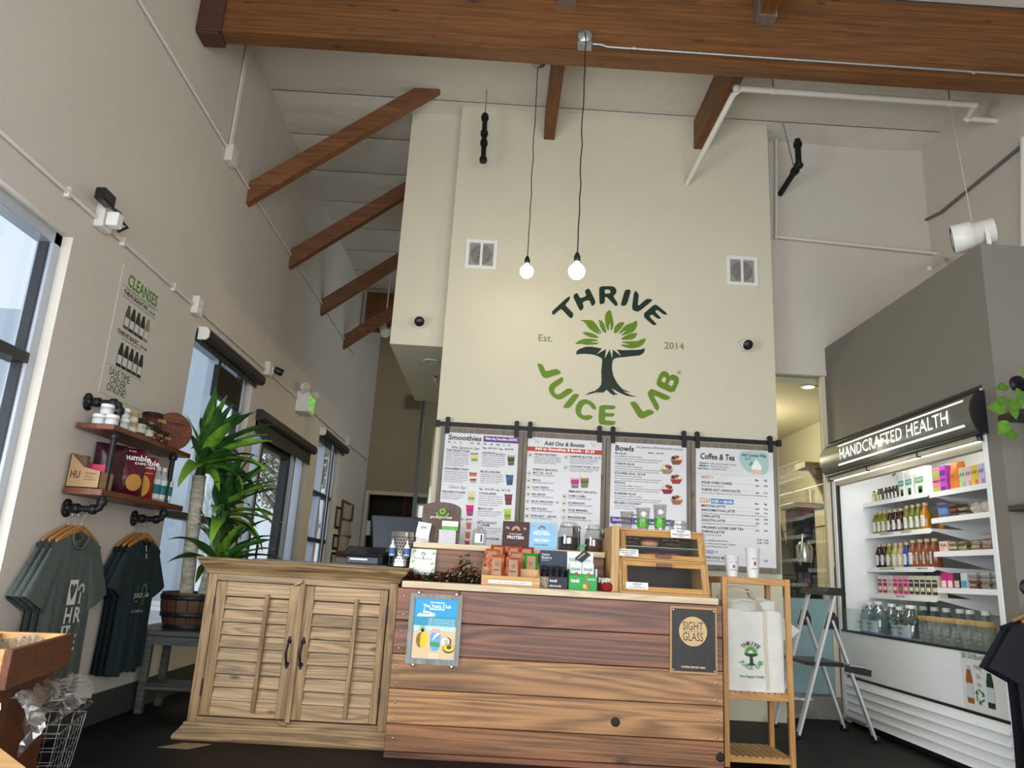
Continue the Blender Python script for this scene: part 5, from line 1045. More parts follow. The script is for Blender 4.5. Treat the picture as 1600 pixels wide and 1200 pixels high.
# ------------------------------------------------------------------ on the upper board
ZU = 1.2805
t = thing('brochure_holder', 'arched wood print sign with clear card pockets on the counter', 'holder', (-.40, 5.5, ZU))
n = 12; w = .142; pts = [(-.398-w, 5.52, ZU), (-.398+w, 5.52, ZU)]+[(-.398+w*math.cos(math.pi*k/n)*1.0, 5.545, ZU+.255+.05*math.sin(math.pi*k/n)) for k in range(n+1)]
MB().prism(pts, (0, .008, 0)).build('sign_panel', wood('plank_print', '3a2a20', '6a5040', 'z', 2., .5, 0), t)
for x, w2 in ((-.505, .07), (-.33, .10)):
    pk = MB(); pk.box(x-w2/2-.02, x+w2/2, 5.44, 5.443, ZU, ZU+.10); pk.box(x-w2/2-.02, x-w2/2-.017, 5.44, 5.52, ZU, ZU+.10); pk.box(x+w2/2-.003, x+w2/2, 5.44, 5.52, ZU, ZU+.10); pk.build('pocket', 'acrylic', t)
MB().hexa([(-.57, 5.452, ZU+.04), (-.475, 5.452, ZU+.03), (-.475, 5.47, ZU+.03), (-.57, 5.47, ZU+.04), (-.555, 5.47, ZU+.15), (-.46, 5.47, ZU+.14), (-.46, 5.49, ZU+.14), (-.555, 5.49, ZU+.15)]).build('cards', 'paper', t)
MB().lathe([(.028, 0), (.028, .0005)], (-.515, 5.457, ZU+.093), 20, (0, -1, .16)).build('card_emblem', C('a8a8a4'), t)
B(-.385, -.268, 5.46, 5.47, ZU+.10, ZU+.165).build('gift_card', 'paper', t); B(-.385, -.268, 5.4585, 5.46, ZU+.10, ZU+.128).build('card_band', C('5aa838'), t)
s = MB(); write(s, 'give the gift of health', (-.398, 5.5195, ZU+.185), RX, UZ, .016, .16, 'b', 'c'); s.build('lettering', C('e8e4dc'), t)
em = MB(); cc = Vector((-.392, 5.519, ZU+.235))
for k in range(10):
    a = 6.283*k/10; d_ = Vector((math.cos(a), 0, math.sin(a))); q_ = Vector((-d_.z, 0, d_.x)); em.flat([cc+d_*.016-q_*.006, cc+d_*.03, cc+d_*.016+q_*.006, cc+d_*.006])
for k in range(7): a = math.pi*(1.12+.76*k/6); d_ = Vector((math.cos(a), 0, math.sin(a))); q_ = Vector((-d_.z, 0, d_.x)); em.flat([cc+d_*.038-q_*.007, cc+d_*.038+q_*.007, cc+d_*.052+q_*.007, cc+d_*.052-q_*.007])
em.build('emblem', C('7fae3c'), t)
t = thing('pump_bottle', 'clear glass pump bottle beside the smoothie menu', 'bottle', (-.11, 5.45, ZU))
glass('clear_glass', (.90, .92, .92), .86); glass('clear_plastic', (.93, .94, .94), .84, .06)
MB().lathe([(.048, 0), (.052, .005), (.052, .085), (.045, .11), (.02, .125), (.016, .135)], (-.11, 5.45, ZU), 20).build('bottle', 'clear_glass', t); MB().lathe([(.02, .134), (.02, .15), (.008, .153), (.007, .18), (.014, .182), (.012, .192)], (-.11, 5.45, ZU), 12).build('pump', 'clear_plastic', t)
B(-.14, -.08, 5.398, 5.40, ZU+.02, ZU+.085).build('sticker', 'paper', t); B(-.10, -.088, 5.396, 5.398, ZU+.028, ZU+.078).build('sticker_print', C('30343a'), t)
def carton(name, lab, grp, x0, x1, y0, y1, z0, z1, col, lines, dome=None):
    t = thing(name, lab, 'box', ((x0+x1)/2, (y0+y1)/2, z0), grp); B(x0, x1, y0, y1, z0, z1).build('carton', C(col), t)
    for tx, cx, z, h, w, c in lines: o = write(MB(), tx, (x0+(x1-x0)*cx, y0-.0012, z0+(z1-z0)*z), RX, UZ, h, w, 'b', 'c').build('lettering', C(c), t)
    if dome:
        px, pz, r, c = dome; p0 = Vector((x0+(x1-x0)*px, y0-.0014, z0+(z1-z0)*pz)); m = MB()
        for k in range(7): a0, a1 = math.pi*k/7+.06, math.pi*(k+1)/7-.06; m.flat([p0+Vector((math.cos(a0), 0, math.sin(a0)))*r*.45, p0+Vector((math.cos(a0), 0, math.sin(a0)))*r, p0+Vector((math.cos(a1), 0, math.sin(a1)))*r, p0+Vector((math.cos(a1), 0, math.sin(a1)))*r*.45])
        m.build('sun_emblem', C(c), t)
    return t
carton('protein_box', 'maroon protein bar box on the upper counter board', 'protein bar boxes', .055, .245, 5.44, 5.54, ZU, 1.468, '3c1a1c', [('PLANT-BASED', .5, .50, .009, .09, 'e8dcd4'), ('PROTEIN', .5, .34, .022, .12, 'f2eeea'), ('13g', .17, .72, .014, .03, 'd8b8b0'), ('5g', .83, .72, .014, .02, 'd8b8b0')], (.5, .66, .032, 'd8a070'))
carton('protein_box', 'light blue protein bar box on top of its pair', 'protein bar boxes', .250, .440, 5.44, 5.54, 1.376, 1.470, '86b8e0', [('PLANT-BASED', .45, .30, .009, .09, 'f4f8fa'), ('PROTEIN', .45, .06, .020, .12, 'f4f8fa'), ('20g', .14, .64, .014, .03, 'd89a5c'), ('5g', .8, .64, .014, .03, 'd89a5c')], (.46, .50, .028, '8a4a34'))
carton('protein_box', 'light blue protein bar box at the bottom of its pair', 'protein bar boxes', .248, .446, 5.43, 5.54, ZU, 1.375, '8cbce2', [('PROTEIN', .45, .58, .018, .11, 'f4f8fa'), ('VANILLA ALMOND', .42, .30, .009, .10, '3a3a4a'), ('15g', .08, .6, .014, .025, 'd89a5c')])
def swing_jar(lab, x, y, r, h, content):
    t = thing('swing_top_jar', lab, 'jar', (x, y, ZU), 'glass swing top jars')
    MB().lathe([(r*.94, 0), (r, .008), (r, h*.60), (r*.80, h*.78), (r*.78, h*.84)], (x, y, ZU), 22).build('glass_body', 'clear_glass', t)
    MB().lathe([(r*.9, .006), (r*.93, .012), (r*.93, h*.46), (r*.5, h*.50), (.001, h*.48)], (x, y, ZU), 18).build('contents', mat('beans_'+content, content, .7, bump=.8, bscale=70, var=.4, vscale=60), t)
    MB().lathe([(r*.80, h*.85), (r*.84, h*.88), (r*.84, h*.94), (r*.6, h), (.001, h)], (x, y, ZU), 20).build('glass_lid', 'clear_glass', t)
    m = MB(); m.tube([(x+r*.84*math.cos(k*.3307), y+r*.84*math.sin(k*.3307), ZU+h*.84) for k in range(20)], .0025, 6, False); m.tube([(x+r*.85, y-.02, ZU+h*.86), (x+r*1.12, y-.03, ZU+h*.66), (x+r*.98, y-.035, ZU+h*.52), (x+r*.9, y-.03, ZU+h*.80)], .0025, 6); m.tube([(x-r*.84, y-.02, ZU+h*.98), (x-r*.9, y-.02, ZU+h*.84)], .003, 6); m.build('wire_bail', 'steel', t)
swing_jar('wide glass swing top jar of dark beans', .53, 5.45, .076, .205, '1a1210'); swing_jar('glass swing top jar of brown pods', .713, 5.45, .066, .195, '4a2818')
t = thing('black_bin', 'black plastic box at the right end of the upper board', 'box', (.84, 5.5, ZU)); MB().hexa([(.79, 5.41, ZU), (.90, 5.41, ZU), (.90, 5.60, ZU), (.79, 5.60, ZU), (.778, 5.40, 1.43), (.91, 5.40, 1.43), (.91, 5.61, 1.43), (.778, 5.61, 1.43)]).build('box', 'black_plastic', t, .004); B(.772, .916, 5.394, 5.616, 1.405, 1.412).build('rim', 'dark_plastic', t)
solo(B(.575, .63, 5.56, 5.61, ZU, 1.47), 'black_grinder', 'black_plastic', 'tall black box standing behind the wide glass jar', 'box', bevel=.01)
# ------------------------------------------------------------------ front row on the counter top
t = thing('gift_card_sign', 'small white acrylic sign with a green tree leaning on the riser', 'sign', (-.49, 5.29, KT))
MB().hexa([(-.575, 5.27, KT), (-.40, 5.27, KT), (-.40, 5.278, KT), (-.575, 5.278, KT), (-.575, 5.325, 1.235), (-.40, 5.325, 1.235), (-.40, 5.333, 1.235), (-.575, 5.333, 1.235)]).build('sheet', 'paper', t)
tl = Vector((0, .055, .213)).normalized()
m = MB(); tree(m, lambda u, v, d: Vector((-.488+u, 5.3115, 1.205-v)) if False else Vector((-.488+u, 5.268+(1.20-v-KT)*.258-.0005, 1.20-v)), 0, .035, .05, 0); m.build('printed_tree', C('3f7a5a'), t)
m = MB()
for k, (u, v) in enumerate([(-.07, .02), (-.075, .09), (.065, .03), (.06, .10), (.07, .14), (-.07, .14)]): z = 1.225-v; q_ = Vector((-.488+u, 5.268+(z-KT)*.258-.0005, z)); m.flat([q_, q_+Vector((.022, .003, .012)), q_+Vector((.014, .0065, .026)), q_+Vector((-.006, .003, .012))])
m.build('printed_leaves', C('9cc87a'), t)
m = MB(); write(m, 'Thrive Rewards', (-.488, 5.268+(1.17-KT)*.258-.0005, 1.165), RX, tl, .011, .13, 'r', 'c', .2); write(m, 'SCAN HERE TO JOIN OUR REWARDS', (-.488, 5.268+(1.075-KT)*.258-.0005, 1.07), RX, tl, .008, .15, 'b', 'c'); m.build('lettering', C('2f5a50'), t)
gl = thing('tinsel_garland', 'red and green Christmas tinsel garland along the counter top', 'garland', (-.33, 5.2, KT)); rr = random.Random(12); cols = {'14200c': MB(), '3c0a10': MB(), '7a141c': MB(), '2c5420': MB(), 'b8b4a8': MB()}
ck = list(cols)
for i in range(2600):
    x = rr.uniform(-.60, -.055); hump = .05+.125*math.exp(-((x+.19)/.075)**2)+.012*math.sin(x*30)
    z = KT+abs(rr.gauss(0, .5))*hump*.8; z = min(z, KT+hump); p0 = Vector((x, 5.15+rr.uniform(-.07, .07), max(KT+.006, z)))
    d_ = Vector((rr.uniform(-1, 1), rr.uniform(-1, 1), rr.uniform(-.6, 1))).normalized()*rr.uniform(.015, .034); s_ = d_.cross(Vector((rr.random(), rr.random(), 1))).normalized()*.0034
    q1 = p0+d_
    if q1.z < KT+.002: q1.z = KT+.002
    cols[ck[min(4, int(rr.random()**1.7*4.4))] if rr.random() > .03 else 'b8b4a8'].add([p0-s_, p0+s_, q1+s_, q1-s_], [(0, 1, 2, 3)])
for k_, m in cols.items(): o = m.build('tinsel', C(k_, .25), gl); o['kind'] = 'stuff'
t = thing('snack_rack', 'pale wooden display rack with a white price strip', 'rack', (.12, 5.12, KT))
s = MB(); s.prism([(-.07, 5.03, KT), (-.07, 5.24, KT), (-.07, 5.24, KT+.17), (-.07, 5.13, KT+.12), (-.07, 5.03, KT+.06)], (.008, 0, 0)); s.build('side', 'case_wood', t); s = MB(); s.prism([(.305, 5.03, KT), (.305, 5.24, KT), (.305, 5.24, KT+.17), (.305, 5.13, KT+.12), (.305, 5.03, KT+.06)], (.008, 0, 0)); s.build('side', 'case_wood', t)
B(-.07, .313, 5.022, 5.03, KT, KT+.062).build('front', 'case_wood', t); B(-.062, .305, 5.03, 5.24, KT, KT+.008).build('floor_board', 'case_wood', t); B(-.062, .305, 5.12, 5.128, KT+.008, KT+.115).build('step', 'case_wood', t); B(-.062, .305, 5.232, 5.24, KT+.008, KT+.17).build('back', 'case_wood', t)
B(-.025, .26, 5.019, 5.0215, KT+.012, KT+.034).build('price_strip', 'paper', t); s = MB(); write(s, 'The Granola - Made here with organic ingredients', (.015, 5.0185, KT+.018), RX, UZ, .009, .21); s.build('lettering', C('3a3c40'), t)
def pouch(lab, x, y, z, w, h, col, seed):
    t = thing('snack_pouch', lab, 'bag', (x, y, z), 'granola pouches in the wooden rack'); rnd = random.Random(seed); ph = rnd.uniform(0, 6); tilt = .16
    def fc(s_):
        def fn(a, b):
            e = max(0, 1-(2*a-1)**4)*(1-b)**.6*.9
            return Vector((x+(a-.5)*w, y+s_*(.002+.026*e)+b*h*tilt+.003*math.sin(a*8+b*9+ph), z+b*h))
        return fn
    MB().grid(lambda a, b: fc(-1)(a, b), 10, 12).grid(lambda a, b: fc(1)(1-a, b), 10, 12).build('pouch', mat('pouch_film_%d' % seed, col, .2, .1, bump=.5, bscale=30), t)
    def on(a, b): p = fc(-1)(a, b); p.y -= .0035; return p
    MB().grid(lambda a, b: on(.20+a*.6, .30+b*.62), 6, 6).build('kraft_label', C('a88468'), t)
    pc = on(.5, .68)+Vector((0, -.003, 0)); o = MB().flat([pc+Vector((w*.14*math.cos(k*.524), w*.14*math.sin(k*.524)*tilt, w*.14*math.sin(k*.524))) for k in range(12)]); o.build('emblem', C('8c6a54'), t)
    o = write(MB(), 'GRANOLA', on(.5, .46)+Vector((0, -.004, 0)), RX, Vector((0, tilt, 1)), .010, w*.42, 'b', 'c').build('lettering', C('4a2a20'), t)
    MB().grid(lambda a, b: on(.26+a*.48, .05+b*.2), 5, 3).build('window', C('8a5a30', .15), t)
for i, (x, y, z, w, h, col, lab) in enumerate([(.025, 5.06, KT+.009, .10, .185, 'a84a20', 'orange granola pouch front left in the wooden rack'), (.135, 5.06, KT+.009, .10, .175, '9a4424', 'orange granola pouch front right in the wooden rack'), (-.012, 5.155, KT+.05, .10, .185, 'b04c20', 'orange granola pouch at the left of the middle row'), (.155, 5.155, KT+.05, .10, .175, 'b05a40', 'pinkish orange granola pouch in the middle row'), (.255, 5.15, KT+.009, .098, .21, '1c8a20', 'bright green snack pouch at the right of the wooden rack'), (.03, 5.20, KT+.09, .10, .175, '9a3a18', 'red orange granola pouch, back row left'), (.135, 5.20, KT+.09, .085, .172, 'a84420', 'red orange granola pouch, back row middle'), (.225, 5.20, KT+.09, .10, .172, '8a2c20', 'red granola pouch, back row right')]):
    pouch(lab, x, y, z, w, h, col, i+1)
t = thing('cashew_box', 'dark blue open box of cashew bites on the counter', 'box', (.41, 5.12, KT)); x0, x1 = .316, .498
B(x0, x1, 5.19, 5.2, KT, 1.27).build('back_panel', C('2a3448'), t); B(x0, x1, 5.06, 5.064, KT, KT+.075).build('front_panel', C('1a1e2c'), t); B(x0, x0+.004, 5.064, 5.19, KT, KT+.12).build('side_panel', C('141824'), t); B(x1-.004, x1, 5.064, 5.19, KT, KT+.12).build('side_panel', C('141824'), t); B(x0+.004, x1-.004, 5.064, 5.19, KT, KT+.004).build('base_panel', C('141824'), t)
B(x0+.002, x0+.055, 5.057, 5.0598, KT+.003, KT+.072).build('cashew_print', mat('cashew_print', '8a7a68', .6, var=.6, vscale=70), t)
o = MB(); write(o, 'Cashew', (x0+.012, 5.1885, 1.235), RX, UZ, .014, .055, 'b'); write(o, 'Blueberry', (x0+.012, 5.1885, 1.215), RX, UZ, .014, .07, 'b'); write(o, 'SUPERBITES', (x0+.012, 5.1885, 1.200), RX, UZ, .007, .05); write(o, 'tosi', (x0+.062, 5.0585, KT+.042), RX, UZ, .020, .05, 'b'); write(o, 'almonds', (x0+.062, 5.0585, KT+.012), RX, UZ, .014, .08, 'b'); o.build('lettering', C('d4d8dc'), t)
for k in range(4):
    tt = thing('snack_packet', ['first', 'second', 'third', 'fourth'][k]+' dark foil packet from the left in the blue cashew box', 'packet', (x0+.03+k*.04, 5.12, KT+.005), 'foil packets in the cashew box')
    B(x0+.012+k*.041, x0+.046+k*.041, 5.10, 5.13, KT+.0045, KT+.148-.006*(k % 2)).build('wrapper', mat('dark_foil_%d' % k, '15161c', .25, .4, bump=.8, bscale=60, var=.9, vscale=40), tt, .004)
t = thing('almond_box', 'white and green open display box of almond snacks', 'box', (.59, 5.1, KT)); x0, x1 = .502, .688
B(x0, x1-.01, 5.18, 5.19, KT, 1.268).build('back_panel', C('e4e8e4'), t); B(x0+.006, x1, 5.03, 5.034, KT, KT+.088).build('front_panel', C('2f9a48'), t); B(x0+.002, x0+.006, 5.034, 5.18, KT, KT+.13).build('side_panel', C('2f9a48'), t); B(x1-.004, x1, 5.034, 5.18, KT, KT+.14).build('side_panel', C('dfe6e0'), t); B(x0+.006, x1-.004, 5.034, 5.18, KT, KT+.004).build('base_panel', C('dfe6e0'), t)
o = MB(); write(o, 'tosi', (x0+.012, 5.1785, 1.208), RX, UZ, .028, .06, 'b'); write(o, 'ALMOND', (x0+.10, 5.1785, 1.208), RX, UZ, .014, .065); o.build('lettering', C('2a8a70'), t)
o = MB(); write(o, 'tosi', (x0+.014, 5.0285, KT+.048), RX, UZ, .026, .055, 'b'); write(o, 'ALMOND', (x0+.12, 5.0285, KT+.066), RX, UZ, .010, .055, 'b'); o.build('lettering', C('f0f4f0'), t)
for k, (a, b) in enumerate([(.105, .025), (.125, .034), (.118, .018)]): o = MB(); o.sphere((x0+a, 5.0285, KT+b), .013, .002, .016 if k != 1 else .02, 10, 6); o.build('printed_almond', C(['d8b860', 'a8683c', 'c8904c'][k]), t)
for k in range(2):
    xx = x0+.012+k*.082; tt = thing('almond_packet', ['left', 'right'][k]+' white and green almond packet in the display box', 'packet', (xx+.04, 5.1, KT+.005), 'almond packets in the display box')
    B(xx, xx+.078, 5.09, 5.115, KT+.0045, KT+.175).build('wrapper', C('e0e4e2', .3), tt, .005); B(xx+.001, xx+.077, 5.0885, 5.09, KT+.06, KT+.105).build('green_panel', C('2f9a48'), tt); o = write(MB(), 'tosi', (xx+.008, 5.0875, KT+.125), RX, UZ, .024, .06, 'b').build('lettering', C('2a7a80'), tt)
    for j, (a, b) in enumerate([(.030, .08), (.044, .096), (.052, .076)]): o = MB(); o.sphere((xx+a, 5.0875, KT+b), .013, .002, .013 if j != 1 else .02, 10, 6); o.build('printed_almond', C(['d8b860', 'a8683c', 'c8904c'][j]), tt)
t = thing('hang_tag', 'black tag with a green leaf hooked over the almond display', 'tag', (.585, 5.165, 1.25)); MB().hexa([(.55, 5.168, 1.225), (.60, 5.168, 1.20), (.60, 5.172, 1.20), (.55, 5.172, 1.225), (.615, 5.168, 1.285), (.66, 5.168, 1.255), (.66, 5.172, 1.255), (.615, 5.172, 1.285)]).build('tag', C('1c1c1e'), t)
m = MB(); m.grid(lambda a, b: Vector((.555+a*.075, 5.155+.012*math.sin(a*3.14), 1.285+a*.035+(b-.5)*.03*math.sin(a*3.14))), 8, 3); m.build('leaf', C('1f7a2c', .3), t); write(MB(), 'Be 1% better', (.578, 5.1665, 1.222), (.62, 0, .55), (-.55, 0, .62), .012, .06, 'b').build('lettering', C('d8d8d4'), t)
t = thing('santa_ornament', 'small red glitter hat ornament with white trim on the counter', 'ornament', (.765, 5.12, KT)); MB().lathe([(.03, 0), (.048, .006), (.052, .03), (.048, .05), (.03, .06)], (.765, 5.1, KT), 18).build('hat', mat('red_glitter', '8a1218', .45, bump=.7, bscale=140), t)
o = MB(); rr = random.Random(2)
for k in range(60): a = rr.uniform(0, 6.28); o.sphere((.757+.045*math.cos(a)*rr.random(), 5.1+.05*math.sin(a)*rr.random(), KT+.058+rr.uniform(0, .022)), .009, n=6, m=4)
o.build('fur_trim', C('cfcfcc', .9), t)['kind'] = 'stuff'
# ------------------------------------------------------------------ pastry case
t = thing('pastry_case', 'two tier wooden pastry case with clear doors on the counter', 'case', (1.14, 5.2, KT))
X0, X1 = .838, 1.432; yb = 5.44
for x in (X0, X1-.016): MB().prism([(x, 5.02, KT), (x, yb, KT), (x, yb, KT+.425), (x, 5.17, KT+.425), (x, 5.10, KT+.222), (x, 5.085, KT+.222)], (.016, 0, 0)).build('side_panel', 'case_wood_v', t, .002)
B(X0+.016, X1-.016, 5.16, yb, KT+.41, KT+.425).build('top_panel', 'case_wood', t, .002); B(X0+.016, X1-.016, yb-.01, yb, KT+.014, KT+.41).build('back_panel', C('2c221c'), t); B(X0+.016, X1-.016, 5.02, yb-.01, KT, KT+.014).build('floor_panel', 'case_wood', t); B(X0+.016, X1-.016, 5.10, yb-.01, KT+.212, KT+.224).build('mid_shelf', 'case_wood', t)
B(X0-.055, X0-.002, 5.06, yb, KT, KT+.43).build('end_post', 'case_wood_v', t, .003)
def casedoor(z0, z1, ya, yt, hz):
    a = Vector((X0+.018, ya, z0)); up = Vector((0, yt-ya, z1-z0)); L = X1-X0-.036; un = up.normalized(); n = Vector((0, -un.z, un.y)); H = up.length
    def slab(u0, u1, v0, v1, th): return MB().hexa([a+RXv*u0+un*v0, a+RXv*u1+un*v0, a+RXv*u1+un*v0-n*th, a+RXv*u0+un*v0-n*th, a+RXv*u0+un*v1, a+RXv*u1+un*v1, a+RXv*u1+un*v1-n*th, a+RXv*u0+un*v1-n*th])
    d = slab(.03, L-.03, .03, H-.03, .003).build('door', 'acrylic', t)
    for u0, u1, v0, v1 in ((0, .034, 0, H), (L-.034, L, 0, H), (.034, L-.034, 0, .034), (.034, L-.034, H-.034, H)): slab(u0, u1, v0, v1, .012).build('door_rail', 'case_wood' if v1-v0 < .1 else 'case_wood_v', d, .0015)
    p = a+RXv*(L*.5)+un*hz+n*.012; B(p.x-.05, p.x+.05, p.y-.01, p.y+.012, p.z-.012, p.z+.012).build('pull', 'shelf_walnut', d, .003)
    return a, un, n
RXv = Vector((1, 0, 0))
a1 = casedoor(KT+.226, KT+.408, 5.085, 5.15, .018); a2 = casedoor(KT+.016, KT+.210, 5.005, 5.075, .178)
B(X0+.03, X1-.05, 5.13, yb-.03, KT+.305, KT+.309).build('glass_shelf', mat('clear_shelf', (.85, .88, .9), .1, alpha=.5), t)
def donut(lab, x, y, z, col, glz, drizzle, k):
    tt = thing('glazed_donut', lab, 'donut', (x, y, z), 'donuts in the pastry case')
    def tor(R, r, zc, a0, a1, n=18, m=8): return lambda a, b: Vector((x+(R+r*math.cos(a0+(a1-a0)*b))*math.cos(a*6.2832), y+(R+r*math.cos(a0+(a1-a0)*b))*math.sin(a*6.2832), zc+r*.85*math.sin(a0+(a1-a0)*b)))
    MB().grid(tor(.036, .026, z+.024, -3.14, 3.14), 18, 10).build('dough', C(col), tt); MB().grid(tor(.036, .0275, z+.025, .25, 2.9), 18, 6).build('icing', C(glz, .25), tt)
    if drizzle:
        m = MB(); rr = random.Random(k)
        for q_ in range(14): ang = rr.uniform(0, 6.28); r0 = rr.uniform(.02, .055); p0 = Vector((x+r0*math.cos(ang), y+r0*math.sin(ang), z+.053)); m.tube([p0, p0+Vector((rr.uniform(-.02, .02), rr.uniform(-.02, .02), -.002))], .0016, 4)
        m.build('drizzle', C('d8d0c4'), tt)['kind'] = 'stuff'
for k, (x, z, c, gz, dz, lab) in enumerate([(.93, KT+.3095, '3a2218', '2a1610', 1, 'dark donut with white drizzle on the glass shelf, left'), (1.07, KT+.3095, 'c89a60', 'b04a5c', 0, 'pink iced donut on the glass shelf'), (1.22, KT+.3095, '3a2218', '2a1610', 1, 'dark donut with white drizzle on the glass shelf, right'), (1.10, KT+.2245, 'c89a60', 'b04a5c', 0, 'pink iced donut under the glass shelf, left'), (1.22, KT+.2245, 'c89a60', 'b85064', 0, 'pink iced donut under the glass shelf, right')]): donut(lab, x, 5.22, z, c, gz, dz, k)
def card(lab, o, u, v, w, h, lines):
    o, u, v = Vector(o), Vector(u).normalized(), Vector(v).normalized(); n = u.cross(v)
    t = thing('notice_card', lab, 'card', o, 'paper notices on the pastry case'); MB().hexa([o, o+u*w, o+u*w-n*.002, o-n*.002, o+v*h, o+u*w+v*h, o+u*w+v*h-n*.002, o+v*h-n*.002]).build('card', 'paper', t)
    m = MB()
    for tx, z, hh, ww in lines: write(m, tx, o+u*(w/2)+v*(z*h)+n*.001, u, v, hh, ww, 'b', 'c')
    m.build('lettering', C('26304a'), t)['kind'] = 'stuff'
pa = a1[0]-Vector((.025, 0, 0))+a1[1]*.002+a1[2]*.024
card('paper notice asking for help, on the left of the upper pastry door', pa, RX, a1[1], .135, .050, [('Please ask for assistance', .70, .009, .12), ('with these goodies', .40, .009, .10), ('Thank you!', .10, .009, .06)])
pa = a2[0]+Vector((.018, 0, 0))+a2[1]*.006+a2[2]*.016
card('paper notice low on the left of the lower pastry door', pa, RX, a2[1], .145, .046, [('GLUTEN FREE DONUTS', .64, .009, .06), ('Flavors vary', .42, .006, .04), ('baked fresh with organic ingredients daily', .2, .006, .11)])
card('paper notice hung over the top right of the pastry case', (1.195, 5.118, KT+.378), RX, (0, .30, 1), .135, .056, [('DONUT OF THE WEEK', .74, .009, .06), ('Chocolate', .60, .006, .03), ('organic flour, coconut sugar, oat milk', .42, .006, .12), ('vanilla, cacao, sea salt', .30, .006, .11), ('$5 - limited', .14, .006, .04)])
ZCs = KT+.4255
def clear_cup(lab, x, y, r, h, green):
    t = thing('clear_cup', lab, 'cup', (x, y, ZCs), 'clear plastic cups on the pastry case')
    MB().lathe([(r*.74, 0), (r*.75, .004), (r*.98, h-.006), (r*1.03, h-.004), (r*1.03, h), (r*.97, h), (r*.72, .006)], (x, y, ZCs), 22).build('cup', 'clear_plastic', t)
    if green:
        f = lambda q: r*(.745+.235*q)+.0008
        MB().lathe([(f(.12), h*.12), (f(.45), h*.45), (f(.5), h*.5)], (x, y, ZCs), 22).build('green_print', mat('cup_green_%d' % int(x*100), '4f9a2c', .3, var=.5, vscale=60), t)
        MB().lathe([(.018, 0), (.018, .0006)], (x-.006, y-f(.7)-.0005, ZCs+h*.7), 18, (0, -1, 0)).build('cup_emblem', C('d8ded4'), t)
clear_cup('plain clear plastic cup at the left of the pastry case top', .925, 5.30, .048, .125, False); clear_cup('shorter clear cup with green leaf print on the pastry case', 1.035, 5.28, .05, .155, True); clear_cup('taller clear cup with green leaf print on the pastry case', 1.155, 5.28, .048, .185, True)
t = thing('clear_bowl', 'upturned clear plastic bowl on the pastry case', 'bowl', (1.29, 5.30, ZCs)); MB().lathe([(.062, .0), (.068, .002), (.066, .05), (.055, .078), (.052, .08), (.05, .075), (.06, .045), (.06, .003)], (1.29, 5.30, ZCs), 22).build('bowl', 'clear_plastic', t); MB().lathe([(.07, .05), (.074, .056), (.07, .06)], (1.29, 5.30, ZCs), 22).build('rim', 'clear_plastic', t)
# ------------------------------------------------------------------ bamboo tower with tote bags and cups
TX0, TX1, TY0, TY1, TH = 1.530, 1.985, 5.08, 5.48, 1.165
t = thing('bamboo_tower', 'slim bamboo shelf tower right of the counter', 'shelf', ((TX0+TX1)/2, 5.28, 0)); pw = .034
for x in (TX0, TX1-pw):
    for y in (TY0, TY1-pw): B(x, x+pw, y, y+pw, 0, TH).build('leg', 'bamboo', t, .003)
for z0, z1 in ((TH-.045, TH-.005), (.40, .44), (.03, .06)):
    B(TX0+pw, TX1-pw, TY0+.005, TY0+.025, z0, z1).build('rail', 'bamboo_x', t, .002); B(TX0+pw, TX1-pw, TY1-.025, TY1-.005, z0, z1).build('rail', 'bamboo_x', t, .002)
    for x in (TX0+.005, TX1-.025): B(x, x+.02, TY0+pw, TY1-pw, z0, z1).build('rail', 'bamboo_x', t, .002)
for z in (.44, .06): 
    for k in range(9): xx = TX0+pw+.002+k*(TX1-TX0-2*pw)/9; B(xx, xx+(TX1-TX0-2*pw)/9-.006, TY0+.006, TY1-.006, z-.001, z+.009).build('slat', 'bamboo', t)
B(TX0+pw, TX1-pw, TY0+pw, TY1-pw, TH-.012, TH-.002).build('top_panel', 'bamboo_x', t)
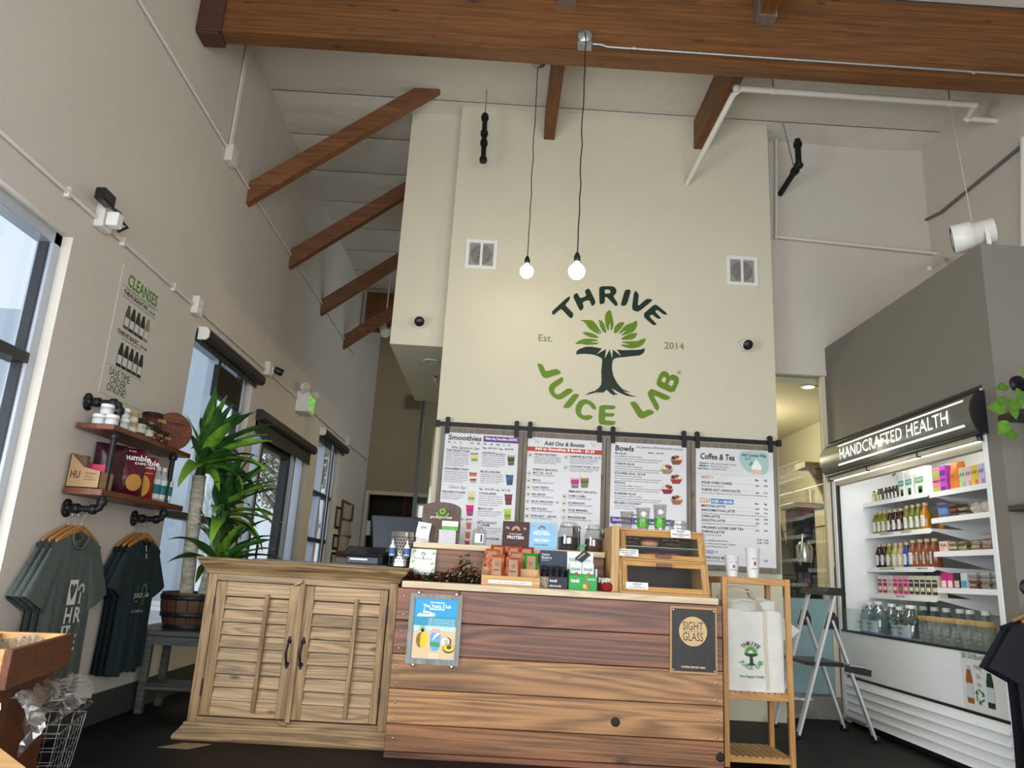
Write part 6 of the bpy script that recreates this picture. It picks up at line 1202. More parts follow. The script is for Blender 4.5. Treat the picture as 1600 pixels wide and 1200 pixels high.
def tote(lab, x0, x1, y, z0, h, th, printed, seed):
    t = thing('tote_bag', lab, 'bag', ((x0+x1)/2, y, z0), 'cream tote bags on the bamboo tower'); rnd = random.Random(seed); ph = rnd.uniform(0, 6)
    def fn(s_):
        return lambda a, b: Vector((x0+(x1-x0)*a, y+s_*th*.5*(1-.35*b)*(1-(2*a-1)**8*.5)+.006*math.sin(a*7+b*5+ph)+.02*b, z0+h*b+.008*math.sin(a*9+ph)*b))
    f0, f1 = fn(-1), fn(1); m = MB(); m.grid(f0, 10, 12); m.grid(lambda a, b: f1(1-a, b), 10, 12)
    m.grid(lambda a, b: f1(0, b).lerp(f0(0, b), a), 2, 12); m.grid(lambda a, b: f0(1, b).lerp(f1(1, b), a), 2, 12); m.grid(lambda a, b: f0(b, 0).lerp(f1(b, 0), a), 2, 10)
    m.build('body', 'canvas', t)
    def strip(xc, w, z_0, z_1): return MB().grid(lambda a, b: f0((xc+w*(a-.5)-x0)/(x1-x0), z_0+(z_1-z_0)*b)+Vector((0, -.003, 0)), 2, 10)
    strip(x0+(x1-x0)*.68, .026, 0.02, 1.0).build('strap', 'canvas_strap', t)
    hd = MB(); p = [Vector((x0+(x1-x0)*.62, y-.01, z0+h)), Vector((x0+(x1-x0)*.50, y-.05, z0+h+.06)), Vector((x0+(x1-x0)*.25, y-.03, z0+h+.075)), Vector((x0+(x1-x0)*.06, y-.01, z0+h+.05)), Vector((x0+.03, y+.02, z0+h-.02))]
    for k in range(len(p)-1): hd.bar(p[k], p[k+1], .03, .006, (0, 0, 1))
    hd.build('handle', 'canvas_strap', t)
    if printed:
        W = lambda u, v, d: Vector((x0+(x1-x0)*.40+u, f0(.4, max(0, min(1, (z0+h*.44-v-z0)/h))).y-.005, z0+h*.44-v)); cx, cz = x0+(x1-x0)*.40, z0+h*.44
        m = MB()
        def arc(tx, r, a0, a1, hh, top):
            for i, ch in enumerate(tx):
                a = a0+(a1-a0)*i/(len(tx)-1); d = Vector((math.sin(a), 0, math.cos(a))); up = d if top else -d; u = Vector((up.z, 0, -up.x)); q_ = W(0, 0, 0)+d*r; yy = f0(.4, max(0, min(1, (q_.z-z0)/h))).y-.006
                write(m, ch, (q_.x, yy, q_.z), u, up, hh, None, 'b', 'c')
        arc('THRIVE', .062, -.75, .75, .026, True); m.build('lettering', C('1a2a20'), t); m = MB(); arc('JUICE LAB', .086, 4.15, 2.15, .026, False); write(m, 'Some Baggage is Healthy', W(0, .135, 0), RX, UZ, .016, .16, 'b', 'c'); m.build('lettering', C('4a9a3c'), t)
        m = MB(); m.flat([W(-.008, .0, 0), W(.008, .0, 0), W(.012, .045, 0), W(.028, .06, 0), W(-.028, .06, 0), W(-.012, .045, 0)]); m.flat([W(-.045, -.012, 0), W(.045, -.012, 0), W(.04, .0, 0), W(.0, .012, 0), W(-.04, .0, 0)]); m.build('printed_trunk', C('14301c'), t)
        m = MB()
        for k in range(9): a = math.pi*k/8; d = Vector((math.cos(a), 0, math.sin(a))); q_ = Vector((-d.z, 0, d.x)); c_ = W(0, -.016, 0); m.flat([c_+d*.018-q_*.004, c_+d*.032-q_*.008, c_+d*.048, c_+d*.032+q_*.008, c_+d*.018+q_*.004])
        m.build('printed_leaves', C('5aa83c'), t)
mat('canvas', (.70, .70, .65), .9, bump=.3, bscale=200, var=.06, vscale=8); mat('canvas_strap', (.60, .54, .42), .9, bump=.3, bscale=200)
tote('cream tote bag with tree emblem facing out on the bamboo tower', 1.578, 1.945, 5.145, .449, .50, .07, True, 1); tote('cream tote bag standing behind the printed one', 1.57, 1.935, 5.235, .449, .56, .06, False, 2); tote('cream tote bag at the back of the bamboo tower', 1.575, 1.94, 5.325, .449, .58, .06, False, 3)
t = thing('folded_totes', 'fanned stack of folded cloth bags poking out of the bamboo tower', 'bag', (2.03, 5.38, .80))
for k in range(6): MB().hexa([(1.86, 5.405+.004*k, .92-.002*k), (2.02+.012*k, 5.33+.006*k, .76-.0*k), (2.02+.012*k, 5.335+.006*k, .76), (1.86, 5.41+.004*k, .92), (1.92, 5.405+.004*k, 1.0), (2.10+.010*k, 5.33+.006*k, .83), (2.10+.010*k, 5.335+.006*k, .83), (1.92, 5.41+.004*k, 1.0)]).build('fold', 'canvas', t)
def paper_cup(lab, x, y, r, h):
    t = thing('paper_cup', lab, 'cup', (x, y, TH-.002), 'white paper cups on the bamboo tower'); z = TH-.002
    MB().lathe([(r*.72, 0), (r*.73, .004), (r*.98, h-.006), (r*1.04, h-.003), (r*1.02, h+.001), (r*.95, h-.004), (r*.70, .008)], (x, y, z), 24).build('cup', C('dcdcdc', .45), t)
    m = MB(); rr = lambda q: r*(.73+.25*q)+.001
    for i, ch in enumerate('THRIVE'): a = -.7+1.4*i/5; m2 = Vector((x+.024*math.sin(a), y-rr(.5)-.001, z+h*.52+.024*math.cos(a))); write(m, ch, m2, (math.cos(a), 0, -math.sin(a)), (math.sin(a), 0, math.cos(a)), .007, None, 'b', 'c')
    write(m, 'JUICE LAB', (x, y-rr(.35)-.001, z+h*.30), RX, UZ, .006, .045, 'b', 'c'); m.build('lettering', C('4a3a44'), t); B(x-.007, x+.007, y-rr(.5)-.0015, y-rr(.5)-.0005, z+h*.42, z+h*.54).build('cup_emblem', C('8a2a4a'), t)
paper_cup('shorter white paper cup on the bamboo tower', 1.640, 5.22, .050, .145); paper_cup('taller white paper cup on the bamboo tower', 1.785, 5.22, .050, .20)
# ------------------------------------------------------------------ step ladder
t = thing('step_ladder', 'open aluminium two step ladder with a black top in front of the glass', 'ladder', (2.72, 6.4, 0))
A = [(Vector((2.735, 6.10, 1.08)), Vector((2.42, 6.16, .0)), Vector((3.03, 6.16, .0))), (Vector((2.715, 6.55, 1.08)), Vector((2.40, 6.60, .0)), Vector((2.99, 6.60, .0)))]
for k, (ap, fl, fr) in enumerate(A):
    s_ = fl.lerp(ap, .02); MB().bar(s_, ap, .022, .058, (0, 1, 0)).build('front_leg', 'bright_aluminium', t, .004)
    hinge = fl.lerp(ap, .82)+Vector((.03, 0, 0)); MB().bar(fr.lerp(hinge, .02), hinge, .02, .045, (0, 1, 0)).build('rear_leg', 'bright_aluminium', t, .004)
    for f in (fl, fr): B(f.x-.03, f.x+.03, f.y-.022, f.y+.022, 0, .045).build('foot', 'black_plastic', t, .006)
    yn = -.016 if k == 0 else .016
    MB().prism([hinge+Vector((-.07, yn, -.07)), hinge+Vector((.05, yn, -.07)), hinge+Vector((.05, yn, .0)), hinge+Vector((.02, yn, .06)), hinge+Vector((-.025, yn, .06))], (0, .012, 0)).build('hinge_plate', 'black_plastic', t)
    for f in (.12, .25, .55): p = fl.lerp(ap, f); MB().lathe([(.009, 0), (.006, .004)], p+Vector((0, -.012, 0)), 8, (0, -1, 0)).build('rivet', 'black_iron', t); p = fr.lerp(hinge, f); MB().lathe([(.009, 0), (.006, .004)], p+Vector((0, -.011, 0)), 8, (0, -1, 0)).build('rivet', 'black_iron', t)
MB().prism([(2.66, 6.06, 1.075), (2.81, 6.06, 1.075), (2.81, 6.06, 1.10), (2.79, 6.06, 1.135), (2.68, 6.06, 1.135), (2.66, 6.06, 1.10)], (0, .54, 0)).build('top_cap', 'black_plastic', t)
B(2.50, 2.80, 6.125, 6.585, .535, .565).build('tread', 'black_plastic', t, .005); B(2.38, 2.56, 6.17, 6.60, .265, .29).build('tread', 'galvanized', t, .005); B(2.965, 3.0, 6.17, 6.60, .10, .13).build('rear_brace', 'galvanized', t, .003)
MB().tube([(2.82, 6.10, .555), (2.955, 6.11, .545)], .014, 8).build('lock_bar', 'steel', t); MB().bar((2.80, 6.115, .53), (3.0, 6.115, .50), .02, .05).build('lock_arm', 'black_plastic', t)
# ------------------------------------------------------------------ open display cooler
FX, FY0, FY1 = 3.20, 4.745, 7.05
cl = thing('display_cooler', 'white open front drinks cooler with a dark lit sign', 'cooler', (3.6, 5.9, 0))
m = MB(); m.box(FX+.02, 4.02, FY1-.06, FY1, .0, 2.44); m.build('end_panel', 'cooler_white' if 'cooler_white' in MATS else mat('cooler_white', (.84, .86, .86), .35), cl)
B(FX+.02, 4.02, FY0, FY0+.06, .0, 2.44).build('end_panel', 'cooler_white', cl); B(3.98, 4.02, FY0+.06, FY1-.06, .76, 2.44).build('back_panel', mat('cooler_back', (.50, .50, .48), .5), cl); B(FX+.02, 4.02, FY0, FY1, 2.44, 2.49).build('roof_panel', 'cooler_white', cl)
B(FX+.02, 3.98, FY0+.06, FY1-.06, .70, .76).build('deck', 'cooler_white', cl)
for y0, y1 in ((FY1-.055, FY1), (FY0, FY0+.05)): B(FX-.01, FX+.02, y0, y1, .03, 2.44).build('front_trim', 'cooler_white', cl, .003)
B(FX, FX+.02, FY1-.10, FY1-.055, .78, 2.1).build('door_gasket', 'black_plastic', cl)
B(FX-.012, FX+.02, FY0+.05, FY1-.055, .40, .765).build('front_panel', 'cooler_white', cl, .004)
B(FX-.016, FX+.02, FY0+.05, FY1-.055, .765, .782).build('panel_edge', 'black_plastic', cl)
B(FX-.006, FX+.0, FY0+.05, FY1-.055, .782, .97).build('glass_guard', 'shop_glass', cl)
B(FX+.02, FX+.03, FY0+.05, FY1-.055, .03, .40).build('grille_back', 'black_plastic', cl)
for k in range(5):
    z = .052+k*.0665
    MB().hexa([(FX-.025, FY0+.05, z), (FX-.025, FY1-.08, z), (FX-.012, FY1-.08, z-.004), (FX-.012, FY0+.05, z-.004), (FX+.004, FY0+.05, z+.058), (FX+.004, FY1-.08, z+.058), (FX+.014, FY1-.08, z+.058), (FX+.014, FY0+.05, z+.058)]).build('grille_slat', 'cooler_white', cl)
B(FX+.03, 4.0, FY0+.02, FY1-.02, 0, .70).build('machine_base', C('14151a'), cl)
# curved sign
prof = [(3.20, 2.455), (3.155, 2.45), (3.115, 2.42), (3.088, 2.375), (3.078, 2.32), (3.085, 2.26), (3.108, 2.20), (3.14, 2.168), (3.20, 2.16)]
m = MB(); m.grid(lambda a, b: Vector((prof[int(round(b*8))][0], FY0-.02+(FY1-FY0+.0)*a, prof[int(round(b*8))][1])), 1, 8); m.build('sign_face', mat('sign_olive', (.12, .12, .088), .34), cl)
for y in (FY0-.02, FY1-.02): MB().prism([(x, y, z) for x, z in prof], (0, .012 if y > 6 else -.012, 0)).build('sign_end', 'black_plastic', cl)
MB().tube([(3.152, FY0-.03, 2.456), (3.152, FY1-.02, 2.456)], .008, 6).build('sign_edge', 'black_plastic', cl); MB().tube([(3.135, FY0-.03, 2.166), (3.135, FY1-.02, 2.166)], .012, 6).build('sign_edge', 'black_plastic', cl)
def sx(z):
    for (a, za), (b, zb) in zip(prof[:-1], prof[1:]):
        if zb <= z <= za: return a+(b-a)*(za-z)/(za-zb)
    return 3.1
mat('sign_light', (1, 1, .98), .5, emit=1.1)
m = MB(); write(m, 'HANDCRAFTED HEALTH', (0, 6.60, 2.262), (0, -1, 0), (0, 0, 1), .098, 1.67, 'r')
for v in m.v: v.x = sx(v.z)-.016
m.build('lettering', 'sign_light', cl)
for z in (2.398, 2.226):
    m = MB(); m.grid(lambda a, b: Vector((sx(z-.007+.014*b)-.003, 6.68-1.87*a, z-.007+.014*b)), 1, 1); m.build('light_bar', 'sign_light', cl)
B(FX-.005, FX+.05, FY0+.05, FY1-.055, 2.075, 2.13).build('canopy_board', mat('canopy_tan', (.42, .38, .28), .5), cl); B(3.15, 3.20, FY0+.02, FY1-.03, 2.128, 2.158).build('canopy_board', 'canopy_tan', cl)
MB().tube([(3.195, FY0+.06, 2.135), (3.195, FY1-.07, 2.135)], .011, 8).build('led_tube', 'led', cl)
for y in (FY0+.03, 5.5, 6.28, FY1-.03): MB().lathe([(.018, -.02), (.022, 0), (.018, .02)], (3.165, y, 2.14), 10, (0, 0, 1)).build('clip', 'black_plastic', cl)
MB().tube([(3.33, FY0+.08, 2.40), (3.33, FY1-.08, 2.40)], .014, 8).build('led_tube', 'led', cl)
l = area('cooler_light', (3.36, 5.9, 2.38), (3.62, 5.9, 1.2), 2.1, .10, 14, (1., .97, .9)); l.rotation_euler = (Vector((.26, 0, -1.2))).to_track_quat('-Z', 'X').to_euler()
SB = [(5.905, FY1-.065, [1.920, 1.632, 1.333, 1.104]), (FY0+.065, 5.895, [1.905, 1.703, 1.446, 1.176])]
shelf_parts = []
for y0, y1, zl in SB:
    for z in zl:
        MB().prism([(3.45, y0, z-.03), (3.45, y0, z), (3.97, y0, z), (3.97, y0, z-.02), (3.47, y0, z-.02)], (0, y1-y0, 0)).build('shelf', 'cooler_white', cl, .002)
        B(3.446, 3.45, y0+.01, y1-.01, z-.036, z+.004).build('price_rail', 'cooler_white', cl)
        for y in (y0, y1-.006): MB().prism([(3.47, y, z-.02), (3.97, y, z-.02), (3.97, y, z-.11), (3.90, y, z-.11)], (0, .006, 0)).build('shelf_bracket', 'cooler_white', cl)
for y in (FY1-.10, 5.90, FY0+.10): B(3.965, 3.98, y-.015, y+.015, .8, 2.3).build('upright', C('8a8a86'), cl)
for tx, y, z, w in (('ORGANIC JUICE 12 OZ', 6.7, 1.622, .22), ('WELLNESS JUICE', 6.35, 1.622, .16), ('JUICES AND NUT MILKS', 6.75, 1.322, .26), ('KOMBUCHA $6', 6.15, 1.322, .16), ('COCONUT WATER', 6.5, 1.094, .14)):
    write(MB(), tx, (3.4445, y, z-.004), (0, -1, 0), UZ, .013, w, 'b').build('lettering', C('3a3c40'), cl)
# sticker on the lower panel
t = thing('bottle_return_sticker', 'white sticker with two bottles on the cooler panel beside the black shirt', 'sticker', (FX-.014, 5.0, .41)); xs = FX-.0135
B(xs, xs+.001, 4.80, 5.24, .405, .765).build('sheet', C('dcdcd8'), t)
def SP(y, z, d=.0008): return Vector((xs-d, y, z))
m = MB(); write(m, '$0.50/Bottle', SP(5.222, .725), (0, -1, 0), UZ, .034, .26, 'r'); write(m, 'Help', SP(5.10, .665), (0, -1, 0), UZ, .03, .08, 'r'); write(m, 'Us', SP(5.085, .61), (0, -1, 0), UZ, .03, .045, 'r'); write(m, 'to', SP(5.08, .56), (0, -1, 0), UZ, .03, .04, 'r'); m.build('lettering', C('1c1c20'), t)
for y, c in ((5.16, '9a5a1c'), (4.95, '14381c')):
    z0 = .445; o_ = [(-.033, 0), (-.036, .015), (-.036, .15), (-.026, .19), (-.02, .21), (.02, .21), (.026, .19), (.036, .15), (.036, .015), (.033, 0)]
    b_ = MB().flat([SP(y-a, z0+b) for a, b in o_]).build('printed_bottle', C(c), t); MB().flat([SP(y-a, z0+b, .001) for a, b in ((-.02, .21), (.02, .21), (.02, .235), (-.02, .235))]).build('printed_cap', C('b9bcbc'), b_); MB().flat([SP(y-a, z0+b, .0014) for a, b in ((-.034, .035), (.034, .035), (.034, .125), (-.034, .125))]).build('printed_label', C('c4ccd0'), b_)
m = MB()
for k in range(3):
    a = 2.094*k; d1 = Vector((0, math.cos(a), math.sin(a))); e1 = Vector((0, -math.sin(a), math.cos(a))); c_ = SP(5.06, .50); m.flat([c_+d1*.025-e1*.035, c_+d1*.038-e1*.03, c_+d1*.038+e1*.012, c_+d1*.052+e1*.012, c_+d1*.03+e1*.042, c_+d1*.008+e1*.012, c_+d1*.025+e1*.012])
m.build('recycle_mark', C('3f7a4a'), t)
# goods in the cooler
def bottle(name, lab, grp, y, x, z, r, h, col, cap, label_c='d4d6d2', square=False, lw=.9):
    t = thing(name, lab, 'bottle', (x, y, z), grp); n = 4 if square else 16
    MB().lathe([(r*.92, 0), (r, .008), (r, h*.58), (r*.86, h*.68), (r*.5, h*.86), (r*.46, h*.90)], (x, y, z), 16).build('bottle', C(col, .12), t)
    MB().lathe([(r*.52, h*.90), (r*.52, h), (r*.46, h+.002)], (x, y, z), 12).build('cap', C(cap, .4), t)
    if label_c:
        m = MB(); m.grid(lambda a, b: Vector((x-(r*1.015)*math.cos((a-.5)*lw*1.6), y-(r*1.015)*math.sin((a-.5)*lw*1.6), z+h*(.12+.42*b))), 6, 1); lb = m.build('wrap_label', C(label_c), t)
        m = MB(); 
        for q_ in range(3): write(m, ['JUICE', 'ORGANIC', '12 OZ'][q_], (x-r*1.03, y+r*.35, z+h*(.42-.1*q_)), (0, -1, 0), UZ, h*.03, r*.7, 'b')
        m.build('label_print', C('4a4c48'), t)['kind'] = 'stuff'
ordn = ['first', 'second', 'third', 'fourth', 'fifth', 'sixth', 'seventh', 'eighth', 'ninth', 'tenth', 'eleventh', 'twelfth', 'thirteenth', 'fourteenth']
Z1, Z2, Z3, Z4 = [z+.0005 for z in SB[0][2]]; R1, R2, R3, R4 = [z+.0005 for z in SB[1][2]]
row = [('6c7424', 6.86), ('747c28', 6.78), ('7a7c1c', 6.70), ('40221c', 6.61), ('38201c', 6.52), ('4a1c14', 6.43), ('707a26', 6.33), ('6a7424', 6.24), ('6a6c20', 6.15), ('a8701c', 6.055)]
for i, (c, y) in enumerate(row): bottle('juice_bottle', '%s juice bottle from the left on the second cooler shelf' % ordn[i], 'juice bottles on the second cooler shelf', y, 3.505, Z2, .036 if c != 'a8701c' else .042, .215 if i > 5 else .20, c, 'c8b48c')
for i, (c, y) in enumerate([('6a1c14', 6.41), ('8a5a14', 6.0), ('6c7424', 6.74)]): bottle('juice_bottle', '%s juice bottle from the left in the back row of the second cooler shelf' % ordn[i], 'back row juice bottles on the second cooler shelf', y, 3.60, Z2, .036, .215, c, 'c8b48c', None)
row = [('2c1018', 6.84), ('34121c', 6.75), ('7c7c24', 6.655), ('b8ac78', 6.555), ('b4a474', 6.465), ('1c3c98', 6.375), ('8a5230', 6.275), ('84502e', 6.165), ('84502e', 6.065), ('7c4a2c', 5.965)]
for i, (c, y) in enumerate(row): bottle('juice_bottle', '%s juice bottle from the left on the third cooler shelf' % ordn[i], 'juice bottles on the third cooler shelf', y, 3.505, Z3, .038 if i < 6 else .045, .21 if i < 6 else .225, c, 'c8b48c', 'd4d6d2' if i < 7 else 'c8ccd0', lw=.9 if i < 7 else .35)
for i, (y, c, cp) in enumerate([(6.84, 'b0a468', '20241c'), (6.75, '5a6a38', '1c201c'), (6.70, '4a4a30', '1c201c'), (6.62, '3a2c28', '241c20'), (6.56, '2c2024', '2a1c24'), (6.50, '2c2024', '3a2030'), (6.44, '34242c', '3a2030')]):
    bottle('shot_bottle', '%s small shot bottle from the left on the top cooler shelf' % ordn[i], 'small shot bottles on the top cooler shelf', y, 3.49, Z1, .022, .105 if i == 0 else .115, c, cp, 'd8d8c8')
def box_item(name, lab, grp, cat, y0, y1, x0, x1, z0, h, col, bands=(), top=None, txt=None, bev=.002):
    t = thing(name, lab, cat, ((x0+x1)/2, (y0+y1)/2, z0), grp)
    if top == 'gable': MB().prism([(x0, y0, z0), (x0, y0, z0+h*.86), ((x0+x1)/2, y0, z0+h), (x1, y0, z0+h*.86), (x1, y0, z0)], (0, y1-y0, 0)).build('carton', C(col), t)
    else: B(x0, x1, y0, y1, z0, z0+h).build('carton', C(col), t, bev)
    for v0, v1, u0, u1, c in bands: B(x0-.0012, x0-.0002, y1-(y1-y0)*u1, y1-(y1-y0)*u0, z0+h*v0, z0+h*v1).build('print_panel', C(c), t)
    if txt: write(MB(), txt[0], (x0-.0022, y1-(y1-y0)*.1, z0+h*txt[1]), (0, -1, 0), UZ, h*txt[2], (y1-y0)*.8, 'b').build('lettering', C(txt[3]), t)
    return t
for i, (y0, y1) in enumerate(((6.33, 6.415), (6.205, 6.30), (6.03, 6.155))):
    box_item('coconut_carton', '%s white and green coconut water carton on the top cooler shelf' % ordn[i], 'coconut cartons on the top cooler shelf', 'carton', y0, y1, 3.49, 3.57, Z1, .235, 'dfe4e0', [(.42, .62, .0, 1., '4a9c8c' if i < 2 else '5aa864'), (.05, .3, .35, .85, '3c6a2c'), (.03, .2, .45, .75, '6a4a30')], txt=('COCO', .48, .09, 'f0f4f2'))
box_item('dark_carton', 'dark green carton between the coconut cartons', None, 'carton', 6.16, 6.20, 3.52, 3.58, Z1, .19, '2a4a24')
for i, (y0, y1, c, b2, h) in enumerate([(5.78, 5.885, 'd87a84', '8ab83c', .20), (5.70, 5.78, 'b04ac0', '6a2a90', .205)]):
    box_item('pink_snack_box', ['pink snack box with green triangles on the top cooler shelf', 'purple snack box beside the pink one on the top cooler shelf'][i], 'bright snack boxes on the top cooler shelf', 'box', y0, y1, 3.48, 3.56, R1, h, c, [(.62, .82, .08, .48, b2), (.62, .82, .52, .92, b2), (.06, .2, .1, .9, b2)], txt=('ENERGY', .42, .08, '4a1c50'))
bag_c = thing('orange_bag', 'orange rounded snack bag on the top cooler shelf', 'bag', (3.52, 5.61, R1)); MB().grid(lambda a, b: Vector((3.53+.055*math.cos(a*6.283)*(1-.45*b**3), 5.615+.075*math.sin(a*6.283)*(1-.12*b**3), R1+.215*b)), 18, 8).build('pouch', C('d87a28', .35), bag_c)
write(MB(), 'HEALTHY', (3.472, 5.65, R1+.10), (0, -1, 0), UZ, .016, .07, 'b').build('lettering', C('5a2c14'), bag_c)
for i, (y0, y1, c) in enumerate([(5.46, 5.535, 'b8c89c'), (5.385, 5.46, 'd8b4bc'), (5.31, 5.385, 'd8b820'), (5.235, 5.31, 'c0b0d0')]):
    box_item('pastel_pouch', ['pale green', 'pale pink', 'yellow', 'lilac'][i]+' pouch in the row on the top cooler shelf', 'pastel pouches on the top cooler shelf', 'pouch', y0, y1, 3.48, 3.52, R1, .155, c, [(.05, .3, .5, .95, ['8ab87a', 'c88a98', 'c87a28', '9a7ab8'][i])], txt=('/\\'.replace('\\', '/'), .6, .14, '5a5a60'))
bottle('clear_jug', 'clear jug with green label at the right end of the top cooler shelf', None, 5.16, 3.52, R1, .05, .27, 'c4ccc8', 'd4d8d4', '8ac83c')
t = thing('purple_tub', 'purple and blue yogurt tub on the right side of the cooler', 'tub', (3.52, 5.80, R2)); MB().lathe([(.05, 0), (.052, .004), (.062, .10), (.066, .102), (.066, .118), (.06, .12)], (3.525, 5.80, R2), 20).build('tub', C('6a608c', .35), t); MB().lathe([(.0535, .02), (.0605, .08)], (3.525, 5.80, R2), 20).build('wrap_label', C('5a8cc0'), t)
def clam(lab, y, x, z, c, k, w=.10, d=.11, h=.038):
    t = thing('clamshell_tray', lab, 'tray', (x, y, z), 'clear food trays in the cooler'); MB().hexa([(x-d*.42, y-w*.42, z), (x+d*.42, y-w*.42, z), (x+d*.42, y+w*.42, z), (x-d*.42, y+w*.42, z), (x-d*.5, y-w*.5, z+h*.55), (x+d*.5, y-w*.5, z+h*.55), (x+d*.5, y+w*.5, z+h*.55), (x-d*.5, y+w*.5, z+h*.55)]).build('food', C(c), t, .003)
    MB().hexa([(x-d*.52, y-w*.52, z+h*.56), (x+d*.52, y-w*.52, z+h*.56), (x+d*.52, y+w*.52, z+h*.56), (x-d*.52, y+w*.52, z+h*.56), (x-d*.44, y-w*.44, z+h), (x+d*.44, y-w*.44, z+h), (x+d*.44, y+w*.44, z+h), (x-d*.44, y+w*.44, z+h)]).build('lid', 'clear_plastic', t)
for i, (y, z, c) in enumerate([(5.64, 0, '6a4a34'), (5.64, 1, '7a5438'), (5.64, 2, '7c5a40'), (5.52, 0, '8a7a5c'), (5.52, 1, '9a8a6c')]): clam('%s brown bake tray counted upward beside the purple tub' % ordn[i], y, 3.52, R2+z*.0395, c, i)
for i, (y, h) in enumerate(((5.40, .115), (5.27, .12), (5.15, .10))):
    t = thing('paper_wrap', '%s crumpled paper wrapped roll from the left on the right side of the cooler' % ordn[i], 'wrap', (3.53, y, R2), 'paper wrapped rolls in the cooler'); rr = random.Random(i); m = MB(); m.sphere((3.53, y, R2+h*.42), .055, .07, h*.42, 14, 10)
    for v in m.v: v += Vector((rr.uniform(-.006, .006), rr.uniform(-.008, .008), rr.uniform(-.004, .006)));
    for v in m.v: v.z = max(v.z, R2)
    m.sm = [False]*len(m.sm); m.build('wrap', C('b8b0a0', .6), t)
box_item('pink_carton', 'pale pink VA carton on the third shelf at right', None, 'carton', 5.775, 5.885, 3.49, 3.56, R3, .085, 'e0c4bc', [(.1, .4, .1, .7, 'cfae a4'.replace(' ', ''))], txt=('VA', .5, .3, 'a04a50'))
for i, (y, z, c) in enumerate([(5.67, 0, '6a6c3c'), (5.67, 1, '7a7c4a'), (5.55, 0, '84805c'), (5.55, 1, '6a6a3c'), (5.40, 0, '8a6a58'), (5.40, 1, 'a08878'), (5.27, 0, '8a5a4c'), (5.27, 1, 'b09a90'), (5.27, 2, 'c8a8a0')]): clam('%s salad tray counted from the left on the third shelf at right' % ordn[i], y, 3.52, R3+z*.0395, c, i)
for i, (y, z, c) in enumerate([(5.47, 0, '6a4630'), (5.47, 1, '7a4a30'), (5.47, 2, '9a9490'), (5.33, 0, '8a8486'), (5.33, 1, '8c8688'), (5.33, 2, '9a9698'), (5.20, 0, '8a8486'), (5.20, 1, '8c8688'), (5.20, 2, '9a9698')]): clam('%s dessert tray counted from the left on the fourth shelf at right' % ordn[i], y, 3.52, R4+z*.0395, c, i+9)
for i, (y0, y1, c, b2) in enumerate([(5.81, 5.88, 'c8287c', 'e8dcd0'), (5.73, 5.80, 'c02a80', 'e8dcd0'), (5.645, 5.715, '2c2824', 'c8c0b0'), (5.55, 5.63, 'c0ccd0', '4a90b0')]): box_item('small_milk_box', ['bright pink drink box, first on the fourth shelf at right', 'bright pink drink box, second on the fourth shelf at right', 'black and cream drink box on the fourth shelf at right', 'pale blue drink cup box on the fourth shelf at right'][i], 'small drink boxes on the fourth shelf at right', 'carton', y0, y1, 3.48, 3.54, R4, .115, c, [(.08, .5, .1, .9, b2)])
for i in range(11):
    y1 = 6.86-i*.085; k = 0 if i < 3 else (1 if i < 6 else 2); base, pan = [('dcd8d4', 'a02030'), ('dca8b8', 'c02a68'), ('d8d4b8', '34322c')][k]
    if i == 2: pan = 'b8b4ac'
    tt = box_item('nut_milk_carton', '%s drink carton from the left on the fourth cooler shelf' % ordn[i], 'drink cartons on the fourth cooler shelf', 'carton', y1-.078, y1, 3.48, 3.555, Z4, .165, base, [(.10, .80, .06, .94, pan)], txt=('MILK', .62, .08, 'f0e8e4'))
    for u in (.32, .66): o = MB(); o.sphere((3.4785, y1-.078*u, Z4+.165*.34), .002, .013, .02, 10, 6); o.build('printed_nut', C('e8e4d4' if i != 4 else '5a9a3c'), tt)
# jugs and growlers on the deck behind the glass guard
def jug(lab, y, x, r, h, col, lid, lab_c, txt):
    t = thing('water_jug', lab, 'jug', (x, y, .7605), 'big water jugs at the bottom of the cooler'); z = .7605
    MB().lathe([(r*.95, 0), (r, .01), (r, h*.55), (r*.75, h*.75), (r*.34, h*.86), (r*.34, h*.92)], (x, y, z), 20).build('jug', 'jug_glass', t); MB().lathe([(r*.38, h*.92), (r*.38, h), (r*.34, h+.002)], (x, y, z), 14).build('cap', C(lid, .4), t); MB().tube([(x-r*.2, y, z+h*.86), (x-r*.75, y-.01, z+h*.84), (x-r*.85, y-.01, z+h*.70)], .008, 6).build('handle', 'jug_glass', t)
    if lab_c:
        m = MB(); m.grid(lambda a, b: Vector((x-(r+.002)*math.cos((a-.5)*1.9), y-(r+.002)*math.sin((a-.5)*1.9), z+h*(.08+.36*b))), 8, 1); m.build('wrap_label', C(lab_c), t); m = MB(); m.grid(lambda a, b: Vector((x-(r+.003)*math.cos((a-.5)*1.9), y-(r+.003)*math.sin((a-.5)*1.9), z+h*(.03+.07*b))), 8, 1); m.build('label_band', C('5a6cb0'), t)
        m = MB(); write(m, txt[0], (x-r-.006, y+r*.65, z+h*.32), (0, -1, 0), UZ, .022, r*1.2, 'r', shear=.2); write(m, txt[1], (x-r-.006, y+r*.45, z+h*.18), (0, -1, 0), UZ, .022, r*.8, 'r', shear=.2); m.build('lettering', C('2a3048'), t)
glass('jug_glass', (.74, .80, .84), .84)
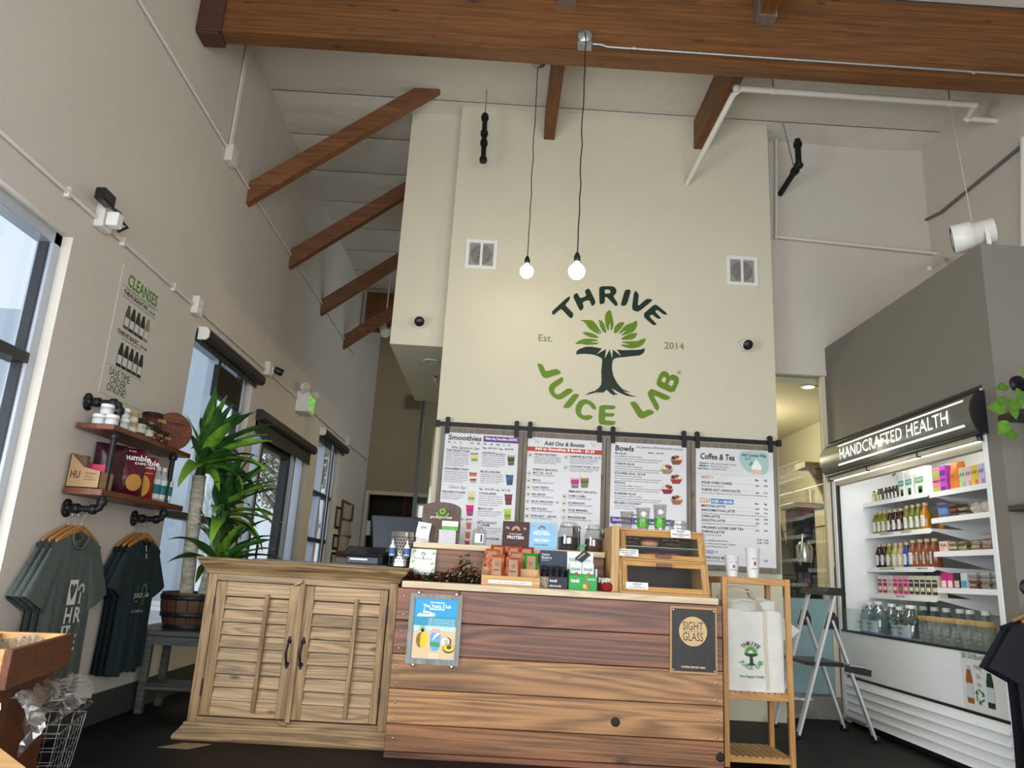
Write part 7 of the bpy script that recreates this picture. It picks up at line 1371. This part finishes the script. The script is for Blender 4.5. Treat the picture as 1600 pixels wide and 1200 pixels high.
for i, (y, x, r, h, lc) in enumerate([(6.80, 3.36, .085, .27, 1), (6.60, 3.34, .085, .28, 1), (6.42, 3.36, .075, .27, 0), (6.26, 3.34, .07, .25, 1), (6.07, 3.33, .10, .27, 1)]): jug(['leftmost water jug at the bottom of the cooler', 'second water jug from the left at the bottom of the cooler', 'unlabelled water jug in the middle of the cooler bottom', 'narrow water jug at the bottom of the cooler', 'widest water jug with a handwritten label at the cooler bottom'][i], y, x, r, h, 'c', 'd4d8d4' , 'c4cad4' if lc else None, ('Alkaline', 'Water'))
for i, (y, c) in enumerate(((6.78, 0), (6.62, 1), (6.44, 1), (6.30, 1), (6.14, 0), (5.98, 0), (5.80, 0), (5.68, 0), (5.50, 0))):
    t = thing('back_bottle', '%s clear bottle from the left in the back row at the cooler bottom' % ordn[i], 'bottle', (3.56, y, .7605), 'clear bottles at the back of the cooler bottom'); MB().lathe([(.045, 0), (.05, .01), (.05, .16), (.028, .22), (.026, .24)], (3.56, y, .7605), 16).build('bottle', 'jug_glass', t); MB().lathe([(.031, .238), (.031, .268)], (3.56, y, .7605), 12).build('cap', C('d0d4d0'), t)
    if c: B(3.498, 3.50, y-.015, y+.015, .93, 1.03).build('green_tag', C('a8d870'), t)
for i in range(7):
    y = 5.84-i*.118; t = thing('logo_growler', '%s grey printed jar with wooden lid from the left at the cooler bottom' % ordn[i], 'jar', (3.32, y, .7605), 'grey printed jars with wooden lids'); z = .7605
    MB().lathe([(.052, 0), (.056, .006), (.056, .165), (.052, .17)], (3.32, y, z), 18).build('jar', C('6c6e6a', .3), t); MB().lathe([(.058, .17), (.058, .20), (.055, .203)], (3.32, y, z), 18).build('lid', 'case_wood', t)
    m = MB(); cx = 3.32-.0575
    for k in range(14):
        a = 6.283*k/14; 
        if k in (3, 10): continue
        p0 = Vector((cx, y+.026*math.cos(a), z+.11+.026*math.sin(a))); m.flat([p0+Vector((0, .004*math.cos(q_), .006*math.sin(q_))) for q_ in (0, 1.57, 3.14, 4.71)])
    m.flat([(cx, y-.004, z+.088), (cx, y+.004, z+.088), (cx, y+.003, z+.108), (cx, y+.012, z+.118), (cx, y, z+.128), (cx, y-.012, z+.118), (cx, y-.003, z+.108)]); write(m, 'FRESH', (cx, y+.022, z+.055), (0, -1, 0), UZ, .009, .044, 'b'); m.build('emblem', C('d0d2cc'), t)['kind'] = 'stuff'
t = thing('cooler_scissors', 'black hook hanging from the cooler canopy', 'hook', (3.44, 6.30, 2.0)); MB().tube([(3.46, 6.44, 2.12), (3.46, 6.40, 2.13), (3.46, 6.42, 2.165), (3.46, 6.45, 2.14), (3.46, 6.40, 2.16), (3.46, 6.30, 2.155), (3.46, 6.30, 2.44)], .006, 6).build('wire', 'black_plastic', t)
t = thing('price_sheets', 'printed sheets taped inside the cooler behind the shot bottles', 'sheet', (3.97, 6.6, 2.0)); 
for y0, z0, z1 in ((6.62, 2.02, 2.22), (6.40, 2.04, 2.26)):
    B(3.962, 3.964, y0, y0+.17, z0, z1).build('sheet', 'paper', t); m = MB()
    for q_ in range(4): write(m, 'cold pressed juice', (3.9605, y0+.155, z1-.05-q_*.04), (0, -1, 0), UZ, .012, .13, 'b')
    m.build('lettering', C('4a4c50'), t)['kind'] = 'stuff'
# ------------------------------------------------------------------ grey pillar: poster, card rack
xg = XG-.001
t = thing('pillar_poster', 'narrow white poster on the grey wall beside the glass', 'poster', (xg, 7.15, 1.5)); B(xg-.003, xg, 7.075, 7.225, 1.38, 1.82).build('sheet', C('a8a298'), t)
m = MB()
for q_ in range(9): write(m, 'fresh organic cold pressed', (xg-.004, 7.21, 1.78-q_*.018-(q_ > 4)*.16), (0, -1, 0), UZ, .008, .12, 'r')
m.build('lettering', C('4a4640'), t)['kind'] = 'stuff'
for k in range(4): MB().flat([(xg-.004, 7.19-k*.025+a, 1.58+b) for a, b in ((-.008, 0), (.008, 0), (.008, .05), (.003, .07), (-.003, .07), (-.008, .05))]).build('printed_bottle', C(['8a7a4a', '7a6a3a'][k % 2]), t)
t = thing('card_rack', 'clear wall rack holding leaflets on the grey wall', 'rack', (XG-.06, 7.15, 1.0)); MB().box(XG-.09, XG-.002, 7.06, 7.235, 1.0, 1.006).build('tray', 'acrylic', t); MB().box(XG-.092, XG-.089, 7.06, 7.235, 1.006, 1.12).build('front', 'acrylic', t); B(XG-.006, XG-.002, 7.07, 7.225, 1.15, 1.33).build('back_plate', C('4a4c4c'), t)
for k in range(5): MB().hexa([(XG-.08+k*.012, 7.075+k*.012, 1.007), (XG-.077+k*.012, 7.165+k*.012, 1.007), (XG-.074+k*.012, 7.165+k*.012, 1.007), (XG-.077+k*.012, 7.075+k*.012, 1.007), (XG-.06+k*.010, 7.075+k*.012, 1.17), (XG-.057+k*.010, 7.165+k*.012, 1.17), (XG-.054+k*.01, 7.165+k*.012, 1.17), (XG-.057+k*.01, 7.075+k*.012, 1.17)]).build('leaflet', C(['b8c0c4', 'c4c8c8', '8fb0c8', 'c49ab0', 'c8ccd0'][k]), t)
# kitchen behind the glass: counter, juicer, corbel shelf, downlight
solo(B(2.7, 3.85, 7.5, 8.2, 0, .95), 'kitchen_counter', C('5a5248'), 'back kitchen counter behind the frosted glass', 'counter')
t = thing('juicer', 'black and steel juice machine behind the glass', 'machine', (3.22, 7.85, .951))
B(3.06, 3.38, 7.68, 8.05, .951, 1.10).build('base', 'black_plastic', t, .01); B(3.12, 3.36, 7.85, 8.05, 1.10, 1.92).build('tower', 'black_plastic', t, .01); MB().lathe([(.07, 0), (.08, .05), (.08, .16), (.05, .20)], (3.19, 7.76, 1.38), 16).build('press_head', 'steel', t); B(3.06, 3.38, 7.66, 8.05, 1.92, 1.98).build('top', 'steel', t, .01); MB().lathe([(.045, 0), (.05, .14)], (3.26, 7.72, 1.98), 14).build('hopper', 'clear_plastic', t); MB().tube([(3.12, 7.7, 1.35), (3.12, 7.66, 1.50), (3.14, 7.66, 1.66)], .012, 8).build('lever', 'steel', t)
t = thing('dark_monitor', 'dark tilted screen behind the glass at its left', 'monitor', (2.94, 7.65, .951)); MB().hexa([(2.86, 7.60, 1.2), (3.04, 7.60, 1.2), (3.04, 7.63, 1.2), (2.86, 7.63, 1.2), (2.78, 7.76, 1.75), (2.96, 7.76, 1.75), (2.96, 7.79, 1.75), (2.78, 7.79, 1.75)]).build('panel', C('5a4c3c', .4), t); B(2.90, 3.0, 7.61, 7.70, .951, 1.25).build('foot', 'black_plastic', t)
t = thing('corbel_shelf', 'small wooden shelf on a curved bracket behind the glass', 'shelf', (3.7, 7.7, 1.9)); B(3.15, 3.9, 7.55, 7.80, 2.33, 2.39).build('board', 'shutter_wood', t); MB().prism([(3.9, 7.62, 2.33), (3.22, 7.62, 2.33), (3.28, 7.62, 2.24), (3.36, 7.62, 2.06), (3.40, 7.62, 1.90), (3.9, 7.62, 1.82)], (0, .05, 0)).build('bracket', 'shutter_wood', t)
c = on_z(1263, 604, 3.118); t = thing('kitchen_downlight', 'glowing round downlight in the kitchen ceiling', 'lamp', c); MB().lathe([(.075, 0), (.085, -.006), (.06, -.008)], c, 18).build('trim_ring', 'white_enamel', t); MB().lathe([(.056, -.0085), (.03, -.013), (.001, -.014)], c, 18).build('lens', 'lamp_glow', t)
t = thing('kitchen_shelf', 'kitchen shelf with green boxes behind the left glass', 'shelf', (-.7, 10.4, 1.2)); B(-.95, -.3, 10.3, 10.6, 1.45, 1.49).build('board', 'steel', t); B(-.95, -.3, 10.3, 10.6, 1.0, 1.04).build('board', 'steel', t)
for x in (-.94, -.32): B(x, x+.03, 10.3, 10.33, 0, 2.2).build('post', 'steel', t)
for i, (x, z, h, c) in enumerate([(-.9, 1.49, .42, '2c3c28'), (-.72, 1.49, .3, '34442c'), (-.9, 1.04, .25, '8a8a80'), (-.75, 1.04, .22, 'a04030'), (-.62, 1.04, .2, '9a9488')]): solo(B(x, x+.14, 10.36, 10.54, z, z+h), 'stored_box', C(c), ['tall dark green box', 'lower dark green box', 'grey tub', 'red tub', 'pale tub'][i]+' on the kitchen shelf behind the left glass', 'box', 'boxes on the kitchen shelf', .004)
# ------------------------------------------------------------------ right edge: pothos on a pipe shelf, black tee
t = thing('iron_pipe_shelf', 'dark wood pipe shelf unit at the right picture edge', 'shelf', (3.6, 4.45, 1.7)); B(3.17, 4.2, 4.32, 4.585, 2.215, 2.25).build('shelf_board', 'dark_walnut', t, .003); B(3.17, 4.2, 4.32, 4.585, 1.645, 1.68).build('shelf_board', 'dark_walnut', t, .003)
MB().lathe([(.055, 0), (.055, .008), (.03, .012), (.03, .03)], (3.335, 4.599, 2.475), 18, (0, -1, 0)).build('flange', 'black_iron', t); MB().tube([(3.335, 4.58, 2.475), (3.335, 4.46, 2.475), (3.335, 4.44, 2.46), (3.335, 4.44, 2.25)], .018, 8).build('pipe', 'black_iron', t); MB().tube([(3.335, 4.44, 2.215), (3.335, 4.44, 1.68)], .018, 8).build('pipe', 'black_iron', t); MB().tube([(3.335, 4.44, 1.645), (3.335, 4.44, 1.60), (3.335, 4.46, 1.58), (3.335, 4.585, 1.58)], .018, 8).build('pipe', 'black_iron', t)
MB().tube([(4.05, 4.58, 2.475), (4.05, 4.44, 2.46), (4.05, 4.44, 1.68)], .018, 8).build('pipe', 'black_iron', t)
t = thing('pothos', 'trailing pothos with heart shaped leaves at the right picture edge', 'plant', (3.45, 4.45, 2.25))
MB().lathe([(.06, 0), (.08, .12), (.082, .13), (.07, .12)], (3.47, 4.45, 2.25), 16).build('pot', C('3a3c3e'), t)
hm = MB()
def heart(a, b):
    w = .5*math.sin(math.pi*min(1, a**.62))*(1-.15*a); x = a+(-.14*(1-a)**6*abs(2*b-1)); return Vector((x, (2*b-1)*w*.78, -.10*abs(2*b-1)**1.2*w-.18*a*a))
hm.grid(heart, 10, 6); hme = hm.mesh('leaf', mat('pothos_leaf', '4c7a18', .3, var=.3, vscale=3., rand=.25, coat=.3))
stems = [[(3.45, 4.44, 2.38), (3.36, 4.40, 2.48), (3.28, 4.36, 2.40), (3.22, 4.34, 2.30)], [(3.42, 4.40, 2.38), (3.30, 4.33, 2.33), (3.25, 4.31, 2.20), (3.24, 4.30, 2.08), (3.30, 4.30, 2.0)], [(3.45, 4.40, 2.38), (3.36, 4.30, 2.25), (3.32, 4.29, 2.12), (3.36, 4.29, 2.02)]]
for s_ in stems: MB().tube([Vector(p) for p in s_], .004, 6).build('stem', C('7a8a3c'), t)
rr = random.Random(9)
for px, py, sz, rot in [(1566, 607, .085, 3.4), (1594, 587, .075, 1.2), (1562, 625, .07, 3.9), (1562, 641, .115, 3.2), (1580, 628, .11, 4.2), (1588, 628, .09, 5.2), (1566, 664, .105, 4.0), (1581, 682, .09, 3.3), (1594, 676, .09, 5.6), (1582, 612, .07, 5.0), (1597, 648, .09, 5.0), (1575, 640, .08, 4.8)]:
    p = on_y(px+8, py-4, 4.30); o = bpy.data.objects.new('leaf', hme); COL.objects.link(o); o.parent = t; o.location = p-t.location
    a = rot; ax = Vector((math.cos(a), -.25, math.sin(a))).normalized(); n = Vector((rr.uniform(-.3, .3), -1, rr.uniform(.1, .6))); n = (n-ax*n.dot(ax)).normalized(); y = n.cross(ax)
    o.rotation_euler = Matrix((ax, y, n)).transposed().to_euler(); o.scale = (sz, sz, sz)
MB().tube([(3.25, 4.58, 1.193), (3.25, 4.28, 1.193), (3.25, 4.24, 1.21)], .014, 8).build('shirt_rod', 'black_iron', bpy.data.objects['iron_pipe_shelf']); MB().lathe([(.05, 0), (.05, .008), (.03, .012)], (3.25, 4.599, 1.193), 16, (0, -1, 0)).build('flange', 'black_iron', bpy.data.objects['iron_pipe_shelf'])
for i, y in enumerate((4.36, 4.44)): shirt('black_shirt', ['black tee hanging nearest at the right picture edge', 'black tee hanging behind the other at the right picture edge'][i], 'black tees at the right edge', (3.25, y, 1.175), 'navy_cloth', normal='y', seed=20, length=.95, wid=.30, sleeve_len=.25)
# ------------------------------------------------------------------ plant on its stool
SX0, SX1, SYa, SYb, SZ = -2.47, -2.0, 5.70, 6.09, .565
t = thing('plant_stool', 'weathered dark stool with a lower shelf under the plant', 'stool', ((SX0+SX1)/2, 5.9, 0))
for k in range(4): B(SX0-.02, SX1+.02, SYa+k*.098-.01, SYa+k*.098+.085, SZ-.035, SZ).build('top_slat', 'stool_wood', t, .003)
for x in (SX0, SX1-.05):
    for y in (SYa+.01, SYb-.06): B(x, x+.05, y, y+.05, 0, SZ-.035).build('leg', 'stool_wood', t, .004)
for y in (SYa+.02, SYb-.05): B(SX0+.05, SX1-.05, y, y+.025, SZ-.10, SZ-.04).build('apron', 'stool_wood', t)
for k in range(4): B(SX0+.01, SX1-.01, SYa+.02+k*.09, SYa+.02+k*.09+.075, .16, .185).build('shelf_slat', 'stool_wood', t, .003)
pc = Vector((-2.225, 5.88, SZ)); t = thing('barrel_planter', 'half barrel planter with black hoops on the stool', 'planter', pc)
R_ = lambda z: .185+.05*math.sin(min(1, z/.27)*1.9)
for k in range(18):
    a0, a1 = 6.283*k/18+.012, 6.283*(k+1)/18-.012; m = MB()
    m.grid(lambda a, b: pc+Vector((R_(b*.27)*math.cos(a0+(a1-a0)*a), R_(b*.27)*math.sin(a0+(a1-a0)*a), b*.27)), 2, 5); m.grid(lambda a, b: pc+Vector(((R_(b*.27)-.018)*math.cos(a1-(a1-a0)*a), (R_(b*.27)-.018)*math.sin(a1-(a1-a0)*a), b*.27)), 2, 5)
    m.grid(lambda a, b: pc+Vector(((R_(.27)-.018*b)*math.cos(a0+(a1-a0)*a), (R_(.27)-.018*b)*math.sin(a0+(a1-a0)*a), .27)), 2, 1); m.build('stave', 'barrel_wood', t)
for z in (.03, .115, .235): MB().lathe([(R_(z)+.003, z-.018), (R_(z)+.006, z-.016), (R_(z)+.006, z+.016), (R_(z)+.003, z+.018)], pc, 36).build('hoop', 'black_iron', t)
MB().lathe([(.2, .235), (.12, .25), (.001, .255)], pc, 24).build('soil', mat('soil', '1a1410', .95, bump=.8, bscale=60), t); MB().lathe([(.18, .002), (.18, .012)], pc, 24).build('base', 'barrel_wood', t)
pl = thing('dracaena', 'tall corn plant with thick cane and three leaf crowns by the window', 'plant', (pc.x, pc.y, SZ+.26))
mat('cane_bark', 'b4b09e', .85, bump=.9, bscale=30, var=.35, vscale=14, stretch=(1, 1, 3)); mat('leaf_dark', (.026, .085, .016), .32, var=.3, vscale=9, rand=.4, coat=.25); mat('leaf_light', (.12, .26, .028), .34, var=.3, vscale=9, rand=.3, coat=.25)
def cane(pts, r):
    m = MB(); n = 14; P = [Vector(p) for p in pts]; out = []; rad = []
    for i in range(n+1):
        f = i/n*(len(P)-1); k = min(int(f), len(P)-2); out.append(P[k].lerp(P[k+1], f-k)); rad.append(r*(1+.05*math.sin(i*2.3)))
    m.tube(out, rad, 14).build('cane', 'cane_bark', pl)
cane([(-2.27, 5.82, SZ+.25), (-2.29, 5.81, 1.2), (-2.305, 5.8, 1.70)], .05); cane([(-2.17, 5.86, SZ+.25), (-2.15, 5.90, 1.10), (-2.14, 5.90, 1.38)], .035); cane([(-2.13, 5.80, SZ+.25), (-2.10, 5.92, .97)], .028)
def leafmesh(bend, wid, seed):
    m = MB(); n = 12; rnd = random.Random(seed); pts = []; x = z = 0.; 
    for i in range(n+1):
        s_ = i/n; pts.append((x, z)); a = -bend*s_**1.5; x += math.cos(a)/n; z += math.sin(a)/n
    def fn(a, b):
        i = min(n, int(round(a*n))); s_ = i/n; w = wid*(math.sin(math.pi*(.06+.94*s_)**.8)**.75 if s_ < 1 else 0)*(1-.1*s_)
        t_ = 2*b-1; return Vector((pts[i][0], t_*w+.01*math.sin(s_*9+seed), pts[i][1]+abs(t_)*w*.45+.012*math.sin(s_*11+t_*2+seed)*abs(t_)))
    m.grid(fn, n, 4); return m
LM = [[leafmesh(b, w, i).mesh('leaf_blade', mt) for i, (b, w) in enumerate([(.3, .088), (.7, .10), (1.1, .095), (1.5, .10)])] for mt in ('leaf_dark', 'leaf_light')]
def crown(c, n, L, seed, emin, emax, az0=0., azr=6.283, light=.36):
    rnd = random.Random(seed)
    for k in range(n):
        f = (k+.5)/n; el = emax+(emin-emax)*f+rnd.uniform(-.12, .12); az = az0+azr*((k*.618) % 1)+rnd.uniform(-.2, .2); ln = L*rnd.uniform(.75, 1.05)
        room = (Vector(c).x-XL-.11)/max(.05, -math.cos(az)) if math.cos(az) < 0 else 9
        if ln*math.cos(el) > room: el = max(el, math.acos(min(1, room/ln)))
        bi = min(3, int(f*3.2+rnd.random())); o = bpy.data.objects.new('leaf', LM[1 if rnd.random() < light else 0][bi]); COL.objects.link(o); o.parent = pl
        o.location = Vector(c)+Vector((0, 0, (1-f)*.12))-pl.location; o.rotation_euler = (rnd.uniform(-.35, .35), -el, az); o.scale = (ln, ln, ln)
crown((-2.30, 5.80, 1.72), 44, .60, 1, -.05, 1.35, -1.3, 3.5); crown((-2.30, 5.80, 1.72), 9, .50, 7, .95, 1.35); crown((-2.14, 5.90, 1.36), 32, .52, 2, -.15, 1.3, -1.7, 3.6); crown((-2.10, 5.92, .98), 26, .50, 3, .2, 1.2, -2.4, 5.)
MB().tube([(-2.305, 5.80, 1.68), (-2.30, 5.80, 1.84)], [.045, .02], 10).build('shoot', 'leaf_dark', pl); MB().tube([(-2.14, 5.90, 1.36), (-2.14, 5.90, 1.52)], [.034, .02], 10).build('shoot', 'leaf_dark', pl); MB().tube([(-2.10, 5.92, .95), (-2.10, 5.92, 1.12)], [.03, .02], 10).build('shoot', 'leaf_dark', pl)
# ------------------------------------------------------------------ lower left: litter bin, wire basket, table corner
t = thing('litter_bin', 'wooden litter bin with a framed top and clear plastic liner', 'bin', (-2.2, 3.4, 0)); ZT = .715
c00, c10, c11, c01 = on_z(21, 1016, ZT), None, on_z(117, 990, ZT), None
near, far = on_z(21, 1016, ZT), on_z(117, 990, ZT); ax = (far-near).normalized(); sd = Vector((-ax.y, ax.x, 0)); Lb = (far-near).length; Wb = .62
def BP(u, v, z): return near+ax*(u*Lb)+sd*(v*Wb)+Vector((0, 0, z-ZT))
def slab4(u0, u1, v0, v1, z0, z1): return MB().hexa([BP(u0, v0, z0), BP(u1, v0, z0), BP(u1, v1, z0), BP(u0, v1, z0), BP(u0, v0, z1), BP(u1, v0, z1), BP(u1, v1, z1), BP(u0, v1, z1)])
tk = .045
slab4(0, 1, 0, tk, ZT-.145, ZT).build('rim_board', 'bin_wood', t, .003); slab4(0, 1, 1-tk, 1, ZT-.145, ZT).build('rim_board', 'bin_wood', t, .003); slab4(0, .05, tk, 1-tk, ZT-.145, ZT).build('rim_board', 'bin_wood_pale', t, .003); slab4(.95, 1, tk, 1-tk, ZT-.145, ZT).build('rim_board', 'bin_wood_pale', t, .003); slab4(.05, .95, .47, .52, ZT-.10, ZT-.005).build('divider', 'bin_wood_pale', t)
for k in range(5): slab4(.08+k*.168, .08+k*.168+.163, .06, .085, .02, ZT-.146).build('side_plank', 'bin_wood', t)
for k in range(4): slab4(.08, .10, .085+k*.21, .085+k*.21+.205, .02, ZT-.146).build('side_plank', 'bin_wood', t); slab4(.90, .92, .085+k*.21, .085+k*.21+.205, .02, ZT-.146).build('side_plank', 'bin_wood', t)
slab4(.08, .92, .06, .95, 0, .02).build('base_board', 'bin_wood', t)
ln = thing('bin_liner', 'crumpled clear plastic bag hanging out under the litter bin rim', 'bag', BP(.5, .5, .5)); rr = random.Random(6); glass('liner_film', (.90, .90, .93), .66, .32)
def skirt(u0, v0, u1, v1, out, seed):
    rnd = random.Random(seed); pa, pb = BP(u0, v0, ZT-.15), BP(u1, v1, ZT-.15); ov = Vector(out)
    m = MB(); m.grid(lambda a, b: pa.lerp(pb, a)+ov*(.015+.07*math.sin(b*2.6)*(1+.6*math.sin(a*13+seed)))+Vector((0, 0, -(.02+.15*b*(1+.35*math.sin(a*7+seed*2)))))+Vector((.02*math.sin(a*31+b*9), .02*math.sin(a*23+b*13), .012*math.sin(a*37+b*17))), 30, 12, False); return m
skirt(0, -.01, 1.02, -.01, -sd, 1).build('film', 'liner_film', ln); skirt(-.01, 1., -.01, 0, -ax, 2).build('film', 'liner_film', ln)
m = MB(); m.grid(lambda a, b: BP(.06+.88*a, .06+.88*b, ZT-.02-.10*math.sin(a*3.14)*abs(math.sin(b*6.28))+.015*math.sin(a*29+b*17)), 24, 24, False); m.build('film', 'liner_film', ln)
solo(MB().grid(lambda a, b: BP(.08+.84*a, .07+.86*b, ZT-.16+.03*math.sin(a*17)*math.sin(b*13)), 14, 14, False), 'bin_contents', C('4a5470', .5), 'bluish rubbish inside the litter bin', 'rubbish')
t = thing('wire_basket', 'low grey wire basket on the floor beside the litter bin', 'basket', (-2.1, 4.1, 0)); zt = .26
q00, q10, q11 = on_z(93, 1147, zt), on_z(135, 1112, zt), None
e1 = (q10-q00); e2 = Vector((-e1.y, e1.x, 0)).normalized()*.34
def WP(u, v, w): s_ = .86+.14*w; c_ = q00+e1*.5+e2*.5; p = q00+e1*u+e2*v; return Vector((c_.x+(p.x-c_.x)*s_, c_.y+(p.y-c_.y)*s_, .006+(zt-.006)*w))
def wire(pts, r=.003): MB().tube(pts, r, 5).build('wire', 'galvanized', t)
for w in (0, .25, .5, .75): wire([WP(0, 0, w), WP(1, 0, w), WP(1, 1, w), WP(0, 1, w), WP(0, 0, w)], .0025)
wire([WP(0, 0, 1), WP(1, 0, 1), WP(1, 1, 1), WP(0, 1, 1), WP(0, 0, 1)], .005)
for k in range(7): f = k/7; wire([WP(f, 0, 1), WP(f, 0, 0), WP(f, 1, 0), WP(f, 1, 1)], .0025)
for k in range(6): f = k/6; wire([WP(0, f, 1), WP(0, f, 0), WP(1, f, 0), WP(1, f, 1)], .0025)
t = thing('pale_table', 'corner of a pale wooden table at the lower left', 'table', (-1.5, 1.0, 0)); A_, B_ = on_z(0, 1165, .75), on_z(46, 1200, .75); d_ = (B_-A_).normalized(); n_ = Vector((d_.y, -d_.x, 0)); n_ = n_ if n_.y < 0 else -n_
P0 = A_-d_*.75; P1 = B_+d_*.10; tp = [P0, P1, P1+n_*.6, P0+n_*.6]
MB().hexa([p+Vector((0, 0, -.03)) for p in tp]+[p for p in tp]).build('table_top', 'bin_wood_pale', t, .004)
cc = (tp[0]+tp[2])*.5
for p in tp: q_ = p.lerp(cc, .10); B(q_.x-.025, q_.x+.025, q_.y-.025, q_.y+.025, 0, .72).build('leg', 'bin_wood_pale', t)
# ------------------------------------------------------------------ outside
o = B(-40, XO-.01, -15, 45, -.25, -.10); struct(o, 'floor_outside', mat('pavement', (.45, .45, .44), .9, var=.1, vscale=2))
t = thing('neighbour_building', 'pale building with a sloped white canopy seen through the near window', 'building', (-9, 3, -.1))
B(-13, -12.6, -4, 12, -.1, 4.6).build('wall', mat('pale_stucco', (.62, .70, .78), .9), t)
MB().hexa([(-12.6, -4, 4.2), (-8.0, -4, 3.2), (-8.0, 7.5, 3.2), (-12.6, 7.5, 4.2), (-12.6, -4, 4.4), (-8.0, -4, 3.4), (-8.0, 7.5, 3.4), (-12.6, 7.5, 4.4)]).build('canopy', C('c8d4e0'), t); 
for y in (-2, 2.5, 7.2): B(-8.2, -8.05, y, y+.15, -.1, 3.3).build('post', C('c0c8d0'), t)
for y in (0, 3, 6): B(-12.59, -12.55, y, y+1.6, .6, 2.6).build('window', C('5a6a7a', .2), t)
B(-22, -8.5, 21.5, 28, -.1, 8).build('wing', C('c4d2de'), t)
mat('bark', '8a7a6a', .9, bump=.6, bscale=12); mat('tree_leaf', 'a0a080', .7, rand=.2, var=.3, vscale=1.2)
def outtree(lab, x, y, h, seed):
    rnd = random.Random(seed); t = thing('street_tree', lab, 'tree', (x, y, -.1), 'trees outside the glass door'); MB().tube([(x, y, -.1), (x+.1, y, h*.35), (x-.05, y+.1, h*.6), (x+.1, y, h*.9)], [.16, .13, .09, .03], 8).build('trunk', 'bark', t)
    for k in range(6): a = rnd.uniform(0, 6.28); z0 = h*rnd.uniform(.3, .7); MB().tube([(x, y, z0), (x+.6*math.cos(a), y+.6*math.sin(a), z0+.5), (x+1.1*math.cos(a), y+1.1*math.sin(a), z0+1.1)], [.05, .035, .012], 6).build('branch', 'bark', t)
    m = MB()
    for k in range(1400):
        a, el = rnd.uniform(0, 6.28), rnd.uniform(-1.2, 1.5); r = 1.1*rnd.random()**.5; p = Vector((x+r*math.cos(a)*math.cos(el), y+r*math.sin(a)*math.cos(el), h*.68+r*1.35*math.sin(el))); d = Vector((rnd.uniform(-1, 1), rnd.uniform(-1, 1), rnd.uniform(-1, 1))).normalized()*.13; s_ = d.cross(Vector((.3, .2, 1))).normalized()*.05; m.add([p, p+d*.5+s_, p+d, p+d*.5-s_], [(0, 1, 2, 3)])
    m.build('foliage', 'tree_leaf', t)['kind'] = 'stuff'
for i, (x, y, h) in enumerate([(-5.2, 18.2, 5.5), (-5.0, 20.6, 6.), (-6.4, 22.6, 5.5), (-6.6, 25.5, 6.5)]): outtree(['nearest street tree outside the glass door', 'street tree right of the nearest one outside the door', 'street tree left of the nearest one outside the door', 'farthest street tree outside the door'][i], x, y, h, i)
t = thing('mailbox_bank', 'grey parcel locker bank outside the glass door', 'mailbox', (-4.2, 12.5, -.1)); B(-4.75, -4.35, 13.0, 13.5, -.1, 1.32).build('cabinet', C('8a98a8', .4), t)
for r_i in range(5):
    for c_i in range(1):
        z = .12+r_i*.235; d = B(-4.72, -4.38, 12.985, 13.0, z, z+.215).build('locker_door', C('95a3b4', .4), t, .004); B(-4.69, -4.65, 12.978, 12.985, z+.09, z+.13).build('lock', C('5a646e'), d); B(-4.45, -4.41, 12.98, 12.985, z+.10, z+.14).build('number_plate', C('d0d8e0'), d)
